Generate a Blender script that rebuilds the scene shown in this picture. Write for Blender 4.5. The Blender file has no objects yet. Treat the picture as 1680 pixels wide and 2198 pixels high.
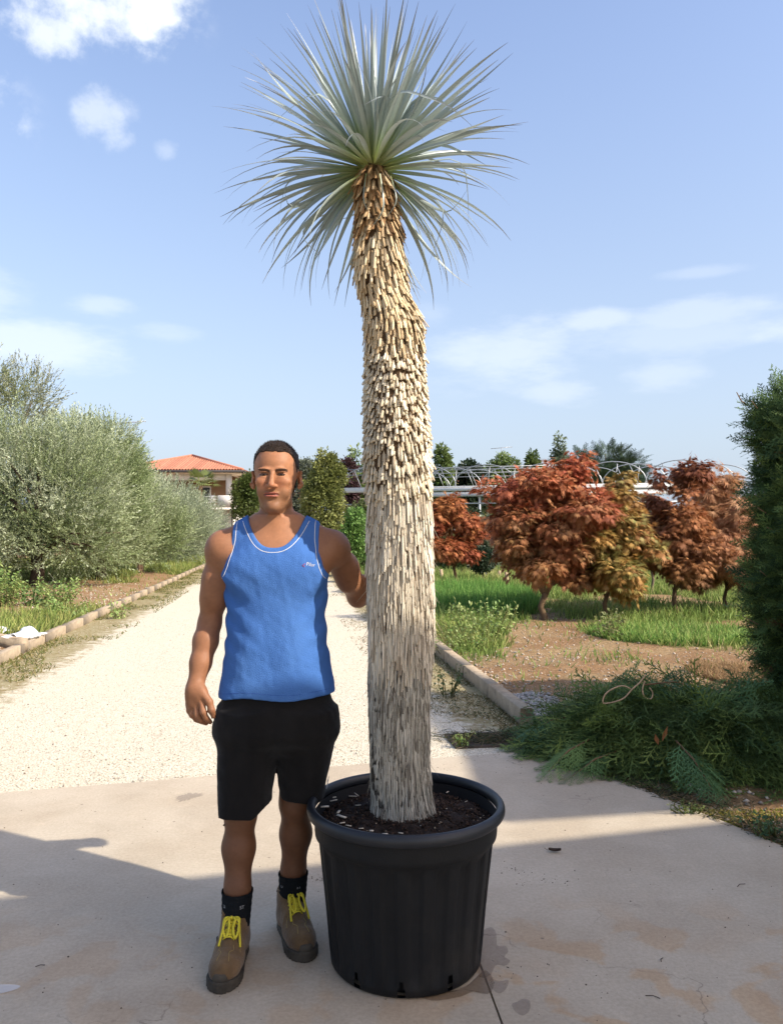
import bpy, math, random
import numpy as np
from mathutils import Vector, Matrix

C = bpy.context.scene.collection
SC = bpy.context.scene
RNG = np.random.default_rng(7)
random.seed(7)
R = math.radians

# ---------------------------------------------------------------- camera, sky, sun, exposure
F_PX, CX_PX, HZ = 1726.0, 840.0, 1135.0          # focal length and horizon, in units of a 1680 x 2198 picture
CAM_Z = 1.5
cam_d = bpy.data.cameras.new('camera')
cam = bpy.data.objects.new('camera', cam_d); C.objects.link(cam)
cam.location = (0, 0, CAM_Z)
cam.rotation_euler = (R(90) + math.atan((HZ - 1099) / F_PX), 0, 0)
cam_d.sensor_width = 36; cam_d.lens = F_PX / 2198 * 36
cam_d.clip_start = 0.05; cam_d.clip_end = 3000
SC.camera = cam

SUN_AZ, SUN_EL = R(61.5), R(40)                    # azimuth: from behind the camera towards the right
SUN_DIR = Vector((math.sin(SUN_AZ) * math.cos(SUN_EL), -math.cos(SUN_AZ) * math.cos(SUN_EL), math.sin(SUN_EL)))
sun_d = bpy.data.lights.new('sun', 'SUN')
sun_d.energy = 2.9; sun_d.angle = R(0.7); sun_d.color = (1.0, 0.92, 0.80)
sun = bpy.data.objects.new('sun', sun_d); C.objects.link(sun)
sun.rotation_euler = SUN_DIR.to_track_quat('Z', 'Y').to_euler()
sun.location = (10, -8, 20)

SC.view_settings.view_transform = 'Standard'
try: SC.view_settings.look = 'None'
except Exception: pass
SC.view_settings.exposure = 1.14
SC.view_settings.gamma = 1.0
SC.view_settings.use_curve_mapping = False
SC.cycles.max_bounces = 8
SC.cycles.transparent_max_bounces = 8

def ray(x, y):
    th = math.atan((HZ - 1099) / F_PX)
    dx, dy = (x - CX_PX) / F_PX, (1099 - y) / F_PX
    return Vector((dx, math.cos(th) - dy * math.sin(th), math.sin(th) + dy * math.cos(th)))

world = bpy.data.worlds.new('World'); SC.world = world; world.use_nodes = True
def build_world():
    nt = world.node_tree; nt.nodes.clear()
    N = lambda t: nt.nodes.new(t)
    L = lambda a, b: nt.links.new(a, b)
    out = N('ShaderNodeOutputWorld'); bg = N('ShaderNodeBackground')
    sky = N('ShaderNodeTexSky'); sky.sky_type = 'NISHITA'; sky.sun_disc = False
    sky.sun_elevation = SUN_EL; sky.sun_rotation = math.pi - SUN_AZ
    sky.air_density = 1.0; sky.dust_density = 1.6; sky.ozone_density = 2.2
    bg.inputs['Strength'].default_value = 0.15
    tc = N('ShaderNodeTexCoord')
    def math_(op, a, b=None, c=None):
        n = N('ShaderNodeMath'); n.operation = op
        for i, v in enumerate((a, b, c)):
            if v is None: continue
            if isinstance(v, (int, float)): n.inputs[i].default_value = v
            else: L(v, n.inputs[i])
        return n.outputs[0]
    def dot(vec):
        n = N('ShaderNodeVectorMath'); n.operation = 'DOT_PRODUCT'
        L(tc.outputs['Generated'], n.inputs[0]); n.inputs[1].default_value = vec
        return n.outputs['Value']
    def smooth(v, a, b):
        n = N('ShaderNodeMapRange'); n.interpolation_type = 'SMOOTHSTEP'
        L(v, n.inputs['Value']); n.inputs['From Min'].default_value = a; n.inputs['From Max'].default_value = b
        return n.outputs['Result']
    def noise(scale, detail, sc3=(1, 1, 1), rough=0.55):
        m = N('ShaderNodeMapping'); L(tc.outputs['Generated'], m.inputs['Vector']); m.inputs['Scale'].default_value = sc3
        n = N('ShaderNodeTexNoise'); L(m.outputs['Vector'], n.inputs['Vector'])
        n.inputs['Scale'].default_value = scale; n.inputs['Detail'].default_value = detail; n.inputs['Roughness'].default_value = rough
        return n.outputs['Fac']
    n_big = noise(15.0, 9, (1, 1, 1.1), 0.60)
    n_wisp = noise(9.0, 9, (0.7, 0.7, 2.2), 0.6)
    total = None
    #       px   py   rx   ry  weight
    clouds = [(215, -5, 185, 95, .80, 0), (315, 15, 90, 85, 1.0, 0), (100, 70, 85, 48, .7, 0), (225, 250, 62, 60, .42, 0), (245, 290, 45, 40, .36, 0), (362, 326, 34, 24, .22, 0),
              (1080, 765, 200, 110, .34, 1), (1190, 842, 110, 40, .25, 1), (1430, 725, 330, 60, .20, 1), (1290, 682, 110, 36, .34, 1), (1520, 670, 300, 40, .26, 1),
              (110, 748, 230, 60, .40, 1), (215, 655, 80, 30, .26, 1), (-60, 610, 120, 80, .3, 1), (1420, 800, 120, 45, .22, 1), (370, 720, 90, 30, .2, 1),
              (1500, 585, 120, 16, .16, 1), (930, 680, 60, 40, .14, 1), (1820, 690, 240, 80, .35, 1), (-260, 200, 240, 140, .7, 0), (2250, 330, 260, 120, .5, 0)]
    for (px, py, rx, ry, w, kind) in clouds:
        c = ray(px, py).normalized()
        r_ = Vector((c.y, -c.x, 0)).normalized(); u_ = r_.cross(c).normalized()
        u = math_('DIVIDE', dot(r_), rx / F_PX); v = math_('DIVIDE', dot(u_), ry / F_PX)
        rad = math_('SQRT', math_('ADD', math_('MULTIPLY', u, u), math_('MULTIPLY', v, v)))
        front = math_('GREATER_THAN', dot(c), 0.0)
        m = smooth(rad, 1.25, 0.0)
        nn = n_wisp if kind else n_big
        dens = smooth(math_('ADD', m, math_('MULTIPLY', math_('SUBTRACT', nn, .5), 3.6 if not kind else 3.0)), .12 if not kind else .10, 1.10)
        dens = math_('MULTIPLY', math_('MULTIPLY', dens, math_('MULTIPLY', smooth(m, 0, .25), w)), front)
        total = dens if total is None else math_('MAXIMUM', total, dens)
    mix = N('ShaderNodeMix'); mix.data_type = 'RGBA'
    L(total, mix.inputs['Factor']); 
    tint = N('ShaderNodeMix'); tint.data_type = 'RGBA'; tint.blend_type = 'MULTIPLY'; tint.inputs['Factor'].default_value = 1.0
    L(sky.outputs['Color'], tint.inputs['A']); tint.inputs['B'].default_value = (1.10, 0.97, 0.93, 1)
    # pale air towards the horizon
    dz = dot(Vector((0, 0, 1)))
    hz = N('ShaderNodeMix'); hz.data_type = 'RGBA'
    fac = math_('MULTIPLY', math_('POWER', math_('MAXIMUM', math_('SUBTRACT', 1.0, math_('MULTIPLY', math_('ABSOLUTE', dz), 1.75)), 0.0), 1.5), .95)
    L(fac, hz.inputs['Factor']); L(tint.outputs['Result'], hz.inputs['A']); hz.inputs['B'].default_value = (1.95, 2.36, 2.92, 1)
    dim = N('ShaderNodeMapRange'); dim.interpolation_type = 'SMOOTHSTEP'; L(dz, dim.inputs['Value']); dim.inputs['From Min'].default_value = .22; dim.inputs['From Max'].default_value = .62; dim.inputs['To Min'].default_value = .84; dim.inputs['To Max'].default_value = .97
    dv = N('ShaderNodeVectorMath'); dv.operation = 'SCALE'; L(hz.outputs['Result'], dv.inputs[0]); L(dim.outputs['Result'], dv.inputs['Scale'])
    L(dv.outputs['Vector'], mix.inputs['A']); mix.inputs['B'].default_value = (3.6, 3.75, 3.9, 1)
    L(mix.outputs['Result'], bg.inputs['Color']); L(bg.outputs[0], out.inputs['Surface'])
build_world()

# ---------------------------------------------------------------- helpers
def P(x, y, Y):
    r_ = ray(x, y); t = Y / r_.y
    return Vector((r_.x * t, Y, CAM_Z + r_.z * t))
def G(x, y, z=0.0):
    r_ = ray(x, y); t = (z - CAM_Z) / r_.z
    return Vector((r_.x * t, r_.y * t, z))

def tag(o, label=None, cat=None, group=None, kind=None):
    if label: o['label'] = label
    if cat: o['category'] = cat
    if group: o['group'] = group
    if kind: o['kind'] = kind
    return o
def empty(name, loc=(0, 0, 0), label=None, cat=None, group=None, kind=None, rz=0.0):
    o = bpy.data.objects.new(name, None); C.objects.link(o)
    o.location = loc; o.rotation_euler = (0, 0, rz); o.empty_display_size = .1
    return tag(o, label, cat, group, kind)
def link(name, me, parent=None, mat=None, world_coords=True):
    o = bpy.data.objects.new(name, me); C.objects.link(o)
    if mat is not None and not me.materials: me.materials.append(mat)
    if parent is not None:
        o.parent = parent
        if world_coords:
            o.matrix_parent_inverse = world_mat(parent).inverted()
    return o
def world_mat(o):
    m = o.matrix_basis.copy()
    if o.parent is not None: m = world_mat(o.parent) @ o.matrix_parent_inverse @ m
    return m
def make_mesh(name, V, faces, tint=None, smooth=False, attrs=None):
    V = np.asarray(V, np.float32).reshape(-1, 3)
    if not isinstance(faces, list) or not isinstance(faces[0], np.ndarray): faces = [np.asarray(faces)]
    faces = [np.asarray(f, np.int32) for f in faces if len(f)]
    me = bpy.data.meshes.new(name)
    me.vertices.add(len(V)); me.vertices.foreach_set('co', V.ravel())
    tot = sum(f.size for f in faces); npoly = sum(len(f) for f in faces)
    me.loops.add(tot); me.polygons.add(npoly)
    me.loops.foreach_set('vertex_index', np.concatenate([f.ravel() for f in faces]))
    st, off = [], 0
    for f in faces:
        st.append(off + np.arange(len(f)) * f.shape[1]); off += f.size
    me.polygons.foreach_set('loop_start', np.concatenate(st).astype(np.int32))
    me.update(calc_edges=True)
    if smooth: me.polygons.foreach_set('use_smooth', np.ones(npoly, bool))
    if tint is not None:
        t = np.asarray(tint, np.float32)
        if t.ndim == 1: t = np.tile(t[None], (len(V), 1))
        a = me.attributes.new('tint', 'FLOAT_COLOR', 'POINT')
        a.data.foreach_set('color', np.concatenate([t, np.ones((len(t), 1), np.float32)], 1).ravel().astype(np.float32))
    for k, v in (attrs or {}).items():
        a = me.attributes.new(k, 'FLOAT', 'POINT'); a.data.foreach_set('value', np.asarray(v, np.float32))
    return me
class MB:                                        # a mesh collected from simple shapes
    def __init__(s): s.V, s.F, s.n, s.T = [], {}, 0, []
    def add(s, V, F, tint=None):
        V = np.asarray(V, np.float32).reshape(-1, 3)
        for f in (F if isinstance(F, list) and len(F) and isinstance(F[0], np.ndarray) and F[0].ndim == 2 else [np.asarray(F, np.int32)]):
            s.F.setdefault(f.shape[1], []).append(f + s.n)
        s.V.append(V); s.n += len(V)
        s.T.append(np.tile(np.asarray(tint if tint is not None else (1, 1, 1), np.float32), (len(V), 1)) if np.ndim(tint) < 2 else np.asarray(tint, np.float32))
        return s
    def box(s, c, size, rot=None, tint=None):
        h = np.array(size) / 2
        v = np.array([[x, y, z] for x in (-1, 1) for y in (-1, 1) for z in (-1, 1)], np.float32) * h
        if rot is not None: v = v @ np.array(rot, np.float32).T
        return s.add(v + np.array(c), np.array([[0, 1, 3, 2], [4, 6, 7, 5], [0, 4, 5, 1], [2, 3, 7, 6], [0, 2, 6, 4], [1, 5, 7, 3]]), tint)
    def tube(s, pts, rad, n=6, tint=None, cap=True):
        V, F = tube(pts, rad, n, cap); return s.add(V, F, tint)
    def mesh(s, name, smooth=False):
        V = np.concatenate(s.V) if s.V else np.zeros((0, 3))
        return make_mesh(name, V, [np.concatenate(f) for f in s.F.values()], np.concatenate(s.T), smooth)
    def build(s, name, mat, parent=None, smooth=False):
        return link(name, s.mesh(name, smooth), parent, mat)
def tube(pts, rad, n=6, cap=True):
    pts = np.asarray([tuple(p) for p in pts], float); m = len(pts)
    rad = np.broadcast_to(np.asarray(rad, float), (m,))
    tan = np.gradient(pts, axis=0); tan /= np.linalg.norm(tan, axis=1)[:, None] + 1e-9
    ref = np.array([0, 0, 1.0]) if abs(tan[0, 2]) < .9 else np.array([1.0, 0, 0])
    V = []
    a = np.arange(n) * 2 * np.pi / n
    u = np.cross(tan[0], ref); u /= np.linalg.norm(u)
    for i in range(m):
        u = u - tan[i] * (u @ tan[i]); u /= np.linalg.norm(u) + 1e-9
        w = np.cross(tan[i], u)
        V.append(pts[i] + rad[i] * (np.cos(a)[:, None] * u + np.sin(a)[:, None] * w))
    V = np.concatenate(V)
    i = np.arange(m - 1)[:, None] * n; j = np.arange(n)[None]; j2 = (j + 1) % n
    F = np.stack([i + j, i + j2, i + n + j2, i + n + j], -1).reshape(-1, 4)
    fs = [F]
    if cap:
        V = np.concatenate([V, pts[:1], pts[-1:]])
        jj = np.arange(n); b = (m - 1) * n
        fs.append(np.concatenate([np.stack([jj, np.full(n, m * n), (jj + 1) % n], -1)[:, [0, 1, 2]],
                                  np.stack([b + jj, b + (jj + 1) % n, np.full(n, m * n + 1)], -1)]))
    return V, fs
def lathe(profile, n=48, rfun=None, c=(0, 0, 0)):
    pr = np.asarray(profile, float); m = len(pr)
    a = np.arange(n) * 2 * np.pi / n
    r = np.repeat(pr[:, 0][:, None], n, 1)
    if rfun is not None: r = rfun(r, pr[:, 1][:, None] + 0 * r, a[None] + 0 * r)
    V = np.stack([r * np.cos(a), r * np.sin(a), np.repeat(pr[:, 1][:, None], n, 1)], -1).reshape(-1, 3) + np.array(c)
    i = np.arange(m - 1)[:, None] * n; j = np.arange(n)[None]; j2 = (j + 1) % n
    return V, np.stack([i + j, i + j2, i + n + j2, i + n + j], -1).reshape(-1, 4)
def unit(v): return v / (np.linalg.norm(v, axis=-1, keepdims=True) + 1e-9)
def frames(f, up=(0, 0, 1), roll=None):
    """rows of rotation matrices whose x axis is f and whose z axis leans to up"""
    f = unit(np.asarray(f, float)); up = np.broadcast_to(np.asarray(up, float), f.shape)
    y = np.cross(up, f); bad = np.linalg.norm(y, axis=1) < 1e-3
    y[bad] = np.cross(np.array([1.0, .3, 0]), f[bad]); y = unit(y); z = np.cross(f, y)
    if roll is not None:
        c, s_ = np.cos(roll)[:, None], np.sin(roll)[:, None]
        y, z = y * c + z * s_, z * c - y * s_
    return np.stack([f, y, z], 2)                # columns
def scatter(tv, tf, pos, M, S, tints=None, tcol=None):
    """copies of a template: returns V, F, tint"""
    n, k = len(pos), len(tv)
    S = np.asarray(S, float); S = S[:, None, None] if S.ndim == 1 else S[:, None, :]
    V = np.einsum('nij,nkj->nki', M, tv[None] * S) + np.asarray(pos)[:, None]
    F = (tf[None] + (np.arange(n) * k)[:, None, None]).reshape(-1, tf.shape[1])
    T = None
    if tints is not None:
        T = np.repeat(np.asarray(tints)[:, None], k, 1)
        if tcol is not None: T = T * tcol[None]
        T = T.reshape(-1, 3)
    return V.reshape(-1, 3), F, T
def n3(x, y, z, f=1.0, seed=0):
    """cheap smooth noise, about -1..1"""
    r_ = np.random.default_rng(seed + 100); s = 0.0; amp = 0
    for o in range(5):
        k = r_.normal(size=3); k /= np.linalg.norm(k); k = k * f * (1 + .45 * o); ph = r_.uniform(0, 6.28, 2)
        k2 = r_.normal(size=3); k2 /= np.linalg.norm(k2); k2 = k2 * f * (.8 + .4 * o)
        s = s + np.sin(k[0] * x + k[1] * y + k[2] * z + ph[0] + 1.2 * np.sin(k2[0] * x + k2[1] * y + k2[2] * z + ph[1])) / (1 + .3 * o); amp += 1 / (1 + .3 * o)
    return s / amp * 1.6
def sstep(a, b, v):
    t = np.clip((v - a) / (b - a), 0, 1); return t * t * (3 - 2 * t)
def srgb(r, g, b):
    f = lambda c: (c / 255 / 12.92) if c / 255 <= .04045 else ((c / 255 + .055) / 1.055) ** 2.4
    return (f(r), f(g), f(b))

# ---------------------------------------------------------------- materials
MATS = {}
def mat(name, col=(.5, .5, .5), rough=.8, var=0.0, vscale=8.0, bump=0.0, bscale=60.0, tint=False, spec=.3, metal=0.0, trans=0.0, sss=0.0, dark=None, coat=0.0, vcol2=None, vlo=.4, vhi=.65, objrand=0.0, stretch=(1, 1, 1), sheen=0.0):
    """principled material: base colour (times the tint of the thing's own pieces), two octaves of colour noise, relief"""
    if name in MATS: return MATS[name]
    m = bpy.data.materials.new(name); m.use_nodes = True; MATS[name] = m
    nt = m.node_tree; b = nt.nodes['Principled BSDF']; out = nt.nodes['Material Output']
    N = lambda t: nt.nodes.new(t); L = nt.links.new
    b.inputs['Roughness'].default_value = rough; b.inputs['Specular IOR Level'].default_value = spec; b.inputs['Metallic'].default_value = metal
    if sheen: b.inputs['Sheen Weight'].default_value = sheen
    tc = N('ShaderNodeTexCoord'); mp = N('ShaderNodeMapping'); mp.inputs['Scale'].default_value = stretch
    L(tc.outputs['Object'], mp.inputs['Vector'])
    rgb = N('ShaderNodeRGB'); rgb.outputs[0].default_value = (*col, 1); cur = rgb.outputs[0]
    def mul(a, bsock, fac=1.0):
        x = N('ShaderNodeMix'); x.data_type = 'RGBA'; x.blend_type = 'MULTIPLY'; x.inputs['Factor'].default_value = fac
        L(a, x.inputs['A']); L(bsock, x.inputs['B']); return x.outputs['Result']
    if vcol2 is not None:
        n = N('ShaderNodeTexNoise'); n.inputs['Scale'].default_value = vscale * .35; n.inputs['Detail'].default_value = 6; L(mp.outputs['Vector'], n.inputs['Vector'])
        mr = N('ShaderNodeMapRange'); mr.interpolation_type = 'SMOOTHSTEP'; L(n.outputs['Fac'], mr.inputs['Value']); mr.inputs['From Min'].default_value = vlo; mr.inputs['From Max'].default_value = vhi
        x = N('ShaderNodeMix'); x.data_type = 'RGBA'; L(mr.outputs['Result'], x.inputs['Factor']); L(cur, x.inputs['A']); x.inputs['B'].default_value = (*vcol2, 1); cur = x.outputs['Result']
    if tint:
        at = N('ShaderNodeAttribute'); at.attribute_name = 'tint'; cur = mul(cur, at.outputs['Color'])
    if var:
        n = N('ShaderNodeTexNoise'); n.inputs['Scale'].default_value = vscale; n.inputs['Detail'].default_value = 8; n.inputs['Roughness'].default_value = .65; L(mp.outputs['Vector'], n.inputs['Vector'])
        mr = N('ShaderNodeMapRange'); L(n.outputs['Fac'], mr.inputs['Value']); mr.inputs['From Min'].default_value = .25; mr.inputs['From Max'].default_value = .75
        mr.inputs['To Min'].default_value = 1 - var; mr.inputs['To Max'].default_value = 1 + var
        cb = N('ShaderNodeCombineColor'); [L(mr.outputs['Result'], cb.inputs[i]) for i in range(3)]
        cur = mul(cur, cb.outputs['Color'])
    if objrand:
        oi = N('ShaderNodeObjectInfo'); mr = N('ShaderNodeMapRange'); L(oi.outputs['Random'], mr.inputs['Value'])
        mr.inputs['To Min'].default_value = 1 - objrand; mr.inputs['To Max'].default_value = 1 + objrand
        cb = N('ShaderNodeCombineColor'); [L(mr.outputs['Result'], cb.inputs[i]) for i in range(3)]
        cur = mul(cur, cb.outputs['Color'])
    L(cur, b.inputs['Base Color'])
    if sss:
        b.inputs['Subsurface Weight'].default_value = sss; b.inputs['Subsurface Radius'].default_value = (.012, .005, .003); b.inputs['Subsurface Scale'].default_value = 1.0
    if bump:
        n = N('ShaderNodeTexNoise'); n.inputs['Scale'].default_value = bscale; n.inputs['Detail'].default_value = 5; L(mp.outputs['Vector'], n.inputs['Vector'])
        bp = N('ShaderNodeBump'); bp.inputs['Strength'].default_value = bump; bp.inputs['Distance'].default_value = .01; L(n.outputs['Fac'], bp.inputs['Height']); L(bp.outputs['Normal'], b.inputs['Normal'])
    if trans:
        tr = N('ShaderNodeBsdfTranslucent'); L(cur, tr.inputs['Color']); mx = N('ShaderNodeMixShader'); mx.inputs[0].default_value = trans
        L(b.outputs[0], mx.inputs[1]); L(tr.outputs[0], mx.inputs[2]); L(mx.outputs[0], out.inputs['Surface'])
    return m
# ---------------------------------------------------------------- ground, slab, driveway, kerbs
RD = np.array([-.1305, .9915])                   # direction of the driveway
def kerb_r(Y): return .987 - .1318 * (Y - 6.31)  # inner face of the right kerb
def kerb_l(Y): return -4.34 - .1318 * (Y - 8.93)
SLAB_C = np.array([1.04, 5.50]); SLAB_R = np.array([1.86, 3.82])
def slab_front(X): return 5.50 + .275 * (X - 1.04)
def slab_right(Y): return 1.04 + (5.50 - Y) * .488

def ground_mat(name, soil, soil2, grass, stone=(.45, .42, .36), sdens=.5, rough=.95):
    """soil with pebbles that goes over to turf where the mesh attribute cov is high"""
    m = bpy.data.materials.new(name); m.use_nodes = True; MATS[name] = m
    nt = m.node_tree; b = nt.nodes['Principled BSDF']; N = lambda t: nt.nodes.new(t); L = nt.links.new
    b.inputs['Roughness'].default_value = rough; b.inputs['Specular IOR Level'].default_value = .15
    tc = N('ShaderNodeTexCoord')
    def noise(s, d=6, r=.6):
        n = N('ShaderNodeTexNoise'); n.inputs['Scale'].default_value = s; n.inputs['Detail'].default_value = d; n.inputs['Roughness'].default_value = r; L(tc.outputs['Object'], n.inputs['Vector']); return n.outputs['Fac']
    def ramp(v, a, c):
        n = N('ShaderNodeMapRange'); n.interpolation_type = 'SMOOTHSTEP'; L(v, n.inputs['Value']); n.inputs['From Min'].default_value = a; n.inputs['From Max'].default_value = c; return n.outputs['Result']
    def mix(f, A, B, t='MIX'):
        n = N('ShaderNodeMix'); n.data_type = 'RGBA'; n.blend_type = t
        for s, v in (('Factor', f), ('A', A), ('B', B)):
            if isinstance(v, (tuple, float, int)): n.inputs[s].default_value = (*v, 1) if isinstance(v, tuple) else v
            else: L(v, n.inputs[s])
        return n.outputs['Result']
    col = mix(ramp(noise(1.3), .4, .62), soil, soil2)
    col = mix(ramp(noise(28, 4), .35, .75), mix(.45, col, (.0, .0, .0)), col)
    vo = N('ShaderNodeTexVoronoi'); vo.inputs['Scale'].default_value = 34; L(tc.outputs['Object'], vo.inputs['Vector'])
    sp = ramp(vo.outputs['Distance'], .28, .18)
    cr = N('ShaderNodeSeparateColor'); L(vo.outputs['Color'], cr.inputs[0]); pick = ramp(cr.outputs[0], 1 - sdens, 1 - sdens + .02)
    mm = N('ShaderNodeMath'); mm.operation = 'MULTIPLY'; L(sp, mm.inputs[0]); L(pick, mm.inputs[1])
    col = mix(mm.outputs[0], col, stone)
    at = N('ShaderNodeAttribute'); at.attribute_name = 'cov'
    a2 = N('ShaderNodeMath'); a2.operation = 'MULTIPLY_ADD'; L(noise(9, 5), a2.inputs[0]); a2.inputs[1].default_value = .9; 
    s2 = N('ShaderNodeMath'); s2.operation = 'SUBTRACT'; L(at.outputs['Fac'], s2.inputs[0]); s2.inputs[1].default_value = .45; L(s2.outputs[0], a2.inputs[2])
    col = mix(ramp(a2.outputs[0], .3, .7), col, mix(ramp(noise(17, 5), .3, .7), grass, tuple(c * 1.7 for c in grass)))
    L(col, b.inputs['Base Color'])
    bp = N('ShaderNodeBump'); bp.inputs['Strength'].default_value = .7; bp.inputs['Distance'].default_value = .02
    L(noise(45, 6), bp.inputs['Height']); L(bp.outputs['Normal'], b.inputs['Normal'])
    return m

def grid_mesh(name, us, vs, fx, fy, fz, fcov, m, kind='structure'):
    U, Vv = np.meshgrid(us, vs, indexing='ij'); X = fx(U, Vv); Y = fy(U, Vv); Z = fz(X, Y, U, Vv)
    n, k = U.shape; i = np.arange(n - 1)[:, None] * k; j = np.arange(k - 1)[None]
    F = np.stack([i + j, i + k + j, i + k + j + 1, i + j + 1], -1).reshape(-1, 4)
    me = make_mesh(name, np.stack([X, Y, Z], -1), F, None, True, {'cov': fcov(X, Y, U, Vv).ravel()})
    return tag(link(name, me, None, m), kind=kind)

# patches of turf in the two beds: (centre, radii, cover) taken on the ground
def ell(x0, x1, y0, y1, z=.05):
    a = G((x0 + x1) / 2, y1, z); b_ = G((x0 + x1) / 2, y0, z); c = (a + b_) / 2
    rx = (x1 - x0) / 2 / F_PX * c.y
    return (c.x, c.y, rx, (b_.y - a.y) / 2)
PATCH_R = [(*ell(900, 1150, 1262, 1345), 1.0), (*ell(900, 1090, 1330, 1402), .95), (*ell(1130, 1640, 1290, 1345), .8), (*ell(1270, 1640, 1338, 1402), .8),
           (*ell(1200, 1420, 1400, 1440), .22), (*ell(930, 1090, 1395, 1425), .4), (2.5, 22, 7, 6, .85), (7, 30, 9, 14, .9), (0.5, 34, 5, 16, .9), (12, 16, 7, 8, .9)]
PATCH_L = [(*ell(-250, 160, 1310, 1420), .95), (*ell(60, 260, 1300, 1345), .55), (-11, 13, 3.8, 3.5, 1.0), (-8.4, 33, 3.0, 8.5, .85), (-12, 30, 5, 14, .9), (-16, 18, 5, 9, .9), (-9.5, 45, 3, 9, .8)]
def cover(patches, X, Y):
    c = 0 * X + .06
    for (x, y, rx, ry, w) in patches:
        d = np.sqrt(((X - x) / rx) ** 2 + ((Y - y) / ry) ** 2)
        c = np.maximum(c, w * (1 - sstep(.65, 1.15, d + .25 * n3(X, Y, 0 * X, 2.2, 5))))
    return c
def cover_r(X, Y): return cover(PATCH_R, X, Y)
def cover_l(X, Y): return cover(PATCH_L, X, Y)

M_SOIL_R = ground_mat('soil_right', (.33, .195, .095), (.39, .265, .135), (.075, .095, .022), (.42, .36, .28), .33)
M_SOIL_L = ground_mat('soil_left', (.36, .21, .105), (.42, .28, .15), (.085, .10, .025), (.45, .40, .30), .22)
M_FIELD = ground_mat('field', (.16, .12, .06), (.20, .16, .08), (.06, .085, .02))

def bed_r_x(Y): return np.where(Y > 6.2, kerb_r(Y) + .11, np.where(Y < 5.5, slab_right(Y) + .01, .0 + (1.05 + (Y - 5.5) / .7 * .06)))
def h_r(X, Y, U=None, V=None):
    d = X - bed_r_x(Y)
    base = np.where(Y > 6.0, .075, 0) + np.where(Y <= 6.0, .075 * sstep(4.6, 6.0, Y) - .012 * (1 - sstep(4.6, 6.0, Y)), 0)
    return base * (1 - .35 * np.exp(-d / .25)) + (.018 * n3(X, Y, 0 * X, 2.0, 1) + .012 * n3(X, Y, 0 * X, 7.0, 2)) * sstep(0, .25, d) - .005
def h_l(X, Y, U=None, V=None):
    d = (kerb_l(Y) - .10) - X
    return .055 * sstep(-.1, .8, d) + .02 + (.02 * n3(X, Y, 0 * X, 2.0, 3) + .012 * n3(X, Y, 0 * X, 6.0, 4)) * sstep(0, .3, d)
us = np.concatenate([np.linspace(0, 8, 90), np.linspace(8.4, 60, 40)])
vs = np.concatenate([np.linspace(1.5, 16, 150), np.linspace(16.4, 30, 40), np.linspace(31, 75, 30)])
grid_mesh('garden_bed', us, vs, lambda U, V: bed_r_x(V) + U, lambda U, V: V, h_r, lambda X, Y, U, V: cover_r(X, Y), M_SOIL_R)
vs2 = np.concatenate([np.linspace(5.0, 16, 90), np.linspace(16.4, 34, 70), np.linspace(35, 75, 30)])
grid_mesh('garden_bed', us, vs2, lambda U, V: kerb_l(V) - .09 - U, lambda U, V: V, h_l, lambda X, Y, U, V: cover_l(X, Y), M_SOIL_L)
gm = make_mesh('ground', [(-400, -60, -.05), (400, -60, -.05), (400, 700, -.05), (-400, 700, -.05)], [[0, 1, 2, 3]], None, False, {'cov': [.8] * 4})
tag(link('ground', gm, None, M_FIELD), kind='structure')

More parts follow.
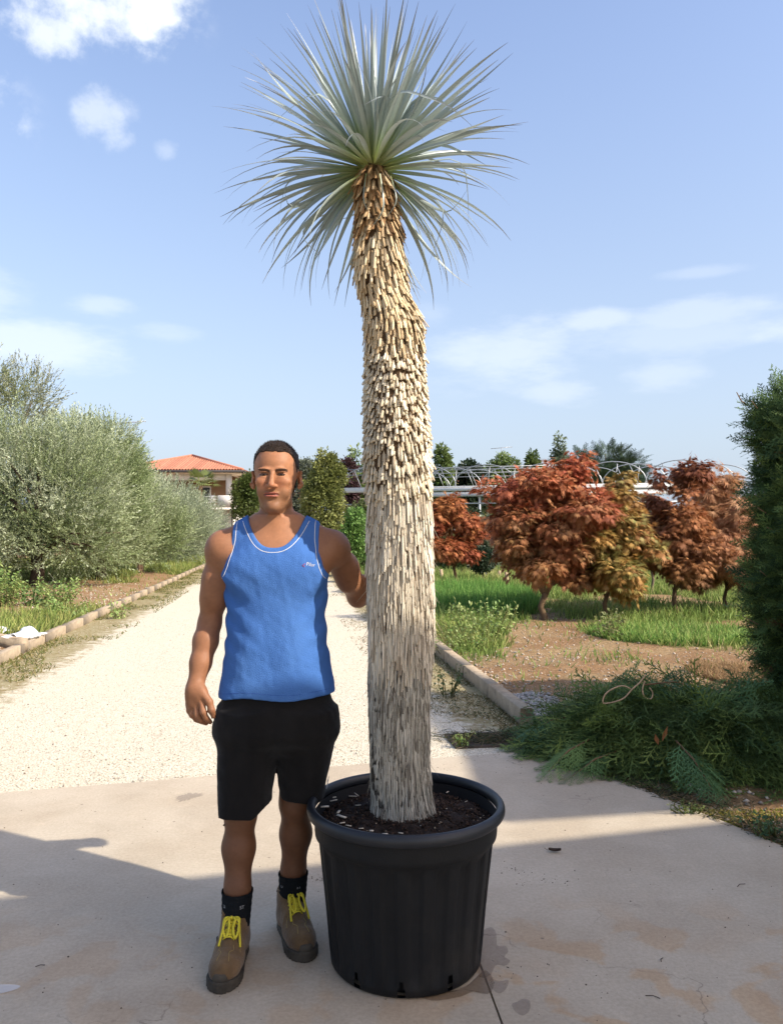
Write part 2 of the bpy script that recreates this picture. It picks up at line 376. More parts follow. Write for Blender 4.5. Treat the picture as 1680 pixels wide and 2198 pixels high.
# gravel driveway
def gravel_mat():
    m = bpy.data.materials.new('gravel'); m.use_nodes = True; nt = m.node_tree; b = nt.nodes['Principled BSDF']; N = lambda t: nt.nodes.new(t); L = nt.links.new
    b.inputs['Roughness'].default_value = .92; b.inputs['Specular IOR Level'].default_value = .2
    tc = N('ShaderNodeTexCoord')
    def noise(s, d=6, r=.6):
        n = N('ShaderNodeTexNoise'); n.inputs['Scale'].default_value = s; n.inputs['Detail'].default_value = d; n.inputs['Roughness'].default_value = r; L(tc.outputs['Object'], n.inputs['Vector']); return n.outputs['Fac']
    def ramp(v, a, c):
        n = N('ShaderNodeMapRange'); n.interpolation_type = 'SMOOTHSTEP'; L(v, n.inputs['Value']); n.inputs['From Min'].default_value = a; n.inputs['From Max'].default_value = c; return n.outputs['Result']
    def mix(f, A, B):
        n = N('ShaderNodeMix'); n.data_type = 'RGBA'
        for s, v in (('Factor', f), ('A', A), ('B', B)):
            if isinstance(v, (tuple, float, int)): n.inputs[s].default_value = (*v, 1) if isinstance(v, tuple) else v
            else: L(v, n.inputs[s])
        return n.outputs['Result']
    vo = N('ShaderNodeTexVoronoi'); vo.inputs['Scale'].default_value = 85; L(tc.outputs['Object'], vo.inputs['Vector'])
    sc = N('ShaderNodeSeparateColor'); L(vo.outputs['Color'], sc.inputs[0])
    col = mix(sc.outputs[0], (.63, .56, .43), (.77, .71, .57))
    col = mix(ramp(sc.outputs[1], .93, .95), col, (.22, .18, .13))
    col = mix(ramp(vo.outputs['Distance'], .42, .62), col, (.50, .43, .31))
    col = mix(ramp(noise(.8, 5), .45, .7), col, mix(.5, col, (.60, .52, .38)))
    at = N('ShaderNodeAttribute'); at.attribute_name = 'cov'
    a2 = N('ShaderNodeMath'); a2.operation = 'ADD'; L(at.outputs['Fac'], a2.inputs[0]); 
    s2 = N('ShaderNodeMath'); s2.operation = 'MULTIPLY_ADD'; L(noise(7, 6, .7), s2.inputs[0]); s2.inputs[1].default_value = 1.5; s2.inputs[2].default_value = -.75; L(s2.outputs[0], a2.inputs[1])
    col = mix(ramp(a2.outputs[0], .35, .75), col, mix(ramp(noise(22, 5), .35, .65), (.24, .18, .08), (.34, .30, .17)))
    L(col, b.inputs['Base Color'])
    bp = N('ShaderNodeBump'); bp.inputs['Strength'].default_value = .5; bp.inputs['Distance'].default_value = .012; L(vo.outputs['Distance'], bp.inputs['Height']); bp.invert = True; L(bp.outputs['Normal'], b.inputs['Normal'])
    return m
M_GRAVEL = gravel_mat()
def drive_cov(X, Y, U, V):
    dl = X - kerb_l(Y); dr = kerb_r(Y) - X
    a = .95 * (1 - sstep(.15, 1.25, dl)) * (1 - .5 * sstep(30, 50, Y)); b_ = .9 * (1 - sstep(.12, .95, dr)) * sstep(5.0, 6.5, Y)
    return np.maximum(a, b_) * (Y > 4.6)
grid_mesh('driveway', np.linspace(0, 1, 70), np.concatenate([np.linspace(3.2, 16, 110), np.linspace(16.4, 75, 60)]),
          lambda U, V: kerb_l(V) - .02 + U * (kerb_r(V) - kerb_l(V) + .06) - np.where(V < 8.5, (1 - U) * 2.2 * (8.5 - V) / 4, 0) + np.where(V < 6.3, U * .10, 0), lambda U, V: V,
          lambda X, Y, U, V: 0 * X - .016 + .004 * n3(X, Y, 0 * X, 3, 9), drive_cov, M_GRAVEL)

# loose stones on the driveway and beds
def pebbles():
    g = np.random.default_rng(3)
    tv = np.array([[1, 0, 0], [-.5, .85, 0], [-.5, -.85, 0], [.5, .8, .1], [0, 0, .7], [0, 0, -.5], [-.9, 0, .15], [.45, -.8, .1]], float)
    tf = np.array([[0, 3, 4], [3, 1, 4], [1, 6, 4], [6, 2, 4], [2, 7, 4], [7, 0, 4], [0, 5, 3], [3, 5, 1], [1, 5, 6], [6, 5, 2], [2, 5, 7], [7, 5, 0]])
    n = 17000
    Y = 4.55 + 9 * g.random(n) ** 2.2; X = kerb_l(np.maximum(Y, 8)) - .5 + g.random(n) * (kerb_r(Y) - kerb_l(np.maximum(Y, 8)) + .45)
    ok = (Y > slab_front(X) + .01) & (np.abs(X / Y) < .52); X, Y = X[ok], Y[ok]; n = len(X)
    s = .003 + .006 * g.random(n) ** 3 ; v = g.random(n)
    t = np.array([.72, .65, .52]) * (.62 + .45 * v[:, None]); t[g.random(n) < .05] = (.22, .17, .12)
    V, F, T = scatter(tv, tf, np.stack([X, Y, -.013 + s * .25], 1), frames(np.stack([g.normal(size=n), g.normal(size=n), .25 * g.normal(size=n)], 1)), s, t)
    tag(link('gravel', make_mesh('gravel', V, F, T, False), None, mat('loose_stone', (1, 1, 1), .9, tint=True)), 'pale loose stones lying on the gravel driveway', 'gravel', kind='stuff')
    n = 5000
    Y = 3.3 + 10 * g.random(n) ** 1.3; X = bed_r_x(Y) + .02 + 3.5 * g.random(n) ** 1.8
    ok = (cover_r(X, Y) < .5) & (X / Y < .5); X, Y = X[ok], Y[ok]; n = len(X)
    s = .005 + .017 * g.random(n) ** 3; t = np.array([.45, .38, .30]) * (.5 + .75 * g.random((n, 1)))
    # a drift of grey stones behind the end of the kerb
    k = 500; Yk = 6.1 + .9 * g.random(k); Xk = kerb_r(Yk) + .12 + .28 * np.abs(g.normal(size=k)) * .6
    X = np.concatenate([X, Xk]); Y = np.concatenate([Y, Yk]); s = np.concatenate([s, .010 + .018 * g.random(k)]); t = np.concatenate([t, np.array([.40, .37, .33]) * (.6 + .6 * g.random((k, 1)))]); n = len(X)
    V, F, T = scatter(tv, tf, np.stack([X, Y, h_r(X, Y) + s * .2], 1), frames(np.stack([g.normal(size=n), g.normal(size=n), .25 * g.normal(size=n)], 1)), s, t)
    tag(link('pebbles', make_mesh('pebbles', V, F, T, False), None, mat('loose_stone')), 'small stones scattered on the brown soil of the right bed', 'pebbles', kind='stuff')
    n = 2500
    Y = 9 + 12 * g.random(n); X = kerb_l(Y) - .1 - 4 * g.random(n) ** 1.5
    s = .008 + .02 * g.random(n) ** 3; t = np.array([.5, .43, .33]) * (.6 + .7 * g.random((n, 1)))
    V, F, T = scatter(tv, tf, np.stack([X, Y, h_l(X, Y) + s * .2], 1), frames(np.stack([g.normal(size=n), g.normal(size=n), .25 * g.normal(size=n)], 1)), s, t)
    tag(link('pebbles', make_mesh('pebbles', V, F, T, False), None, mat('loose_stone')), 'small stones on the bare soil under the olive trees', 'pebbles', kind='stuff')
pebbles()

# concrete slab with a sawn joint that runs back under the pot
def concrete_mat():
    m = bpy.data.materials.new('concrete'); m.use_nodes = True; nt = m.node_tree; b = nt.nodes['Principled BSDF']; N = lambda t: nt.nodes.new(t); L = nt.links.new
    b.inputs['Specular IOR Level'].default_value = .35
    tc = N('ShaderNodeTexCoord')
    def noise(s, d=6, r=.6, dist=0.0, off=(0, 0, 0)):
        mp = N('ShaderNodeMapping'); mp.inputs['Location'].default_value = off; L(tc.outputs['Object'], mp.inputs['Vector'])
        n = N('ShaderNodeTexNoise'); n.inputs['Scale'].default_value = s; n.inputs['Detail'].default_value = d; n.inputs['Roughness'].default_value = r; n.inputs['Distortion'].default_value = dist; L(mp.outputs['Vector'], n.inputs['Vector']); return n.outputs['Fac']
    def ramp(v, a, c):
        n = N('ShaderNodeMapRange'); n.interpolation_type = 'SMOOTHSTEP'; L(v, n.inputs['Value']); n.inputs['From Min'].default_value = a; n.inputs['From Max'].default_value = c; return n.outputs['Result']
    def mth(op, a, c):
        n = N('ShaderNodeMath'); n.operation = op
        for i, v in enumerate((a, c)):
            if isinstance(v, (int, float)): n.inputs[i].default_value = v
            else: L(v, n.inputs[i])
        return n.outputs[0]
    def mix(f, A, B, t='MIX'):
        n = N('ShaderNodeMix'); n.data_type = 'RGBA'; n.blend_type = t
        for s, v in (('Factor', f), ('A', A), ('B', B)):
            if isinstance(v, (tuple, float, int)): n.inputs[s].default_value = (*v, 1) if isinstance(v, tuple) else v
            else: L(v, n.inputs[s])
        return n.outputs['Result']
    col = mix(ramp(noise(1.6, 7, .62), .36, .66), (.475, .392, .283), (.555, .473, .353))
    col = mix(ramp(noise(70, 4, .7), .30, .72), mix(1.0, col, (.84, .83, .82), 'MULTIPLY'), col)
    col = mix(ramp(noise(11, 6, .6), .55, .75), col, mix(1.0, col, (1.10, 1.10, 1.09), 'MULTIPLY'))
    # rust-coloured damp blotches on the nearer half
    sx = N('ShaderNodeSeparateXYZ'); L(tc.outputs['Object'], sx.inputs[0])
    near = ramp(sx.outputs['Y'], 3.45, 2.75)
    right = mth('ADD', mth('MULTIPLY', ramp(sx.outputs['X'], -.1, .6), .5), .5)
    bl = ramp(noise(4.6, 7, .50, .35, (3.1, 1.7, 0)), .515, .60)
    col = mix(mth('MULTIPLY', mth('MULTIPLY', bl, near), mth('MULTIPLY', right, .85)), col, mix(1.0, col, (1.0, .84, .68), 'MULTIPLY'))
    bl2 = ramp(noise(2.1, 4, .5, .2, (7, 3, 0)), .52, .68)
    col = mix(mth('MULTIPLY', bl2, mth('MULTIPLY', near, .35)), col, mix(1.0, col, (.95, .80, .66), 'MULTIPLY'))
    # trodden-in dark specks
    vo = N('ShaderNodeTexVoronoi'); vo.inputs['Scale'].default_value = 9; L(tc.outputs['Object'], vo.inputs['Vector'])
    sc = N('ShaderNodeSeparateColor'); L(vo.outputs['Color'], sc.inputs[0])
    spk = mth('MULTIPLY', ramp(vo.outputs['Distance'], .075, .045), ramp(sc.outputs[0], .80, .81))
    col = mix(mth('MULTIPLY', spk, .6), col, (.10, .08, .06))
    # broad tyre scuffs, faint grime clouds, a few hairline cracks
    wv = N('ShaderNodeTexVoronoi'); wv.feature = 'DISTANCE_TO_EDGE'; wv.inputs['Scale'].default_value = .55; wmp = N('ShaderNodeVectorMath'); wmp.operation = 'ADD'; wn = N('ShaderNodeTexNoise'); wn.inputs['Scale'].default_value = 3.0; wn.inputs['Detail'].default_value = 6; L(tc.outputs['Object'], wn.inputs['Vector']); L(tc.outputs['Object'], wmp.inputs[0]); L(wn.outputs['Color'], wmp.inputs[1]); L(wmp.outputs['Vector'], wv.inputs['Vector'])
    crack = mth('MULTIPLY', ramp(wv.outputs['Distance'], .0035, .0012), ramp(noise(1.1, 3, .5, 0, (5, 9, 0)), .50, .60))
    col = mix(mth('MULTIPLY', crack, .45), col, (.12, .09, .065))
    gm_ = ramp(noise(.75, 8, .7, .6, (2, 5, 0)), .46, .70)
    col = mix(mth('MULTIPLY', gm_, .8), col, mix(1.0, col, (.88, .885, .89), 'MULTIPLY'))
    col = mix(ramp(noise(240, 3, .6), .60, .78), col, mix(1.0, col, (.80, .78, .75), 'MULTIPLY'))
    # scuffed streaks
    mp = N('ShaderNodeMapping'); mp.inputs['Scale'].default_value = (1.5, 9, 1); mp.inputs['Rotation'].default_value = (0, 0, .5); L(tc.outputs['Object'], mp.inputs['Vector'])
    st = N('ShaderNodeTexNoise'); st.inputs['Scale'].default_value = 2.2; st.inputs['Detail'].default_value = 7; st.inputs['Roughness'].default_value = .7; L(mp.outputs['Vector'], st.inputs['Vector'])
    col = mix(ramp(st.outputs['Fac'], .58, .75), col, mix(1.0, col, (.90, .90, .91), 'MULTIPLY'))
    L(col, b.inputs['Base Color'])
    rr = N('ShaderNodeMapRange'); L(noise(3, 5), rr.inputs['Value']); rr.inputs['To Min'].default_value = .62; rr.inputs['To Max'].default_value = .9; L(rr.outputs['Result'], b.inputs['Roughness'])
    bp = N('ShaderNodeBump'); bp.inputs['Strength'].default_value = .22; bp.inputs['Distance'].default_value = .006; L(noise(120, 4, .7), bp.inputs['Height']); L(bp.outputs['Normal'], b.inputs['Normal'])
    return m
M_CONC = concrete_mat()
def slab():
    me = bpy.data.meshes.new('concrete_slab')
    import bmesh
    bm = bmesh.new()
    yb = -6.0; xr = slab_right(yb); jx = lambda Y: .312 + (2.725 - Y) * .09; w = .0035
    edge = [(x, slab_front(x) + .006 * math.sin(x * 9) + .004 * math.sin(x * 31)) for x in np.linspace(-7.5, 1.02, 60)]
    redge = [(slab_right(y) + .006 * math.sin(y * 11) + .004 * math.sin(y * 37), y) for y in np.linspace(5.49, yb, 70)]
    poly = edge + redge + [(jx(yb) + w, yb), (jx(3.3) + w, 3.3), (jx(3.3) - w, 3.3), (jx(yb) - w, yb), (-7.5, yb)]
    vs_ = [bm.verts.new((x, y, 0)) for x, y in poly]; f = bm.faces.new(vs_)
    if f.normal.z < 0: f.normal_flip()
    bm.normal_update()
    if f.normal.z < 0: f.normal_flip()
    r_ = bmesh.ops.extrude_face_region(bm, geom=[f])
    bmesh.ops.translate(bm, verts=[v for v in r_['geom'] if isinstance(v, bmesh.types.BMVert)], vec=(0, 0, -.04))
    bmesh.ops.recalc_face_normals(bm, faces=bm.faces)
    bmesh.ops.triangulate(bm, faces=[f for f in bm.faces if len(f.verts) > 4])
    bm.to_mesh(me); bm.free()
    return tag(link('concrete_slab', me, None, M_CONC), kind='structure')
SLAB = slab()

# wet patches by the pot, a whitish smear at the left: thin sheets that lie on the slab
def blot(pts_px, name, m, z=.003, seed=0, amp=.03):
    g = np.random.default_rng(seed)
    p = np.array([[G(x, y).x, G(x, y).y] for x, y in pts_px]); k = len(p); out = []
    for i in range(k):                            # closed Catmull-Rom, then a ragged rim
        a, b_, c, d = p[i - 1], p[i], p[(i + 1) % k], p[(i + 2) % k]
        for t in np.linspace(0, 1, 11)[:-1]:
            out.append(.5 * ((2 * b_) + (c - a) * t + (2 * a - 5 * b_ + 4 * c - d) * t * t + (3 * b_ - a - 3 * c + d) * t ** 3))
    out = np.array(out); ctr = out.mean(0); out = ctr + (out - ctr) * (1 + amp * (g.random((len(out), 1)) - .5))
    n = len(out); V = np.concatenate([np.c_[out, np.full(n, z)], [[*ctr, z]]])
    F = np.stack([np.arange(n), (np.arange(n) + 1) % n, np.full(n, n)], 1)
    return link(name, make_mesh(name, V, F), SLAB, m)
def wet_mat(name, col, a):
    m = bpy.data.materials.new(name); m.use_nodes = True; nt = m.node_tree; b = nt.nodes['Principled BSDF']
    b.inputs['Base Color'].default_value = (*col, 1); b.inputs['Roughness'].default_value = .35; b.inputs['Alpha'].default_value = a; b.inputs['Specular IOR Level'].default_value = .3
    return m
WET = wet_mat('wet', (.16, .10, .075), .26); WET2 = wet_mat('wet_brown', (.16, .095, .045), .45); CHALK = wet_mat('chalk', (.75, .72, .68), .55)
blot([(1030, 2012), (1052, 1992), (1064, 2004), (1066, 2030), (1084, 2032), (1090, 2044), (1082, 2056), (1094, 2064), (1084, 2074), (1064, 2074), (1050, 2096), (1026, 2092)], 'wet_stain', WET, .0030, 1)
blot([(1050, 2102), (1072, 2108), (1090, 2106), (1086, 2124), (1070, 2134), (1054, 2122)], 'wet_stain', WET, .0034, 2)
blot([(1098, 2158), (1110, 2152), (1122, 2146), (1136, 2150), (1136, 2170), (1122, 2182), (1106, 2174)], 'wet_stain', WET, .0034, 3)
blot([(900, 2138), (960, 2133), (1010, 2112), (1040, 2085), (1060, 2110), (1048, 2135), (1018, 2130), (985, 2142), (930, 2150)], 'wet_stain', WET2, .0034, 4)
blot([(-20, 2118), (20, 2115), (45, 2119), (20, 2130), (-20, 2136)], 'chalk_mark', CHALK, .0030, 5)
blot([(377, 1716), (395, 1706), (425, 1703), (437, 1707), (415, 1714), (392, 1721)], 'chalk_mark', wet_mat('scuff', (.20, .16, .13), .25), .0030, 6, .5)

# kerbs: cast stones laid end to end
def kerb(fn, y0, y1, side, z0, label, top, m):
    root = empty('kerb', (fn(y0), y0, 0), kind='structure')
    me = None
    L = .995; n = int((y1 - y0) / .9915 / 1.0)
    bx = MB(); w, h, bv = .10, top + .12, .006
    prof = [(-w / 2, -h), (-w / 2, -bv), (-w / 2 + bv, 0), (w / 2 - bv, 0), (w / 2, -bv), (w / 2, -h)]
    V = [(x, y, z) for y in (.0, L) for x, z in prof]; k = len(prof)
    F4 = np.array([[i, i + k, (i + 1) % k + k, (i + 1) % k] for i in range(k)])[:, ::-1]
    me = make_mesh('kerb_stone', V, [F4, np.array([list(range(k)), list(range(2 * k - 1, k - 1, -1))])])
    me.materials.append(m)
    ang = math.atan2(.1318, 1.0)
    for i in range(n):
        Y = y0 + i * .9915; o = bpy.data.objects.new('kerb_stone', me); C.objects.link(o)
        o.location = (fn(Y) + side * w / 2 + random.uniform(-.006, .006), Y, top + random.uniform(-.003, .003))
        o.rotation_euler = (random.uniform(-.004, .004), random.uniform(-.004, .004), ang + random.uniform(-.004, .004))
        o.parent = root; o.matrix_parent_inverse = world_mat(root).inverted()
    return root
M_KERB = mat('kerb_concrete', (.36, .285, .195), .9, .28, 14, .5, 90, objrand=.05, vcol2=(.22, .17, .115), vlo=.52, vhi=.72)
kerb(kerb_r, 6.25, 52, 1, 0, 'r', .115, M_KERB)
kerb(kerb_l, 4.7, 60, -1, 0, 'l', .105, M_KERB)

# drain grate in front of the right kerb
dg = empty('drain_grate', (.72, 5.78, 0), 'rusty slotted drain grate strewn with clippings at the slab corner', 'drain grate', rz=.16)
M_IRON = mat('iron', (.10, .075, .055), .75, .35, 20, .3, 80, metal=.3)
fr = MB(); fr.box((0, -.165, -.012), (.62, .03, .03)); fr.box((0, .165, -.012), (.62, .03, .03)); fr.box((-.295, 0, -.012), (.03, .30, .03)); fr.box((.295, 0, -.012), (.03, .30, .03))
o = link('frame', fr.mesh('frame'), dg, M_IRON, False)
bm1 = MB(); bm1.box((0, 0, 0), (.555, .018, .022)); bme = bm1.mesh('bar'); bme.materials.append(M_IRON)
for i in range(8):
    o = bpy.data.objects.new('bar', bme); C.objects.link(o); o.parent = dg; o.location = (0, -.126 + i * .036, -.012)

# shed roof behind the camera whose eave throws the shade over the foreground
def shed():
    H = 3.7; t = H / math.tan(SUN_EL)
    off = np.array([math.sin(SUN_AZ) * t, -math.cos(SUN_AZ) * t]); A = np.array([-.57, 3.45]) + off; d = np.array([.969, .247]); nrm = np.array([.247, -.969])
    root = empty('shed', (A[0] + nrm[0] * 2.1, A[1] + nrm[1] * 2.1, 0), 'open shed whose straight eave shades the near half of the slab', 'shed')
    a, b_ = A - d * 9, A + d * 9
    corners = [a, b_, b_ + nrm * 2.3, a + nrm * 2.3]
    V = [(*c, H) for c in corners] + [(*c, H + .14) for c in corners]
    me = make_mesh('roof', V, np.array([[3, 2, 1, 0], [4, 5, 6, 7], [0, 1, 5, 4], [1, 2, 6, 5], [2, 3, 7, 6], [3, 0, 4, 7]]))
    link('roof', me, root, mat('shed_roof', (.62, .58, .52), .8, .1, 3))
    for s in (-8.6, -3, 3, 8.6):
        c = A + d * s + nrm * 2.1; mb = MB(); mb.box((c[0], c[1], H / 2), (.16, .16, H)); mb.build('post', mat('shed_post', (.55, .5, .45), .7), root)
shed()
def side_roof():
    # unseen flat roof added on the right: its corner throws the squarish shade over the slab and the heap
    H = 4.2; t = H / math.tan(SUN_EL); c = np.array([.60 + math.sin(SUN_AZ) * t, 4.14 - math.cos(SUN_AZ) * t]); ex, ey = np.array([.985, .17]), np.array([-.02, 1.0])
    root = empty('shade_roof', (*(c + ex * 1.6 + ey * 1.2), 0), 'unseen flat roof on posts, added to shade the heap and the slab corner', 'shade_roof')
    q = [c, c + ex * 3.2, c + ex * 3.2 + ey * 2.5, c + ey * 2.5]
    me = make_mesh('roof', [(*p, H) for p in q] + [(*p, H + .1) for p in q], np.array([[3, 2, 1, 0], [4, 5, 6, 7], [0, 1, 5, 4], [1, 2, 6, 5], [2, 3, 7, 6], [3, 0, 4, 7]])); link('roof', me, root, mat('shed_roof'))
    for p in (q[1] * .95 + q[3] * .05, q[2] * .95 + q[0] * .05): mb = MB(); mb.box((p[0], p[1], H / 2), (.08, .08, H)); mb.build('post', mat('shed_post'), root)
side_roof()
# ---------------------------------------------------------------- pot
POT = np.array([.05, 2.85])
SOIL_Z = .485
def pot():
    root = empty('plant_pot', (POT[0], POT[1], 0), 'big black ribbed plastic nursery pot holding the tall tree', 'plant pot')
    M_POT = mat('black_plastic', (.0060, .0068, .0078), .55, .35, 9, .15, 200, spec=.32, vcol2=(.042, .037, .030), vlo=.54, vhi=.84)
    hole_a = [R(-90 + a) for a in (-38, -4, 32, 76, 122, 170, 214, 256)]
    def flutes(r, z, a):
        q = (a * 22 / (2 * np.pi)) % 1.0
        rib = sstep(.0, .10, q) * (1 - sstep(.52, .62, q))
        m = sstep(.035, .06, z) * (1 - sstep(.405, .425, z))
        m = np.where(r < .25, 0, m) * np.where(z > .44, 0, 1)
        return r - .008 * m * (1 - rib)
    prof = [(.240, .004), (.256, .004), (.262, .012), (.264, .035), (.267, .06), (.2725, .12), (.280, .20), (.2885, .28), (.2975, .36), (.3025, .405), (.3055, .425), (.309, .432), (.3165, .44),
            (.3185, .455), (.3195, .480), (.321, .498), (.322, .505)]
    n = 264
    V, F = lathe(prof, n, flutes)
    F = F.reshape(len(prof) - 1, n, 4); keep = np.ones((len(prof) - 1, n), bool)
    aa = (np.arange(n) + .5) * 2 * np.pi / n
    for h in hole_a:                              # drainage notches cut out of the foot
        dd = np.abs((aa - h + np.pi) % (2 * np.pi) - np.pi)
        keep[1:3, dd < .042] = False; keep[3, dd < .026] = False
    body = make_mesh('body', V, F[keep], None, True)
    link('body', body, root, M_POT, False)
    b2 = MB(); V2, F2 = lathe([(.225, .005), (.235, .02), (.248, .10), (.268, .22), (.29, .38), (.306, .47), (.315, .515)], 96); b2.add(V2, F2[:, ::-1])
    link('inner_wall', b2.mesh('inner_wall', True), root, mat('black_plastic_inside', (.010, .010, .011), .7, .3, 9), False)
    rp = []
    for t in np.linspace(-130, 205, 22):
        rp.append((.331 + .0155 * math.cos(R(t)), .527 + .0215 * math.sin(R(t))))
    V3, F3 = lathe(rp, 128)
    link('rim', make_mesh('rim', V3, F3, None, True), root, mat('black_plastic_rim', (.012, .0145, .019), .45, .2, 12, .08, 200, spec=.5), False)
    return root
pot()

def soil():
    g = np.random.default_rng(5)
    rr = np.linspace(0, .312, 46); aa = np.linspace(0, 2 * np.pi, 121)[:-1]
    Rr, A = np.meshgrid(rr, aa, indexing='ij'); X = Rr * np.cos(A) + POT[0]; Y = Rr * np.sin(A) + POT[1]
    Z = SOIL_Z + .020 * np.exp(-((Rr - .12) / .07) ** 2) - .01 * sstep(.25, .31, Rr) + .006 * n3(X, Y, 0 * X, 40, 3) + .005 * n3(X, Y, 0 * X, 90, 4)
    n = 120; i = np.arange(45)[:, None] * n; j = np.arange(n)[None]; j2 = (j + 1) % n
    F = np.stack([i + j, i + n + j, i + n + j2, i + j2], -1).reshape(-1, 4)
    so = link('potting_soil', make_mesh('potting_soil', np.stack([X, Y, Z], -1), F, None, True), None, mat('soil_dark', (.022, .014, .010), .95, .5, 60, 1.0, 120))
    tag(so, 'dark potting soil filling the black pot', 'soil', kind='stuff')
    tv = np.array([[1, 0, 0], [-.5, .85, 0], [-.5, -.85, 0], [0, 0, .8], [.1, 0, -.6]], float); tf = np.array([[0, 1, 3], [1, 2, 3], [2, 0, 3], [1, 0, 4], [2, 1, 4], [0, 2, 4]])
    n = 2600; r = .305 * np.sqrt(g.random(n)); a = g.random(n) * 6.283; x = r * np.cos(a) + POT[0]; y = r * np.sin(a) + POT[1]
    s = .003 + .007 * g.random(n) ** 2; t = np.array([.030, .018, .012]) * (.5 + 1.3 * g.random((n, 1))); pk = g.random(n) < .06; t[pk] = np.array([.34, .28, .20]) * (.5 + g.random((pk.sum(), 1)))
    s[pk] *= .6
    z = SOIL_Z + .020 * np.exp(-((r - .12) / .07) ** 2) - .01 * sstep(.25, .31, r) + .003
    V, F, T = scatter(tv, tf, np.stack([x, y, z], 1), frames(g.normal(size=(n, 3))), s, t)
    o = link('crumbs', make_mesh('crumbs', V, F, T), so, mat('crumb', (1, 1, 1), .95, tint=True)); tag(o, kind='stuff')
    # pale fibre scraps at the left and front of the soil
    cm = mat('pale_scrap', (.62, .56, .45), .8, .15, 30)
    chips = [(808, 1757, .052, .010, 68), (733, 1752, .040, .009, -35), (727, 1742, .022, .008, 75), (697, 1731, .03, .012, 12), (712, 1712, .034, .003, 8), (716, 1718, .028, .003, 20), (772, 1728, .034, .003, 25),
             (757, 1709, .03, .003, -8), (765, 1705, .03, .002, -55), (700, 1700, .025, .003, 10), (748, 1772, .02, .005, -10), (775, 1778, .016, .004, 12), (797, 1783, .014, .006, 0), (735, 1766, .018, .004, 15), (826, 1790, .018, .006, 5),
             (860, 1788, .016, .006, -20), (905, 1772, .014, .003, 30), (960, 1700, .014, .003, 50), (985, 1688, .012, .003, 20), (1000, 1720, .012, .002, 40), (955, 1735, .014, .003, -30), (1015, 1705, .010, .003, 0)]
    for k, (px, py, L, w, an) in enumerate(chips):
        p = G(px, py, SOIL_Z + .016); mb = MB(); c, s_ = math.cos(R(an)), math.sin(R(an)); til = random.uniform(-.12, .12)
        mb.box((0, 0, 0), (L, w, .0025)); me = mb.mesh('fibre_scrap'); o = link('fibre_scrap', me, so, cm)
        o.location = p; o.rotation_euler = (random.uniform(-.3, .3), til, R(an))
soil()

# ---------------------------------------------------------------- the tree in the pot
TRUNK_Y = 2.85
SIL = np.array([(372, 765, 838), (385, 757, 848), (420, 757, 853), (450, 759, 858), (480, 760, 862), (530, 757, 868), (580, 755, 875), (620, 762, 880), (650, 770, 893), (675, 775, 906), (700, 777, 912), (760, 779, 914), (800, 779, 917), (850, 778, 919), (900, 777, 922),
                (950, 777, 927), (1000, 779, 930), (1060, 783, 931), (1120, 784, 931), (1200, 785, 932), (1280, 786, 933), (1360, 787, 932), (1420, 788, 929), (1500, 789, 925), (1600, 791, 923), (1680, 793, 927), (1725, 794, 933), (1760, 796, 936)], float)
_z = np.array([P(800, y, TRUNK_Y).z for y in SIL[:, 0]])[::-1]
_c = np.array([(P((a + b_) / 2, y, TRUNK_Y).x) for y, a, b_ in SIL])[::-1]
_r = np.array([(b_ - a) / 2 / F_PX * TRUNK_Y for y, a, b_ in SIL])[::-1]
Z_TOP = _z[-1]; Z_BOT = .482
def tr_c(z): return np.interp(z, _z, _c)
def tr_r(z): return np.interp(z, _z, _r)
_yo = lambda z: TRUNK_Y + .012 * np.sin(z * 2.3)

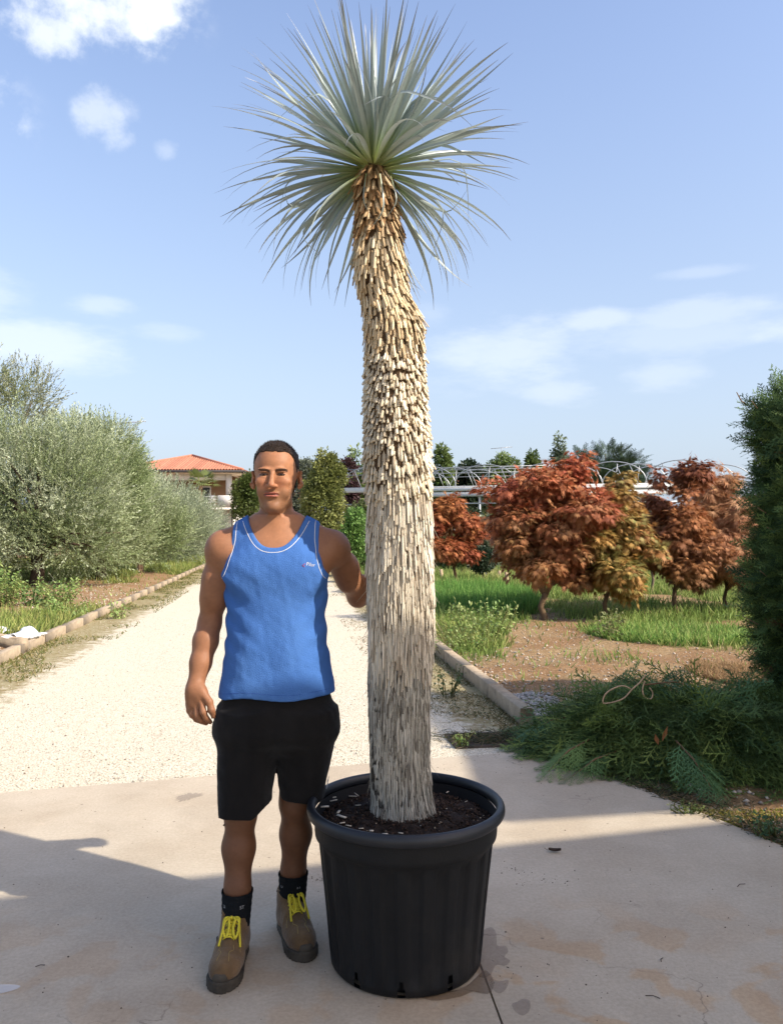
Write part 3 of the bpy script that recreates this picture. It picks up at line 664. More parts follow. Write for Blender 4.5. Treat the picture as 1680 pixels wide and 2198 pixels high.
def yucca():
    g = np.random.default_rng(21)
    root = empty('yucca_tree', (float(tr_c(.5)), TRUNK_Y, SOIL_Z), 'tall single-trunked yucca with a silver-blue leaf crown standing in the black pot', 'tree')
    # trunk core
    zs = np.linspace(Z_BOT - .03, Z_TOP + .03, 130); n = 40; a = np.arange(n) * 2 * np.pi / n
    rad = tr_r(zs) - np.where(zs > 1.45, .013, .008)
    V = np.stack([tr_c(zs)[:, None] + rad[:, None] * np.cos(a), _yo(zs)[:, None] + rad[:, None] * np.sin(a), np.repeat(zs[:, None], n, 1)], -1)
    V[..., :2] += (.003 * n3(V[..., 0], V[..., 1], V[..., 2], 60, 3))[..., None]
    i = np.arange(129)[:, None] * n; j = np.arange(n)[None]; F = np.stack([i + j, i + (j + 1) % n, i + n + (j + 1) % n, i + n + j], -1).reshape(-1, 4)
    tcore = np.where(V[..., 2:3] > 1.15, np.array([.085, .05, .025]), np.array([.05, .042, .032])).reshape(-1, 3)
    trunk = link('trunk', make_mesh('trunk', V, F, tcore, True), root, mat('trunk_core', (1, 1, 1), .95, .4, 40, .8, 120, tint=True))
    # cut leaf stubs that sheathe the trunk: a short tapered slab with a blunt lower end
    def stub(kind):
        # local: x across, y outwards, z up; hangs down from the origin, unit length
        if kind == 'nub':   w0, w1, w2, t0, t1 = .50, .50, .30, .10, .34
        elif kind == 'strip': w0, w1, w2, t0, t1 = .5, .46, .34, .10, .18
        else: w0, w1, w2, t0, t1 = .5, .5, .36, .06, .16
        v = []
        for z, w, t, yb in ((.15, w0 * .8, t0, 0), (-.55, w1, t1, .0), (-.9, w1 * .95, t1, .0), (-1.0, w2, t1 * .55, .02)):
            v += [(-w, yb - t, z), (0, yb + t * .55, z + (.03 if z < -.9 else 0)), (w, yb - t, z)]
            if z == .15: pass
        v = np.array(v, float)
        f = []
        for k in range(3):
            a_ = 3 * k; b_ = 3 * k + 3
            f += [(a_, b_, b_ + 1, a_ + 1), (a_ + 1, b_ + 1, b_ + 2, a_ + 2)]
        f += [(0 + 9, 11, 10, 10)]
        quads = np.array(f[:-1]); tri = np.array([[9, 11, 10]])
        back = np.array([[0, 2, 5, 3], [3, 5, 8, 6], [6, 8, 11, 9]])
        F3 = []
        for q in np.concatenate([quads, back]): F3 += [(q[0], q[1], q[2]), (q[0], q[2], q[3])]
        F3 += [tuple(tri[0])]
        return v, np.array(F3)
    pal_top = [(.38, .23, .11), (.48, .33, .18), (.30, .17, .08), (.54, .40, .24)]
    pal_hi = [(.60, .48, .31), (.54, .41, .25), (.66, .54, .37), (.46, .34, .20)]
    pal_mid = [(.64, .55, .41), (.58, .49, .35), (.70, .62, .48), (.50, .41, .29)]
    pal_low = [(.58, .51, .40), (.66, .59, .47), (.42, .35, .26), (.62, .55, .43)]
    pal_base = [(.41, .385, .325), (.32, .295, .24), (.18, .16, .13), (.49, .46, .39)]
    rows = []                                     # (z, dz row, size x, y, z, tilt, kind, palette)
    recs = []
    z = Z_TOP + .01
    golden = 0.0
    while z > Z_BOT + .005:
        r_ = tr_r(z)
        u = (z - Z_BOT) / (Z_TOP - Z_BOT)
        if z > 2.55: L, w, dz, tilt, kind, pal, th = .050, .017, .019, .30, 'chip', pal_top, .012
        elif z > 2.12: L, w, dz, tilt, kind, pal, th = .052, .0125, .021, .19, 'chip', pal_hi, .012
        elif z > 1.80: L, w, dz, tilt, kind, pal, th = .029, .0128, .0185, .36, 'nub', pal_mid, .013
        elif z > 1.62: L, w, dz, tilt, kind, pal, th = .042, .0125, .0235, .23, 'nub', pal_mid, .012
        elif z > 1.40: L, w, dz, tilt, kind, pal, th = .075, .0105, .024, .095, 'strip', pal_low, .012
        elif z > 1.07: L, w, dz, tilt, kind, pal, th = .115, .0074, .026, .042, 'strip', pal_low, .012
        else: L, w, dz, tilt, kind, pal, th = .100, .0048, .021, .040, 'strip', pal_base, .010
        if z < .60: tilt += .22 * (1 - (z - Z_BOT) / .12); L = .055; 
        cnt = int(2 * math.pi * r_ / (w * (1.16 if z > 1.40 else 1.08))); off = g.random()
        for k in range(cnt):
            ph = (k + off + g.normal() * .22) / cnt * 2 * math.pi
            zz = z + g.normal() * dz * .38
            patch = n3(np.array(math.cos(ph) * .9), np.array(math.sin(ph) * .9), np.array(zz * 3.0), 2.2, 8)
            tl = tilt * (1 + .35 * g.normal()) + .05 * patch
            recs.append((ph, zz, L * g.uniform(.7, 1.3), w * g.uniform(.75, 1.25), th * g.uniform(.8, 1.3), tl, kind, pal, float(patch), g.normal() * (.07 if z > 1.62 else .035)))
        z -= dz * (1 - .25 * (kind == 'strip'))
    tv = {k: stub(k) for k in ('nub', 'strip', 'chip')}
    ph = np.array([r[0] for r in recs]); zz = np.array([r[1] for r in recs]); L = np.array([r[2] for r in recs]); W = np.array([r[3] for r in recs]); T = np.array([r[4] for r in recs]); TL = np.array([r[5] for r in recs])
    kinds = np.array([r[6] for r in recs]); patch = np.array([r[8] for r in recs]); lean = np.array([r[9] for r in recs])
    zc = np.clip(zz, Z_BOT - .02, Z_TOP)
    col = np.array([r[7][int(g.integers(0, 4))] for r in recs]) * g.uniform(.98, 1.28, (len(recs), 1)) * (1 - .14 * np.clip(patch, -1, 1)[:, None])
    nrm = np.stack([np.cos(ph), np.sin(ph), 0 * ph], 1); tng = np.stack([-np.sin(ph), np.cos(ph), 0 * ph], 1)
    axis_slope = (tr_c(zc + .02) - tr_c(zc - .02)) / .04; dr = (tr_r(zc + .02) - tr_r(zc - .02)) / .04
    upv = unit(np.stack([axis_slope + nrm[:, 0] * dr, nrm[:, 1] * dr, np.ones_like(ph)], 1))
    # local z (up) leans inwards by the tilt so that the lower end stands proud
    zax = unit(upv * np.cos(TL)[:, None] - nrm * np.sin(TL)[:, None] + tng * np.sin(lean)[:, None])
    yax = unit(nrm - zax * np.sum(nrm * zax, 1)[:, None]); xax = np.cross(yax, zax)
    M = np.stack([xax, yax, zax], 2)
    rin = tr_r(zc) - np.where(zc > 1.45, .013, .009) + g.normal(size=len(zc)) * np.where(zc > 1.1, .0024, .0014)
    pos = np.stack([tr_c(zc), _yo(zc), zz], 1) + nrm * rin[:, None]
    S = np.stack([W, T, L], 1)
    face = -(nrm[:, 1])                           # towards the camera
    order = np.argsort(-(face.clip(0) * L * W)); single = np.zeros(len(recs), bool)
    cand = order[(np.abs(face[order]) > .55)]
    single[cand[:300]] = True
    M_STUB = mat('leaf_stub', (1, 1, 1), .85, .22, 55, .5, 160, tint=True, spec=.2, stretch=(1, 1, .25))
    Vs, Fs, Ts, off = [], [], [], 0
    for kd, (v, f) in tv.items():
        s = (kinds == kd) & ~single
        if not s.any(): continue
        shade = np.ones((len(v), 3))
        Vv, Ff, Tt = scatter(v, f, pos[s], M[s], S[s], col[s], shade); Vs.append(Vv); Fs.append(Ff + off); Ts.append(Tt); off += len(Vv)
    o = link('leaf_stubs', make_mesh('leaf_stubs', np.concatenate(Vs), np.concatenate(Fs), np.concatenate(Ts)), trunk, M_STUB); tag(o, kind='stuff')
    cache = {}
    for i in np.where(single)[0]:
        pid = id(recs[i][7]); key = (kinds[i], pid, int(g.integers(0, 5)))
        if key not in cache:
            c_ = np.array(recs[i][7][key[2] % 4]) * (1.02 + .07 * key[2])
            cache[key] = make_mesh('leaf_stub', tv[kinds[i]][0] , tv[kinds[i]][1], c_); cache[key].materials.append(M_STUB)
        o = bpy.data.objects.new('leaf_stub', cache[key]); C.objects.link(o); o.parent = trunk
        m4 = Matrix([[*(M[i][r_] * S[i]), pos[i][r_]] for r_ in range(3)] + [[0, 0, 0, 1]])
        o.matrix_parent_inverse = world_mat(trunk).inverted(); o.matrix_basis = m4
    # loose fibres that stick out of the lower trunk
    n = 420; ph = g.uniform(0, 6.283, n); zz = .55 + 1.0 * g.random(n); zc = zz
    nrm = np.stack([np.cos(ph), np.sin(ph), 0 * ph], 1); d = unit(np.stack([g.normal(size=n) * .3, g.normal(size=n) * .3, -np.ones(n)], 1) + nrm * g.uniform(.05, .5, (n, 1)))
    fv = np.array([[0, .0010, 0], [0, -.0010, 0], [1, 0, 0]], float); ff = np.array([[0, 1, 2]])
    Vv, Ff, Tt = scatter(fv, ff, np.stack([tr_c(zc), _yo(zc), zz], 1) + nrm * (tr_r(zc)[:, None] - .002), frames(d, roll=g.uniform(0, 6, n)), np.stack([g.uniform(.02, .07, n), np.full(n, 1.0), np.ones(n)], 1), np.array([.58, .50, .38]) * g.uniform(.6, 1.1, (n, 1)))
    o = link('fibres', make_mesh('fibres', Vv, Ff, Tt), trunk, mat('leaf_stub')); tag(o, kind='stuff')

    # crown: stiff sword leaves
    M_LEAF = bpy.data.materials.new('yucca_leaf'); M_LEAF.use_nodes = True; nt = M_LEAF.node_tree; b = nt.nodes['Principled BSDF']; N = lambda t: nt.nodes.new(t); Lk = nt.links.new
    at = N('ShaderNodeAttribute'); at.attribute_name = 'along'
    rp = N('ShaderNodeValToRGB'); rp.color_ramp.elements[0].position = 0; rp.color_ramp.elements[0].color = (.36, .40, .13, 1); rp.color_ramp.elements[1].position = .30; rp.color_ramp.elements[1].color = (.345, .415, .37, 1)
    e = rp.color_ramp.elements.new(.12); e.color = (.32, .40, .19, 1); e = rp.color_ramp.elements.new(.75); e.color = (.42, .48, .455, 1); e = rp.color_ramp.elements.new(1.0); e.color = (.20, .19, .20, 1)
    Lk(at.outputs['Fac'], rp.inputs['Fac'])
    oi = N('ShaderNodeObjectInfo'); mr = N('ShaderNodeMapRange'); Lk(oi.outputs['Random'], mr.inputs['Value']); mr.inputs['To Min'].default_value = .62; mr.inputs['To Max'].default_value = 1.22
    hs = N('ShaderNodeHueSaturation'); Lk(rp.outputs['Color'], hs.inputs['Color']); Lk(mr.outputs['Result'], hs.inputs['Value'])
    Lk(hs.outputs['Color'], b.inputs['Base Color']); b.inputs['Roughness'].default_value = .34; b.inputs['Specular IOR Level'].default_value = .6
    tr = N('ShaderNodeBsdfTranslucent'); Lk(hs.outputs['Color'], tr.inputs['Color']); mx = N('ShaderNodeMixShader'); mx.inputs[0].default_value = .14
    Lk(b.outputs[0], mx.inputs[1]); Lk(tr.outputs[0], mx.inputs[2]); Lk(mx.outputs[0], nt.nodes['Material Output'].inputs['Surface'])
    def leaf_mesh(droop, width, twist, kink=0.0, p=1.6):
        m = 12; t = np.linspace(0, 1, m); ang = -droop * t ** p - kink * sstep(.45, .62, t)
        dx = np.cos(ang); dz = np.sin(ang); x = np.concatenate([[0], np.cumsum((dx[1:] + dx[:-1]) / 2)]) / (m - 1); z_ = np.concatenate([[0], np.cumsum((dz[1:] + dz[:-1]) / 2)]) / (m - 1)
        w = width * .95 * np.where(t < .32, .62 + .38 * sstep(0, .32, t), (1 - ((t - .32) / .68) ** 1.25)); w = np.maximum(w, .0006); w[0] = width * .8
        V = []
        for i in range(m):
            tw = twist * t[i]; ny = np.array([0, 1, 0.]); nz = np.array([-dz[i], 0, dx[i]])
            yv = ny * math.cos(tw) + nz * math.sin(tw); nv = nz * math.cos(tw) - ny * math.sin(tw); c = np.array([x[i], 0, z_[i]])
            V += [c + yv * w[i], c - nv * w[i] * .42, c - yv * w[i]]
        F = []
        for i in range(m - 1):
            a_ = 3 * i; F += [(a_, a_ + 1, a_ + 4, a_ + 3), (a_ + 1, a_ + 2, a_ + 5, a_ + 4)]
        me = make_mesh('leaf', V, np.array(F), None, True, {'along': np.repeat(t, 3)}); me.materials.append(M_LEAF); return me
    var = {}
    droops = [.06, .16, .30, .48, .70, .95]
    for d in range(6):
        var[d] = [leaf_mesh(droops[d] * s, w, tw, p=pp) for s, w, tw, pp in ((.8, .0175, .25, 1.5), (1.0, .0195, -.35, 1.8), (1.2, .0170, .6, 1.6), (.9, .0205, -.8, 2.0))]
    bent = [leaf_mesh(.5, .018, .4, .9), leaf_mesh(.3, .017, -.5, 1.4)]
    top = np.array([float(tr_c(Z_TOP)) - .004, float(_yo(Z_TOP)), 0.0]); zb = P(800, 352, TRUNK_Y).z
    crown_items = []
    N_ = 335
    for i in range(N_):
        u = (i + .5) / N_
        th = R(4) + R(130) * u ** .92; ph_ = i * 2.399963 + g.normal() * .35
        th += g.normal() * .11
        d = np.array([math.sin(th) * math.cos(ph_), math.sin(th) * math.sin(ph_), math.cos(th)])
        br = .012 + .032 * min(1, math.sin(min(th, 1.57)) + .05)
        base = top + np.array([math.cos(ph_) * br, math.sin(ph_) * br, zb + .035 - .085 * u + .0])
        dk = 0 if th < .35 else 1 if th < .7 else 2 if th < 1.05 else 3 if th < 1.45 else 4 if th < 1.9 else 5
        if g.random() < .22: dk = min(5, dk + 1)
        if th > 1.6 and d[1] < -.40 and g.random() < .85: continue
        Lf = g.uniform(.445, .535) * (1.06 if 1.0 < th < 1.75 else 1.0)
        if th < .5: Lf *= .99
        me = var[dk][int(g.integers(0, 4))]
        if g.random() < .06 and th > .35: me = bent[int(g.integers(0, 2))]
        crown_items.append((d, base, Lf, me, g.normal() * .65))
    for (px, py, qx, qy, yb) in ((786, 372, 770, 470, 2.74), (815, 372, 838, 500, 2.735), (838, 376, 868, 470, 2.745), (800, 352, 772, 330, 2.75), (806, 350, 820, 318, 2.74)):
        a_ = P(px, py, yb); b_ = P(qx, qy, yb - .035); d = np.array(b_ - a_); Ld = np.linalg.norm(d)
        crown_items.append((d / Ld, np.array(a_), Ld * 1.1, bent[0] if py > 360 else var[5][1], 0.0))
    score = np.array([it[2] * (1 - .35 * it[0][1]) for it in crown_items]); pick = set(np.argsort(-score)[:300].tolist())
    Vs, Fs, As, off = [], [], [], 0
    for k, (d, base, Lf, me, roll) in enumerate(crown_items):
        Mx = frames(np.array([d]), (0, 0, 1), np.array([roll]))[0] * Lf
        if d[2] > .995: pass
        if k in pick:
            o = bpy.data.objects.new('leaf', me); C.objects.link(o); o.parent = root; o.matrix_parent_inverse = world_mat(root).inverted()
            o.matrix_basis = Matrix([[*Mx[r_], base[r_]] for r_ in range(3)] + [[0, 0, 0, 1]])
        else:
            v = np.zeros(len(me.vertices) * 3, np.float32); me.vertices.foreach_get('co', v); v = v.reshape(-1, 3)
            f = np.array([p.vertices[:] for p in me.polygons]); al = np.zeros(len(v), np.float32); me.attributes['along'].data.foreach_get('value', al)
            Vs.append(v @ Mx.T + base); Fs.append(f + off); As.append(al); off += len(v)
    if Vs: o = link('leaves', make_mesh('leaves', np.concatenate(Vs), np.concatenate(Fs), None, True, {'along': np.concatenate(As)}), root, M_LEAF); tag(o, kind='stuff')
    # the growing core the leaves spring from
    V, F = lathe([(.047, zb - .10), (.050, zb - .05), (.046, zb), (.034, zb + .03), (.012, zb + .06), (.001, zb + .07)], 24, None, (top[0], top[1], 0))
    link('leaf_bud', make_mesh('leaf_bud', V, F, None, True), root, mat('bud', (.24, .26, .09), .7, .3, 60))
yucca()
# ---------------------------------------------------------------- signed distance modelling for the figure
class Field:
    def __init__(s): s.ops = []
    def add(s, f, lo, hi, k=.02, op='u'): s.ops.append((f, np.array(lo, float), np.array(hi, float), k, op)); return s
    @staticmethod
    def comb(D, d, k, op):
        if op == 'u':
            h = np.clip(.5 + .5 * (D - d) / k, 0, 1); return D * (1 - h) + d * h - k * h * (1 - h)
        if op == 's':
            d = -d
        if op in 'si':
            h = np.clip(.5 - .5 * (D - d) / k, 0, 1); return D * (1 - h) + d * h + k * h * (1 - h)
        if op == 'w': return D + d
    def grid(s, xs, ys, zs):
        D = np.full((len(xs), len(ys), len(zs)), .12, np.float32)
        for f, lo, hi, k, op in s.ops:
            mg = .03 + k
            sl = [slice(*np.searchsorted(a, (l - mg, h + mg))) for a, l, h in zip((xs, ys, zs), lo, hi)]
            if any(q.stop <= q.start for q in sl): continue
            X, Y, Z = xs[sl[0]][:, None, None], ys[sl[1]][None, :, None], zs[sl[2]][None, None, :]
            D[tuple(sl)] = Field.comb(D[tuple(sl)], f(X, Y, Z), k, op)
        return D
    def at(s, X, Y, Z):
        D = np.full(np.broadcast(X, Y, Z).shape, .12)
        for f, lo, hi, k, op in s.ops: D = Field.comb(D, f(X, Y, Z), k, op)
        return D
    def cone(s, a, b, ra, rb, k=.02, op='u', sq=(1, 1, 1)):
        a, b = np.array(a, float), np.array(b, float); ba = b - a; L2 = ba @ ba; q = np.array(sq)
        def f(X, Y, Z):
            h = np.clip(((X - a[0]) * ba[0] + (Y - a[1]) * ba[1] + (Z - a[2]) * ba[2]) / L2, 0, 1)
            return np.sqrt(((X - a[0] - h * ba[0]) / q[0]) ** 2 + ((Y - a[1] - h * ba[1]) / q[1]) ** 2 + ((Z - a[2] - h * ba[2]) / q[2]) ** 2) - (ra + (rb - ra) * h)
        m = max(ra, rb) * max(sq); return s.add(f, np.minimum(a, b) - m, np.maximum(a, b) + m, k, op)
    def chain(s, pts, rads, k=.02, op='u'):
        for i in range(len(pts) - 1): s.cone(pts[i], pts[i + 1], rads[i], rads[i + 1], k, op)
        return s
    def ell(s, c, r, k=.02, op='u', rot=None):
        c, r = np.array(c, float), np.array(r, float); Rm = np.eye(3) if rot is None else np.array(rot)
        def f(X, Y, Z):
            x, y, z = X - c[0], Y - c[1], Z - c[2]
            p = [Rm[0, i] * x + Rm[1, i] * y + Rm[2, i] * z for i in range(3)]
            k0 = np.sqrt((p[0] / r[0]) ** 2 + (p[1] / r[1]) ** 2 + (p[2] / r[2]) ** 2); k1 = np.sqrt((p[0] / r[0] ** 2) ** 2 + (p[1] / r[1] ** 2) ** 2 + (p[2] / r[2] ** 2) ** 2)
            return k0 * (k0 - 1) / (k1 + 1e-9)
        m = r.max(); return s.add(f, c - m, c + m, k, op)
    def stack(s, tab, k=.02, op='u', e=2.3):
        t = np.array(tab, float); z0, z1 = t[0, 0], t[-1, 0]          # z, cx, cy, a, b
        def sm(z, col):
            return np.interp(z, t[:, 0], t[:, col])
        def f(X, Y, Z):
            z = np.clip(Z, z0, z1); cx, cy, a, b = (sm(z, i).astype(np.float32) for i in (1, 2, 3, 4))
            d = ((np.abs((X - cx) / a) ** e + np.abs((Y - cy) / b) ** e) ** (1 / e) - 1) * np.minimum(a, b)
            return np.maximum(d, np.maximum(z0 - Z, Z - z1))
        lo = [(t[:, 1] - t[:, 3]).min(), (t[:, 2] - t[:, 4]).min(), z0]; hi = [(t[:, 1] + t[:, 3]).max(), (t[:, 2] + t[:, 4]).max(), z1]
        return s.add(f, lo, hi, k, op)
def smooth_tab(tab, n=60):
    t = np.array(tab, float); z = np.linspace(t[0, 0], t[-1, 0], n); out = [z]
    for c in range(1, t.shape[1]):                # Catmull-Rom through the rows
        zz, v = t[:, 0], t[:, c]; m = np.gradient(v, zz); i = np.clip(np.searchsorted(zz, z, 'right') - 1, 0, len(zz) - 2)
        h = zz[i + 1] - zz[i]; u = (z - zz[i]) / h
        out.append((2 * u ** 3 - 3 * u ** 2 + 1) * v[i] + (u ** 3 - 2 * u ** 2 + u) * h * m[i] + (-2 * u ** 3 + 3 * u ** 2) * v[i + 1] + (u ** 3 - u ** 2) * h * m[i + 1])
    return np.stack(out, 1)
def axis(lo, hi, h, fine=()):
    x, out = lo, []
    while x < hi:
        out.append(x); st = h
        for a, b, hf in fine:
            if a - 1e-6 <= x < b: st = min(st, hf)
        x += st
    return np.array(out, np.float32)
def surface_net(D, xs, ys, zs):
    ins = D < 0; nx, ny, nz = D.shape
    cnt = np.zeros((nx - 1, ny - 1, nz - 1), np.int8)
    for i in (0, 1):
        for j in (0, 1):
            for k in (0, 1): cnt += ins[i:nx - 1 + i, j:ny - 1 + j, k:nz - 1 + k]
    act = (cnt > 0) & (cnt < 8); I, J, K = np.nonzero(act)
    idx = np.full(act.shape, -1, np.int32); idx[I, J, K] = np.arange(len(I))
    acc = np.zeros((len(I), 3)); num = np.zeros(len(I)); ax = (xs, ys, zs)
    for d in range(3):
        for a in (0, 1):
            for b in (0, 1):
                o = [0, 0, 0]; o[(d + 1) % 3] = a; o[(d + 2) % 3] = b
                i0, j0, k0 = I + o[0], J + o[1], K + o[2]; e = [0, 0, 0]; e[d] = 1
                v0 = D[i0, j0, k0]; v1 = D[i0 + e[0], j0 + e[1], k0 + e[2]]; s = (v0 < 0) != (v1 < 0)
                t = np.where(s, v0 / np.where(s, v0 - v1, 1), 0)
                p = [xs[i0], ys[j0], zs[k0]]; q = [xs[i0 + e[0]], ys[j0 + e[1]], zs[k0 + e[2]]]
                for c in range(3): acc[:, c] += np.where(s, p[c] + (q[c] - p[c]) * t, 0)
                num += s
    V = acc / num[:, None]; Fs = []
    for d in range(3):
        n = list(D.shape); n[d] -= 1
        s0 = [slice(0, m) for m in D.shape]; s1 = list(s0); s0[d] = slice(0, D.shape[d] - 1); s1[d] = slice(1, None)
        A, B = ins[tuple(s0)], ins[tuple(s1)]; ch = A != B
        i, j, k = np.nonzero(ch); c = [i, j, k]; u, w = (d + 1) % 3, (d + 2) % 3
        ok = (c[u] > 0) & (c[w] > 0) & (c[u] < D.shape[u] - 1) & (c[w] < D.shape[w] - 1); c = [q[ok] for q in c]
        fl = A[tuple(c)]
        def at(du, dw):
            q = [x.copy() for x in c]; q[u] = q[u] - du; q[w] = q[w] - dw; return idx[q[0], q[1], q[2]]
        quad = np.stack([at(1, 1), at(0, 1), at(0, 0), at(1, 0)], 1)
        quad[~fl] = quad[~fl][:, ::-1]; Fs.append(quad)
    return V, np.concatenate(Fs)
def sdf_mesh(name, fld, xs, ys, zs, tint=None, relax=1):
    V, F = surface_net(fld.grid(xs, ys, zs), xs, ys, zs)
    for _ in range(relax):                        # one light smoothing pass
        acc = np.zeros_like(V); n = np.zeros(len(V))
        for a in range(4):
            np.add.at(acc, F[:, a], V[F[:, (a + 1) % 4]]); np.add.at(n, F[:, a], 1)
        V = V * .5 + .5 * acc / np.maximum(n, 1)[:, None]
    return make_mesh(name, V, F, tint(V) if callable(tint) else tint, True), V, F

# ---------------------------------------------------------------- the man
HX, HY = -.4235, 2.955                           # axis of the head
def man():
    root = empty('person', (-.45, 2.93, 0), 'man in blue tank top and black shorts standing with a hand on the trunk', 'person')
    TX = -.420
    torso_tab = smooth_tab([(.80, -.415, 2.935, .165, .110), (.90, -.415, 2.935, .178, .122), (1.00, -.416, 2.940, .168, .118), (1.10, -.418, 2.945, .160, .114), (1.20, -.419, 2.952, .164, .112),
                            (1.30, -.420, 2.956, .180, .112), (1.38, -.420, 2.960, .182, .104), (1.44, -.420, 2.960, .165, .086), (1.50, -.421, 2.963, .110, .066), (1.54, -.421, 2.963, .070, .055)])
    SHR, SHL = np.array([-.622, 2.960, 1.438]), np.array([-.214, 2.985, 1.440])
    ELR, WRR = np.array([-.672, 2.985, 1.150]), np.array([-.7035, 2.895, .930])
    ELL, WRL = np.array([-.132, 3.185, 1.232]), np.array([.035, 3.070, 1.385])
    def torso(F):
        F.stack(torso_tab, .03, e=2.0)
        for s in (-1, 1):
            F.cone((TX + s * .045, 2.968, 1.532), (TX + s * .185, 2.970, 1.448), .036, .048, .035)         # trapezius
            F.ell((TX + s * .085, 2.878, 1.345), (.088, .030, .062), .04)                                   # chest
    B = Field(); torso(B)
    # neck and head
    B.cone((HX, 2.972, 1.47), (HX - .001, 2.966, 1.60), .058, .053, .025)
    for s in (-1, 1): B.cone((HX + s * .012, 2.915, 1.452), (HX + s * .042, 2.962, 1.59), .010, .014, .02)   # neck muscles
    H = Field()
    H.ell((HX, 2.966, 1.728), (.0765, .097, .086), .02)
    H.stack(smooth_tab([(1.556, HX, 2.892, .021, .026), (1.566, HX, 2.898, .031, .041), (1.585, HX, 2.910, .044, .056), (1.61, HX, 2.924, .0545, .068), (1.64, HX, 2.935, .0635, .076), (1.675, HX, 2.944, .0695, .083), (1.71, HX, 2.952, .073, .0885), (1.745, HX, 2.957, .074, .0905), (1.775, HX, 2.964, .070, .085)]), .02, e=2.25)
    for s in (-1, 1):
        H.ell((HX + s * .040, 2.874, 1.668), (.024, .018, .020), .016)                                       # cheekbone
        H.ell((HX + s * .036, 2.878, 1.632), (.022, .018, .024), .016)
        H.ell((HX + s * .044, 2.932, 1.604), (.011, .026, .016), .02)                                        # jaw
        H.ell((HX + s * .030, 2.861, 1.7125), (.023, .010, .0065), .008)                                     # brow
        H.ell((HX + s * .0305, 2.848, 1.6945), (.0165, .0125, .0085), .007, 's')                             # eye socket
        H.ell((HX + s * .0315, 2.8625, 1.7030), (.0185, .0070, .0034), .004); H.ell((HX + s * .0300, 2.8650, 1.6848), (.0150, .0060, .0036), .005)   # lids
        H.cone((HX + s * .020, 2.847, 1.651), (HX + s * .034, 2.850, 1.624), .0010, .0014, .007, 's')             # fold from nose to mouth
        H.cone((HX + s * .006, 2.852, 1.7095), (HX + s * .007, 2.853, 1.722), .0012, .0012, .005, 's')            # frown
    H.cone((HX, 2.862, 1.706), (HX - .001, 2.838, 1.660), .0075, .0105, .010)                                # nose
    H.ell((HX - .001, 2.8370, 1.6535), (.0130, .0120, .0095), .007)
    for s in (-1, 1): H.ell((HX - .001 + s * .0145, 2.8475, 1.6515), (.0085, .010, .0075), .006)
    H.ell((HX - .003, 2.8560, 1.6280), (.026, .0085, .0048), .005); H.ell((HX - .003, 2.8555, 1.6160), (.0225, .0095, .0056), .006)
    H.cone((HX - .028, 2.852, 1.6208), (HX + .022, 2.852, 1.6218), .0018, .0018, .003, 's')
    H.ell((HX, 2.866, 1.578), (.021, .016, .015), .014)
    H.ell((HX, 2.850, 1.6015), (.020, .007, .005), .008, 's')
    for op in H.ops: B.ops.append(op)
    for s in (-1, 1):                                                                                        # ears
        c, q = math.cos(R(34)), math.sin(R(34)) * s
        B.ell((HX + s * .0885, 2.972, 1.682), (.0075, .0205, .0345), .008, rot=[[c, -q, 0], [q, c, 0], [0, 0, 1]])
        B.ell((HX + s * .0965, 2.962, 1.688), (.0060, .012, .020), .005, 's', rot=[[c, -q, 0], [q, c, 0], [0, 0, 1]])
        B.ell((HX + s * .0830, 2.962, 1.655), (.0065, .010, .011), .008)
    # arms
    def arm(S, E, W, s):
        d = unit(E - S); B.ell(S + np.array([s * .004, 0, -.012]), (.054, .053, .062), .03)
        B.chain([S + d * .02, S + d * .12, S + d * .20, E], [.047, .0460, .044, .040], .03)
        B.ell(S + d * .16 + np.array([0, -.012, 0]), (.042, .043, .072), .03)
        f = unit(W - E); L = np.linalg.norm(W - E); B.chain([E, E + f * L * .28, E + f * L * .62, W], [.041, .0440, .037, .0275], .02)
    arm(SHR, ELR, WRR, -1); arm(SHL, ELL, WRL, 1)
    for s in (-1, 1): B.cone((TX + s * .12, 2.93, 1.36), (TX + s * .19, 2.955, 1.42), .05, .05, .04)         # front of the armpit
    # his right hand hangs half curled; every finger is its own chain
    def zc(x, y, Y): return np.array(P((440 + x / 4) / 1.1649, (1650 + y / 4) / 1.1649, Y))
    wr = WRR; B.cone(wr, zc(195, 300, 2.885), .0285, .030, .02, sq=(1, .8, 1))
    B.ell(zc(200, 385, 2.885), (.0385, .022, .046), .02); B.ell(zc(255, 350, 2.878), (.022, .020, .034), .018)
    fingers = [((262, 435), (272, 525), (300, 580), (345, 622), 2.868, .0108), ((210, 455), (215, 555), (248, 605), (305, 632), 2.880, .0110), ((160, 450), (168, 545), (205, 595), (262, 622), 2.894, .0105), ((122, 430), (132, 510), (162, 560), (210, 592), 2.906, .0092)]
    for a, b, c, d, Y, r_ in fingers: B.chain([zc(*a, Y), zc(*b, Y - .012), zc(*c, Y - .006), zc(*d, Y + .006)], [r_ * 1.15, r_ * 1.06, r_ * .98, r_ * .80], .004)
    B.chain([zc(270, 330, 2.872), zc(335, 420, 2.860), zc(358, 505, 2.856), zc(378, 568, 2.860)], [.0165, .0125, .0115, .0088], .008)
    # his left hand lies on the back of the trunk
    wl = WRL; pal = np.array([.062, 3.022, 1.455]); B.cone(wl, pal, .027, .028, .02); B.ell(pal + np.array([.01, -.006, .02]), (.036, .020, .042), .02)
    for k, (dx, L) in enumerate(((-.030, .070), (-.010, .080), (.012, .076), (.034, .060))):
        p0 = pal + np.array([dx + .016, -.010, .050]); p1 = p0 + np.array([dx * .25 + .006, -.008, L * .45]); p2 = p1 + np.array([dx * .1 + .004, -.004, L * .3]); p3 = p2 + np.array([.004, -.002, L * .25])
        B.chain([p0, p1, p2, p3], [.0115, .0105, .0098, .0080], .004)
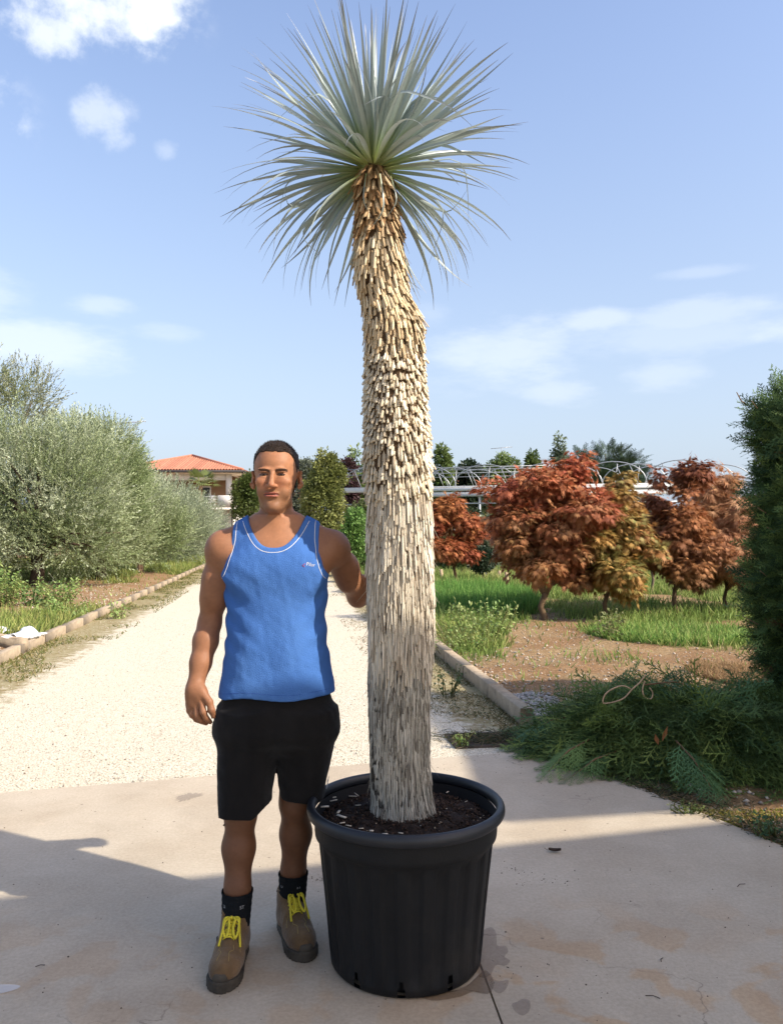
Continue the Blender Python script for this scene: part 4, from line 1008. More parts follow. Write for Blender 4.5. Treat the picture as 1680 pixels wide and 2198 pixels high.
    B.chain([pal + np.array([-.028, -.004, -.012]), pal + np.array([-.052, -.012, .016]), pal + np.array([-.062, -.018, .044])], [.014, .0115, .0088], .008)
    # legs
    HPR, KNR, ANR = np.array([-.505, 2.94, .90]), np.array([-.538, 2.895, .485]), np.array([-.548, 2.862, .10])
    HPL, KNL, ANL = np.array([-.325, 2.945, .90]), np.array([-.352, 2.965, .500]), np.array([-.370, 3.035, .10])
    for Hh, K_, A_, s in ((HPR, KNR, ANR, -1), (HPL, KNL, ANL, 1)):
        B.chain([Hh, Hh * .5 + K_ * .5, K_], [.085, .075, .056], .03)
        B.ell(K_ + np.array([0, -.028, 0]), (.034, .022, .040), .025)
        m1 = K_ + (A_ - K_) * .32 + np.array([s * .004, .014, 0]); m2 = K_ + (A_ - K_) * .66 + np.array([0, .004, 0])
        B.chain([K_, m1, m2, A_], [.050, .0550, .042, .036], .03)
        B.cone(A_, A_ + np.array([.0 if s < 0 else .02, -.06, -.05]), .036, .03, .02)
    xs = axis(-.80, .16, .006, [(HX - .105, HX + .105, .003), (-.755, -.655, .003)])
    ys = axis(2.70, 3.32, .006, [(2.825, 2.925, .003)])
    zs = axis(.05, 1.86, .006, [(1.55, 1.78, .003), (.86, .955, .003)])
    def paint(V):
        x, y, z = V[:, 0] - HX, V[:, 1], V[:, 2]
        t = np.tile(np.array([.36, .162, .080]), (len(V), 1))
        t *= (1 + .07 * n3(V[:, 0], y, z, 25, 2) + .05 * n3(V[:, 0], y, z, 90, 3))[:, None]; t *= np.where(z < .7, .45, np.where(np.abs(x) > .15, .86, 1.06))[:, None]  # painted in: shade darkens the legs, sun lifts the head; arms are tanned
        fm = (y < 2.93) & (z > 1.55)
        cheek = fm * np.exp(-((np.abs(x) - .036) / .02) ** 2 - ((z - 1.662) / .018) ** 2); t = t * (1 - .35 * cheek[:, None]) + .35 * cheek[:, None] * np.array([.40, .13, .07])
        nose = fm * np.exp(-(x / .014) ** 2 - ((z - 1.655) / .012) ** 2); t = t * (1 - .3 * nose[:, None]) + .3 * nose[:, None] * np.array([.42, .135, .075])
        beard = ((z < 1.646) & (z > 1.552) & (y < 2.955)) * sstep(1.648, 1.625, z) * (1 - np.exp(-((np.abs(x)) / .024) ** 2 - ((z - 1.621) / .012) ** 2)) * sstep(2.96, 2.93, y)
        t = t * (1 - .58 * beard[:, None]) + .58 * beard[:, None] * np.array([.17, .088, .045])
        lip = fm * ((np.abs(x + .003) / .0275) ** 2 + ((z - 1.6215) / .0090) ** 2 < 1) * (y < 2.858); t[lip > 0] = (.33, .105, .075)
        mouth = fm * (np.abs(x + .003) < .029) * (np.abs(z - 1.6213) < .0017) * (y < 2.865); t[mouth > 0] = (.10, .03, .025)  # shade in the groove between the lips, painted as a dark line
        brow = fm * (np.abs(np.abs(x) - .031) < .021) * (np.abs(z - (1.7065 + .0040 * np.cos((np.abs(x) - .034) * 80))) < .0048); t[brow > 0] = (.085, .042, .024)
        nail = ((z < .905) & (z > .86) & (V[:, 0] < -.655)); 
        return t
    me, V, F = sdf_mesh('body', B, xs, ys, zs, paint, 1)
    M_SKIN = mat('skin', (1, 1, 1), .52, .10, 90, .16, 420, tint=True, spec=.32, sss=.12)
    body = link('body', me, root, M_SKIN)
    # eyes
    for s in (-1, 1):
        Ve, Fe = lathe([(max(1e-4, math.sin(t)), -math.cos(t)) for t in np.linspace(0, math.pi, 13)], 20)
        Ve = Ve[:, [0, 2, 1]] * np.array([.0125, .0110, .0046]) ; Ve[:, 1] *= 1
        c = np.array([HX + s * .0305, 2.8690, 1.6925]); rr = np.hypot(Ve[:, 0] - (.001), Ve[:, 2] * 1.0)
        tt = np.where((rr < .0052)[:, None], (.03, .016, .010), (.24, .19, .165)); tt[rr < .0022] = (.004, .004, .004)
        link('eye', make_mesh('eye', Ve + c, Fe, tt, True), root, mat('eye', (1, 1, 1), .2, tint=True, spec=.5))
        lid = MB(); lid.tube([(c[0] + q * .0150, c[1] - .0095 + 8 * (q * .0150) ** 2 * 2, c[2] + .0036 - .0034 * q * q) for q in np.linspace(-1, 1, 9)], [.0010, .0016, .002, .0022, .0022, .0022, .002, .0016, .0010], 6, (.05, .025, .018))
        lid.build('eyelid', mat('lash', (1, 1, 1), .8, tint=True), root, True)
    # hair: a short cropped cap that follows the skull, plus stubby strands
    HH = Field(); HH.ell((HX, 2.966, 1.729), (.0785, .0998, .0880), .02); HH.ell((HX, 2.956, 1.764), (.062, .074, .0545), .03)
    HH.stack(smooth_tab([(1.60, HX, 2.990, .056, .062), (1.64, HX, 2.985, .064, .075), (1.69, HX, 2.972, .0725, .090), (1.73, HX, 2.968, .0770, .096), (1.77, HX, 2.965, .074, .093)]), .02)
    HH.add(lambda X, Y, Z: .0012 * n3(X, Y, Z, 150, 6) + .0010 * n3(X, Y, Z, 420, 7), (-1, 2, 1), (0, 4, 2), 0, 'w')
    yk = np.array([2.84, 2.875, 2.890, 2.905, 2.917, 2.928, 2.944, 2.950, 2.990, 3.00, 3.03, 3.10]); zk = np.array([1.779, 1.778, 1.775, 1.764, 1.742, 1.715, 1.700, 1.718, 1.720, 1.66, 1.615, 1.60])
    def region(X, Y, Z):
        return np.interp(Y, yk, zk) + .006 * sstep(.035, .055, np.abs(X - HX)) * (Y < 2.9) - .0015 * np.cos((X - HX) * 70) * (Y < 2.89) - Z + .0025 * n3(X, Y, Z, 260, 11) + 0 * X
    HH.add(region, (-1, 2, 1), (0, 4, 2), .003, 'i')
    hm, HV, HF = sdf_mesh('hair', HH, axis(HX - .1, HX + .1, .0028), axis(2.85, 3.09, .0028), axis(1.59, 1.85, .0028), None, 0)
    hair = link('hair', hm, root, mat('hair', (.034, .020, .013), .6, .5, 160, .9, 500, spec=.35))
    g = np.random.default_rng(4); vn = np.zeros(len(HV) * 3, np.float32); hm.vertices.foreach_get('normal', vn); vn = vn.reshape(-1, 3)
    sel = g.choice(len(HV), 9000); pz = HV[sel] - vn[sel] * .002; keep = (vn[sel][:, 2] > -.55); sel, pz = sel[keep], pz[keep]; n = len(sel)
    d = unit(vn[sel] + np.array([0, -.35, .45]) * (pz[:, 1:2] < 2.98) + g.normal(size=(n, 3)) * .35)
    fv = np.array([[0, .0008, 0], [0, -.0008, 0], [1, 0, 0]], float); ln = np.where(pz[:, 2] > 1.775, g.uniform(.004, .010, n), g.uniform(.002, .0045, n))
    Vv, Ff, Tt = scatter(fv, np.array([[0, 1, 2]]), pz, frames(d, roll=g.uniform(0, 6, n)), np.stack([ln, np.ones(n), np.ones(n)], 1), np.array([.045, .027, .017]) * g.uniform(.5, 2.0, (n, 1)))
    o = link('strands', make_mesh('strands', Vv, Ff, Tt), hair, mat('strand', (1, 1, 1), .5, tint=True, spec=.4)); tag(o, kind='stuff')

    # ---------------- tank top
    S = Field()
    S.stack(smooth_tab([(.895, -.417, 2.937, .216, .145), (.94, -.417, 2.938, .210, .142), (1.00, -.417, 2.941, .200, .136), (1.10, -.419, 2.945, .188, .129), (1.20, -.420, 2.952, .184, .123), (1.30, -.420, 2.956, .190, .120), (1.38, -.420, 2.960, .192, .116), (1.44, -.420, 2.960, .180, .101), (1.50, -.421, 2.963, .118, .073), (1.545, -.421, 2.963, .08, .060)]), .02, e=2.0)
    for s in (-1, 1):
        S.cone((TX + s * .045, 2.966, 1.532), (TX + s * .185, 2.968, 1.448), .0435, .057, .035)
        S.ell((TX + s * .085, 2.880, 1.345), (.095, .037, .068), .05)
    def folds(X, Y, Z):
        low = sstep(1.30, 1.02, Z); hang = np.cos((X - TX) * 33 + 2.2 * n3(X * .6, Y * .6, Z * .35, 9, 31)) * .0075 * low * (.35 + .65 * sstep(.20, .02, np.abs(X - TX)))
        u_ = (X - TX) * .75 + (Z - 1.22) * .9; dg = np.sin(u_ * 75 + 1.5 * n3(X, Y, Z, 10, 32)) * .0030 * sstep(.02, -.16, X - TX) * sstep(1.42, 1.3, Z) * sstep(1.0, 1.1, Z)
        u2 = -(X - TX) * .8 + (Z - 1.2) * .9; dg2 = np.sin(u2 * 70 + 1.5 * n3(X, Y, Z, 10, 36)) * .0026 * sstep(.06, .17, X - TX) * sstep(1.40, 1.3, Z) * sstep(1.0, 1.12, Z)
        fine = .0013 * n3(X, Y, Z * .5, 30, 33) + .0010 * n3(X, Y, Z * .8, 85, 34)
        return hang + dg + dg2 + fine * (Y < 3.0)
    S.add(folds, (-1, 2.5, .8), (0, 3.4, 1.7), 0, 'w')
    # hem, armholes, neckline
    S.add(lambda X, Y, Z: .9035 - .012 * sstep(-.50, -.63, X) + .004 * np.sin(X * 21) - Z + 0 * Y, (-1, 2.5, .8), (0, 3.4, 1.7), .002, 'i')
    wk = np.array([1.28, 1.30, 1.318, 1.335, 1.36, 1.40, 1.46, 1.56]); ww = np.array([.30, .27, .208, .191, .178, .167, .157, .156])
    S.add(lambda X, Y, Z: np.abs(X - TX) - np.interp(Z, wk, ww) + 0 * Y, (-1, 2.5, .8), (0, 3.4, 1.7), .004, 'i')
    zn = lambda X: 1.432 + .115 * np.abs((X - TX) / .106) ** 2.6
    def neck(X, Y, Z):
        n_f = zn(X) - Z; n_b = 1.495 + .05 * ((X - TX) / .106) ** 2 - Z
        w_ = sstep(2.93, 2.99, Y); return np.maximum((n_f * (1 - w_) + n_b * w_), np.abs(X - TX) - .1075)
    S.add(neck, (-1, 2.5, 1.40), (0, 3.4, 1.7), .004, 's')
    M_SHIRT = mat('blue_cotton', (.062, .160, .43), .9, .12, 5, .45, 330, spec=.10, vcol2=(.088, .20, .45), vlo=.45, vhi=.75)
    sm_, SV, SF = sdf_mesh('tank_top', S, axis(-.68, -.17, .0045), axis(2.76, 3.12, .0045), axis(.87, 1.60, .0045), None, 1)
    shirt = link('tank_top', sm_, root, M_SHIRT)
    def front(x, z, lo=2.74, hi=2.99, n=220):
        Y = np.linspace(lo, hi, n); D = S.at(np.full(n, x), Y, np.full(n, z)); i = np.argmax(D < 0); return float(Y[i]) if (D < 0).any() else None
    def piping(pts, name='piping', r_=.0012, m=None, lift=.0006):
        out = []
        for x, z in pts:
            y = front(x, z)
            if y is not None: out.append((x, y - lift, z))
        if len(out) > 3:
            o_ = np.array(out); o_[1:-1] = o_[:-2] * .25 + o_[1:-1] * .5 + o_[2:] * .25
            mb = MB(); mb.tube(o_, r_, 6); mb.build(name, m or mat('white_thread', (.78, .76, .72), .8), shirt, True)
    piping([(x, 1.432 - .016 + .115 * abs((x - TX) / .122) ** 2.55) for x in np.linspace(TX - .121, TX + .121, 60)])
    for s in (-1, 1):
        zz = np.linspace(1.318, 1.535, 46); piping([(TX + s * (np.interp(z, wk, ww) - .014 - .004 * sstep(1.36, 1.32, z)), z) for z in zz])
    dk = mat('blue_seam', (.026, .075, .31), .9)
    piping([(x, .9035 + .022 - .012 * sstep(-.50, -.63, x) + .004 * math.sin(x * 21)) for x in np.linspace(-.612, -.222, 60)], 'hem_seam', .0011, dk, -.0002)
    # small chest print
    def text(body, size, x0, z0, fn, m, parent, name, rot=0.0, yaw=0.0):
        cu = bpy.data.curves.new(name, 'FONT'); cu.body = body; cu.size = size; cu.extrude = 0; to = bpy.data.objects.new('t', cu); C.objects.link(to)
        dg_ = bpy.context.evaluated_depsgraph_get(); tm = bpy.data.meshes.new_from_object(to.evaluated_get(dg_)); bpy.data.objects.remove(to)
        v = np.zeros(len(tm.vertices) * 3, np.float32); tm.vertices.foreach_get('co', v); v = v.reshape(-1, 3); out = []
        for a, b_, _ in v:
            x = x0 + a * math.cos(rot) - b_ * math.sin(rot); z = z0 + a * math.sin(rot) + b_ * math.cos(rot); out.append(fn(x, z))
        tm.vertices.foreach_set('co', np.array(out, np.float32).ravel()); tm.update(); tm.name = name; return link(name, tm, parent, m)
    onshirt = lambda x, z: (x, (front(x, z) or 2.86) - .0016, z)
    text('Pilar', .0175, -.3010, 1.3705, onshirt, mat('print_white', (.62, .62, .66), .8), shirt, 'lettering', -.16)
    mb = MB(); 
    for a, b_ in (((-.3140, 1.3705), (-.3040, 1.3770)), ((-.3140, 1.3705), (-.3055, 1.3655))):
        p0, p1 = onshirt(*a), onshirt(*b_); mb.tube([p0, p1], .0009, 5)
    mb.build('emblem', mat('print_red', (.45, .03, .05), .8), shirt)

    # ---------------- shorts
    T = Field()
    T.stack(smooth_tab([(.478, -.5235, 2.895, .0905, .094), (.56, -.523, 2.900, .094, .100), (.66, -.520, 2.915, .105, .113), (.76, -.512, 2.93, .112, .125), (.84, -.50, 2.935, .110, .128)]), .012, e=2.2)
    T.stack(smooth_tab([(.515, -.328, 2.962, .0800, .090), (.58, -.325, 2.962, .087, .098), (.66, -.318, 2.958, .100, .112), (.76, -.315, 2.95, .112, .125), (.84, -.32, 2.945, .112, .128)]), .006, e=2.2)
    T.stack(smooth_tab([(.675, -.425, 2.93, .05, .03), (.71, -.422, 2.93, .150, .080), (.75, -.420, 2.935, .214, .132), (.82, -.416, 2.937, .218, .142), (.885, -.415, 2.937, .200, .130), (.96, -.415, 2.940, .175, .110)]), .05, e=2.3)
    T.add(lambda X, Y, Z: .0055 * np.cos((X + .42) * 55 + 2.5 * n3(X, Y, Z * .3, 7, 41)) * sstep(.92, .6, Z) * .7 + .003 * n3(X, Y, Z * .6, 22, 42) + .0012 * n3(X, Y, Z, 70, 43), (-1, 2.5, .3), (0, 3.4, 1.1), 0, 'w')
    T.add(lambda X, Y, Z: np.where(X < -.42, .489 + .034 * sstep(-.49, -.435, X), .530 - .012 * sstep(-.40, -.28, X)) - Z + 0 * Y, (-1, 2.5, .3), (0, 3.4, 1.1), .002, 'i')
    M_SHORT = mat('black_cotton', (.0105, .0098, .0095), .9, .35, 7, .35, 300, spec=.12, sheen=.08, vcol2=(.022, .018, .015), vlo=.50, vhi=.78, stretch=(1.6, 1.6, .5))
    tm_, _, _ = sdf_mesh('shorts', T, axis(-.67, -.16, .005), axis(2.75, 3.13, .005), axis(.44, .98, .005), None, 1)
    sh = link('shorts', tm_, root, M_SHORT)
    a = np.array(P(473, 1712, 2.885)); fl = MB()
    fl.add(np.array([a, a + (.006, -.012, -.002), np.array(P(469, 1756, 2.885)), np.array(P(482, 1752, 2.875)), np.array(P(480, 1712, 2.86)), a + (.004, .01, 0), np.array(P(470, 1757, 2.90))]), [np.array([[0, 2, 3, 4], [0, 4, 3, 6]])]); fl.build('side_flap', M_SHORT, sh)
    mb = MB(); mb.tube([P(484, 1752, 2.87), P(487, 1762, 2.868), P(484, 1768, 2.868), P(480, 1772, 2.868)], [.0022, .002, .0022, .0034], 6); mb.build('drawcord', M_SHORT, sh)
    pk = mat('print_grey', (.38, .38, .37), .8)
    for q in (0, 1, 2):
        mb = MB(); mb.tube([P(700.5 + q * .8, 1693 - q * 7, 2.873), P(704 + q * 1.0, 1680 - q * 7, 2.873)], .0013, 5); mb.build('side_print', pk, sh)

    # ---------------- socks
    M_SOCK = mat('black_rib', (.011, .013, .015), .95, .2, 40, .5, 300, spec=.1)
    for K_, A_, z1, s in ((KNR, ANR, .222, -1), (KNL, ANL, .224, 1)):
        m2 = K_ + (A_ - K_) * .66 + np.array([0, .004, 0]); zz = np.linspace(.06, z1, 30); rr = np.interp(zz, [A_[2], m2[2]], [.038, .0445]) + .0105 + .0008 * np.sin(zz * 300); rr[-2:] += .0012
        cx = np.interp(zz, [A_[2], m2[2]], [A_[0], m2[0]]); cy = np.interp(zz, [A_[2], m2[2]], [A_[1], m2[1]]); n = 40; an = np.arange(n) * 2 * np.pi / n
        V = np.stack([cx[:, None] + rr[:, None] * np.cos(an), cy[:, None] + rr[:, None] * np.sin(an), zz[:, None] + 0 * an], -1).reshape(-1, 3)
        i = np.arange(29)[:, None] * n; j = np.arange(n)[None]; F_ = np.stack([i + j, i + (j + 1) % n, i + n + (j + 1) % n, i + n + j], -1).reshape(-1, 4)
        so = link('sock', make_mesh('sock', V, F_, None, True), root, M_SOCK)
        zt = .178 if s < 0 else .180; ct = (float(np.interp(zt, zz, cx)), float(np.interp(zt, zz, cy))); rt = float(np.interp(zt, zz, rr)) + .0012
        def onsock(u, z, ct=ct, rt=rt): return (ct[0] + rt * math.sin(u / rt), ct[1] - rt * math.cos(u / rt), z)
        text('ST', .016, .020, zt, onsock, pk, so, 'lettering'); text('U', .016, -.046, zt, onsock, pk, so, 'lettering')

    # ---------------- work boots
    U = Field()
    U.ell((.205, 0, .046), (.088, .054, .046), .02); U.cone((.15, 0, .055), (.06, 0, .075), .050, .046, .03); U.cone((.125, 0, .085), (.065, 0, .125), .034, .038, .03)
    U.ell((.045, 0, .05), (.046, .042, .05), .02); U.stack([(.03, .046, 0, .052, .043), (.09, .050, 0, .056, .045), (.135, .048, 0, .056, .047), (.152, .047, 0, .055, .047)], .02, e=2.2)
    U.add(lambda X, Y, Z: Z - (.150 - .010 * np.cos(np.arctan2(Y, X - .048) * 3) - .10 * np.clip(X - .075, 0, 1)) + 0 * X, (-.02, -.1, .10), (.14, .1, .2), .006, 'i')
    U.stack([(.105, .048, 0, .043, .036), (.30, .048, 0, .043, .036)], .004, 's', e=2.2)
    U.add(lambda X, Y, Z: .012 - Z + 0 * X + 0 * Y, (-.05, -.1, -.05), (.32, .1, .03), .002, 'i')
    U.add(lambda X, Y, Z: .0012 * n3(X, Y, Z, 60, 51) + .0016 * np.sin((X * 1.0 + Z * .5) * 160) * np.exp(-((X - .135) / .02) ** 2), (-.05, -.1, -.05), (.32, .1, .2), 0, 'w')
    xs_, ys_, zs_ = axis(-.03, .32, .0035), axis(-.08, .08, .0035), axis(-.01, .18, .0035)
    up_me, _, _ = sdf_mesh('upper', U, xs_, ys_, zs_, None, 1)
    foot = [(-.012, .026), (.0, .036), (.03, .0445), (.07, .0445), (.11, .0455), (.16, .053), (.205, .0585), (.245, .055), (.275, .041), (.292, .022), (.297, .008)]
    fx, fw = np.array(foot).T
    def sole_d(X, Y, Z):
        w = np.interp(X, fx, fw); d2 = np.maximum(np.abs(Y) - w, np.maximum(-.012 - X, X - .298)); return np.maximum(d2, np.maximum(-Z, Z - (.026 + .010 * sstep(.20, .28, X) + .006 * sstep(.06, .0, X)))) + .0012 * np.sin(X * 420) * (Z < .014)
    Q = Field(); Q.add(sole_d, (-.02, -.07, 0), (.31, .07, .04), .004)
    so_me, _, _ = sdf_mesh('sole', Q, axis(-.03, .32, .0035), axis(-.08, .08, .0035), axis(-.008, .05, .003), None, 1)
    Tg = Field(); Tg.ell((.205, 0, .046), (.0915, .0575, .049), .02); Tg.add(lambda X, Y, Z: np.maximum(.270 - .006 * np.cos(Y * 110) + .35 * np.abs(Y) * 0 - X + (Z - .02) * .35, Z - .060) + 0 * Y, (.1, -.1, 0), (.32, .1, .1), .003, 'i')
    tg_me, _, _ = sdf_mesh('toe_guard', Tg, axis(.23, .32, .003), axis(-.07, .07, .003), axis(.0, .08, .003), None, 1)
    M_SUEDE = mat('suede', (.170, .105, .048), .92, .38, 14, .4, 160, spec=.15, sheen=.2, vcol2=(.105, .062, .030), vlo=.45, vhi=.75); M_SOLE = mat('boot_rubber', (.058, .049, .037), .85, .5, 22, .4, 120, vcol2=(.09, .075, .055), vlo=.55, vhi=.75)
    M_LACE = mat('yellow_lace', (.74, .62, .05), .8, .15, 200, .4, 700); M_TAB = mat('boot_tab', (.02, .02, .02), .6); M_ST = mat('boot_stitch', (.40, .30, .10), .8)
    def topz(x, y):
        Z = np.linspace(.17, .02, 160); D = U.at(np.full(160, x), np.full(160, y), Z); i = np.argmax(D < 0); return float(Z[i]) if (D < 0).any() else .05
    def boot(loc, ang, mirror, lift=0):
        b = empty('shoe', loc); b.parent = root; b.matrix_parent_inverse = world_mat(root).inverted(); b.rotation_euler = (0, 0, ang); sy = -1 if mirror else 1
        def put(nm, me, m): o_ = link(nm, me, b, m, False); return o_
        put('upper', up_me, M_SUEDE); put('sole', so_me, M_SOLE); put('toe_guard', tg_me, M_SOLE)
        tgm = MB(); pts = [(.150, 0, topz(.150, 0) + .002), (.125, 0, topz(.125, 0) + .004), (.104, 0, .135), (.092, 0, .160)]
        for k in range(3):
            (x0, _, z0), (x1, _, z1) = pts[k], pts[k + 1]; w0, w1 = (.020, .023, .025, .019)[k], (.020, .023, .025, .019)[k + 1]
            tgm.add([(x0, -w0, z0), (x0 + .006, 0, z0 + .004), (x0, w0, z0), (x1, w1, z1), (x1 + .006, 0, z1 + .004), (x1, -w1, z1)], [np.array([[0, 1, 4, 5], [1, 2, 3, 4]])])
        put('tongue', tgm.mesh('tongue', True), M_SUEDE)
        lc = MB(); X = np.linspace(.098, .162, 6); hz_ = [topz(x, 0) + .006 for x in X]; hz_[0] = max(hz_[0], .132)
        for k, x in enumerate(X):
            w = .023 if k < 4 else .019; x2 = X[min(k + 1, 5)]
            zL, zM = topz(x, w) + .002, hz_[k] + .003
            lc.tube([(x - .002, -w, zL), (x + .003, -w * .5, zM - .001), (x + .005, 0, zM + .001), (x + .003, w * .5, zM - .001), (x - .002, w, zL)], .0030, 6)
            if k < 5: lc.tube([(x, -w, zL + .001), ((x + x2) / 2 + .004, 0, (zM + hz_[k + 1]) / 2 + .006), (x2, w, topz(x2, w) + .002)], .0028, 6); lc.tube([(x, w, zL + .001), ((x + x2) / 2 + .005, 0, (zM + hz_[k + 1]) / 2 + .007), (x2, -w, topz(x2, w) + .002)], .0028, 6)
        kx, kz = .108, hz_[0] + .012
        def drape(ps): return [(x, y, max(z, topz(min(x, .28), y) + .005)) for x, y, z in ps]
        def loop(w, L, off): return drape([(kx, 0, kz), (kx + .012, off - w * .8, kz + .004), (kx + L * .5, off - w, kz - .012), (kx + L * .85, off - w * .55, kz - .030), (kx + L, off, kz - .040), (kx + L * .88, off + w * .5, kz - .030), (kx + L * .5, off + w * .55, kz - .010), (kx + .012, off + w * .3, kz + .004), (kx, 0, kz)])
        for pl in (loop(.013, .058, -.010), loop(.012, .062, .024)): 
            lc.tube(np.array(smooth_path(pl)), .0042, 6)
        for pl in ([(kx, 0, kz), (kx + .02, -.016, kz), (kx + .05, -.024, kz - .03), (kx + .078, -.028, .05)], [(kx, 0, kz), (kx + .02, .026, kz), (kx + .045, .036, kz - .035), (kx + .065, .042, .06)]):
            lc.tube(np.array(smooth_path(drape(pl))), [.0032] * 24 + [.0022] if False else .0038, 6)
        lc.tube([(kx - .004, -.004, kz), (kx + .006, .002, kz + .002)], .0055, 7)
        put('lace', lc.mesh('lace', True), M_LACE)
        tb = MB(); tb.box((.105, -.052 * sy, .075), (.010, .003, .026)); put('label_tab', tb.mesh('label_tab'), M_TAB)
        st = MB()
        for s in (-1, 1):
            ln = [(.178, s * .020), (.196, s * .024), (.212, s * .014), (.232, s * .017), (.250, s * .020)]
            st.tube([(x, y, topz(x, y) + .0006) for x, y in np.array(smooth_path([(a_, b_, 0) for a_, b_ in ln]))[:, :2]], .0008, 5)
            ln = [(.150, s * .030), (.165, s * .040), (.185, s * .045)]
            st.tube([(x, y, topz(x, y) + .0006) for x, y in ln], .0008, 5)
        put('stitching', st.mesh('stitching'), M_ST)
        col = MB(); rim = [(.048 + .054 * math.cos(t), .0455 * math.sin(t)) for t in np.linspace(R(40), R(320), 26)]
        col.tube([(x, y, .150 - .010 * math.cos(math.atan2(y, x - .048) * 3) - .10 * max(0, x - .075) + .001) for x, y in rim], .0045, 6); put('collar', col.mesh('collar', True), M_SUEDE)
        return b
    boot((-.5485, 2.918, 0.0), R(-90) - .02, False)
    boot((-.398, 3.088, 0.0), R(-90) + R(21), True)
def smooth_path(pts, n=24):
    p = np.array([tuple(q) for q in pts], float); s = np.concatenate([[0], np.cumsum(np.linalg.norm(np.diff(p, axis=0), axis=1))]); s += np.arange(len(s)) * 1e-6; s /= s[-1]
    t = smooth_tab(np.c_[s, p], n); return [tuple(r_) for r_ in t[:, 1:]]
man()
# ---------------------------------------------------------------- foliage templates
def shoot_template(n=16, leaf=.17, w=.036, ang=48, seed=0, droop=.0):
    """an olive-like shoot, unit length along x, leaves in pairs"""
    g = np.random.default_rng(seed); V, F = [], []
    V += [(0, .006, 0), (0, -.006, 0), (1, 0, 0)]; F.append((0, 1, 2, 2))
    for i in range(n):
        t = .08 + .92 * i / (n - 1); ph = g.uniform(0, 6.283); a = R(ang * g.uniform(.6, 1.25)) * (1 - .4 * t)
        d = np.array([math.cos(a), math.sin(a) * math.cos(ph), math.sin(a) * math.sin(ph)]); s = np.cross(d, g.normal(size=3)); s /= np.linalg.norm(s)
        L = leaf * g.uniform(.7, 1.2) * (1.1 - .4 * t); p = np.array([t, 0, 0]); k = len(V)
        V += [p, p + d * L * .45 + s * w / 2, p + d * L, p + d * L * .45 - s * w / 2]; F.append((k, k + 1, k + 2, k + 3))
    return np.array(V, float), np.array(F)
def tuft_template(n=9, leaf=.5, w=.26, seed=0, spread=1.0, flat=.5):
    """a loose tuft of broad leaves"""
    g = np.random.default_rng(seed); V, F = [], []
    for i in range(n):
        d = unit(np.array([[g.uniform(-.3, 1), g.normal() * spread, g.normal() * spread * flat - .1]]))[0]; p = d * g.uniform(.1, .6) + g.normal(size=3) * .08
        nn = unit(np.array([[g.normal() * .5, g.normal() * .5, 1]]))[0]; s = np.cross(d, nn); s /= np.linalg.norm(s); L = leaf * g.uniform(.7, 1.2); k = len(V)
        V += [p, p + d * L * .5 + s * w / 2 + nn * .03, p + d * L - nn * .08, p + d * L * .5 - s * w / 2 + nn * .03]; F.append((k, k + 1, k + 2, k + 3))
    return np.array(V, float), np.array(F)
def maple_template(n=8, seed=0, lobes=7, leaf=.46, fine=.12):
    """a flat spray of drooping palmate leaves"""
    g = np.random.default_rng(seed); V, F = [], []
    for i in range(n):
        a0 = g.uniform(-1.3, 1.3); r0 = g.uniform(.15, .85); c = np.array([r0 * math.cos(a0), r0 * math.sin(a0), g.normal() * .06 - .12 * r0 ** 2])
        f = np.array([math.cos(a0 * .8), math.sin(a0 * .8), -g.uniform(.15, .8)]); f /= np.linalg.norm(f); u = np.array([g.normal() * .3, g.normal() * .3, 1]); s = np.cross(u, f); s /= np.linalg.norm(s)
        L = leaf * g.uniform(.75, 1.2)
        for q in range(lobes):
            b_ = (q - (lobes - 1) / 2) * (2.1 / (lobes - 1)) * 1.05; ll = L * (1 - .42 * abs(b_) / 1.1); d = f * math.cos(b_) + s * math.sin(b_); e = np.cross(np.cross(f, s), d)
            k = len(V); dn = np.array([0, 0, -.10 * ll]); V += [c + e * ll * fine - d * ll * .06, c + d * ll + dn, c - e * ll * fine - d * ll * .06]; F.append((k, k + 1, k + 2, k + 2))
    return np.array(V, float), np.array(F)
def frond_template(seed=0, n=13, second=True, droop=.18, w=.030):
    """a flat scale-leaf conifer spray, unit length along x in the xy plane"""
    g = np.random.default_rng(seed); V, F = [], []
    zf = lambda t: -droop * t * t
    def tri(p, d, L, wd):
        s = np.array([-d[1], d[0], 0]); k = len(V); V.extend([p + s * wd / 2, p - s * wd / 2, p + d * L]); F.append((k, k + 1, k + 2, k + 2))
    for k in range(3):
        a, b_ = k / 3, (k + 1) / 3; i0 = len(V); V.extend([(a, .010, zf(a)), (a, -.010, zf(a)), (b_, -.008, zf(b_)), (b_, .008, zf(b_))]); F.append((i0, i0 + 1, i0 + 2, i0 + 3))
    for i in range(n):
        t = .10 + .86 * i / (n - 1); sd = 1 if i % 2 else -1; L = .42 * (1 - t) ** .75 * g.uniform(.75, 1.2) + .07; a = R(g.uniform(32, 50)) * sd
        d = np.array([math.cos(a), math.sin(a), g.normal() * .10 - droop * t]); p = np.array([t, 0, zf(t)]); tri(p, d, L, w)
        if second:
            for q in range(4):
                u = .2 + .2 * q; a2 = a + R(38) * (1 if q % 2 else -1); d2 = np.array([math.cos(a2), math.sin(a2), g.normal() * .12 - .08]); tri(p + d * L * u, d2, L * .42 * (1.1 - u) + .03, w * .9)
    return np.array(V, float), np.array(F)

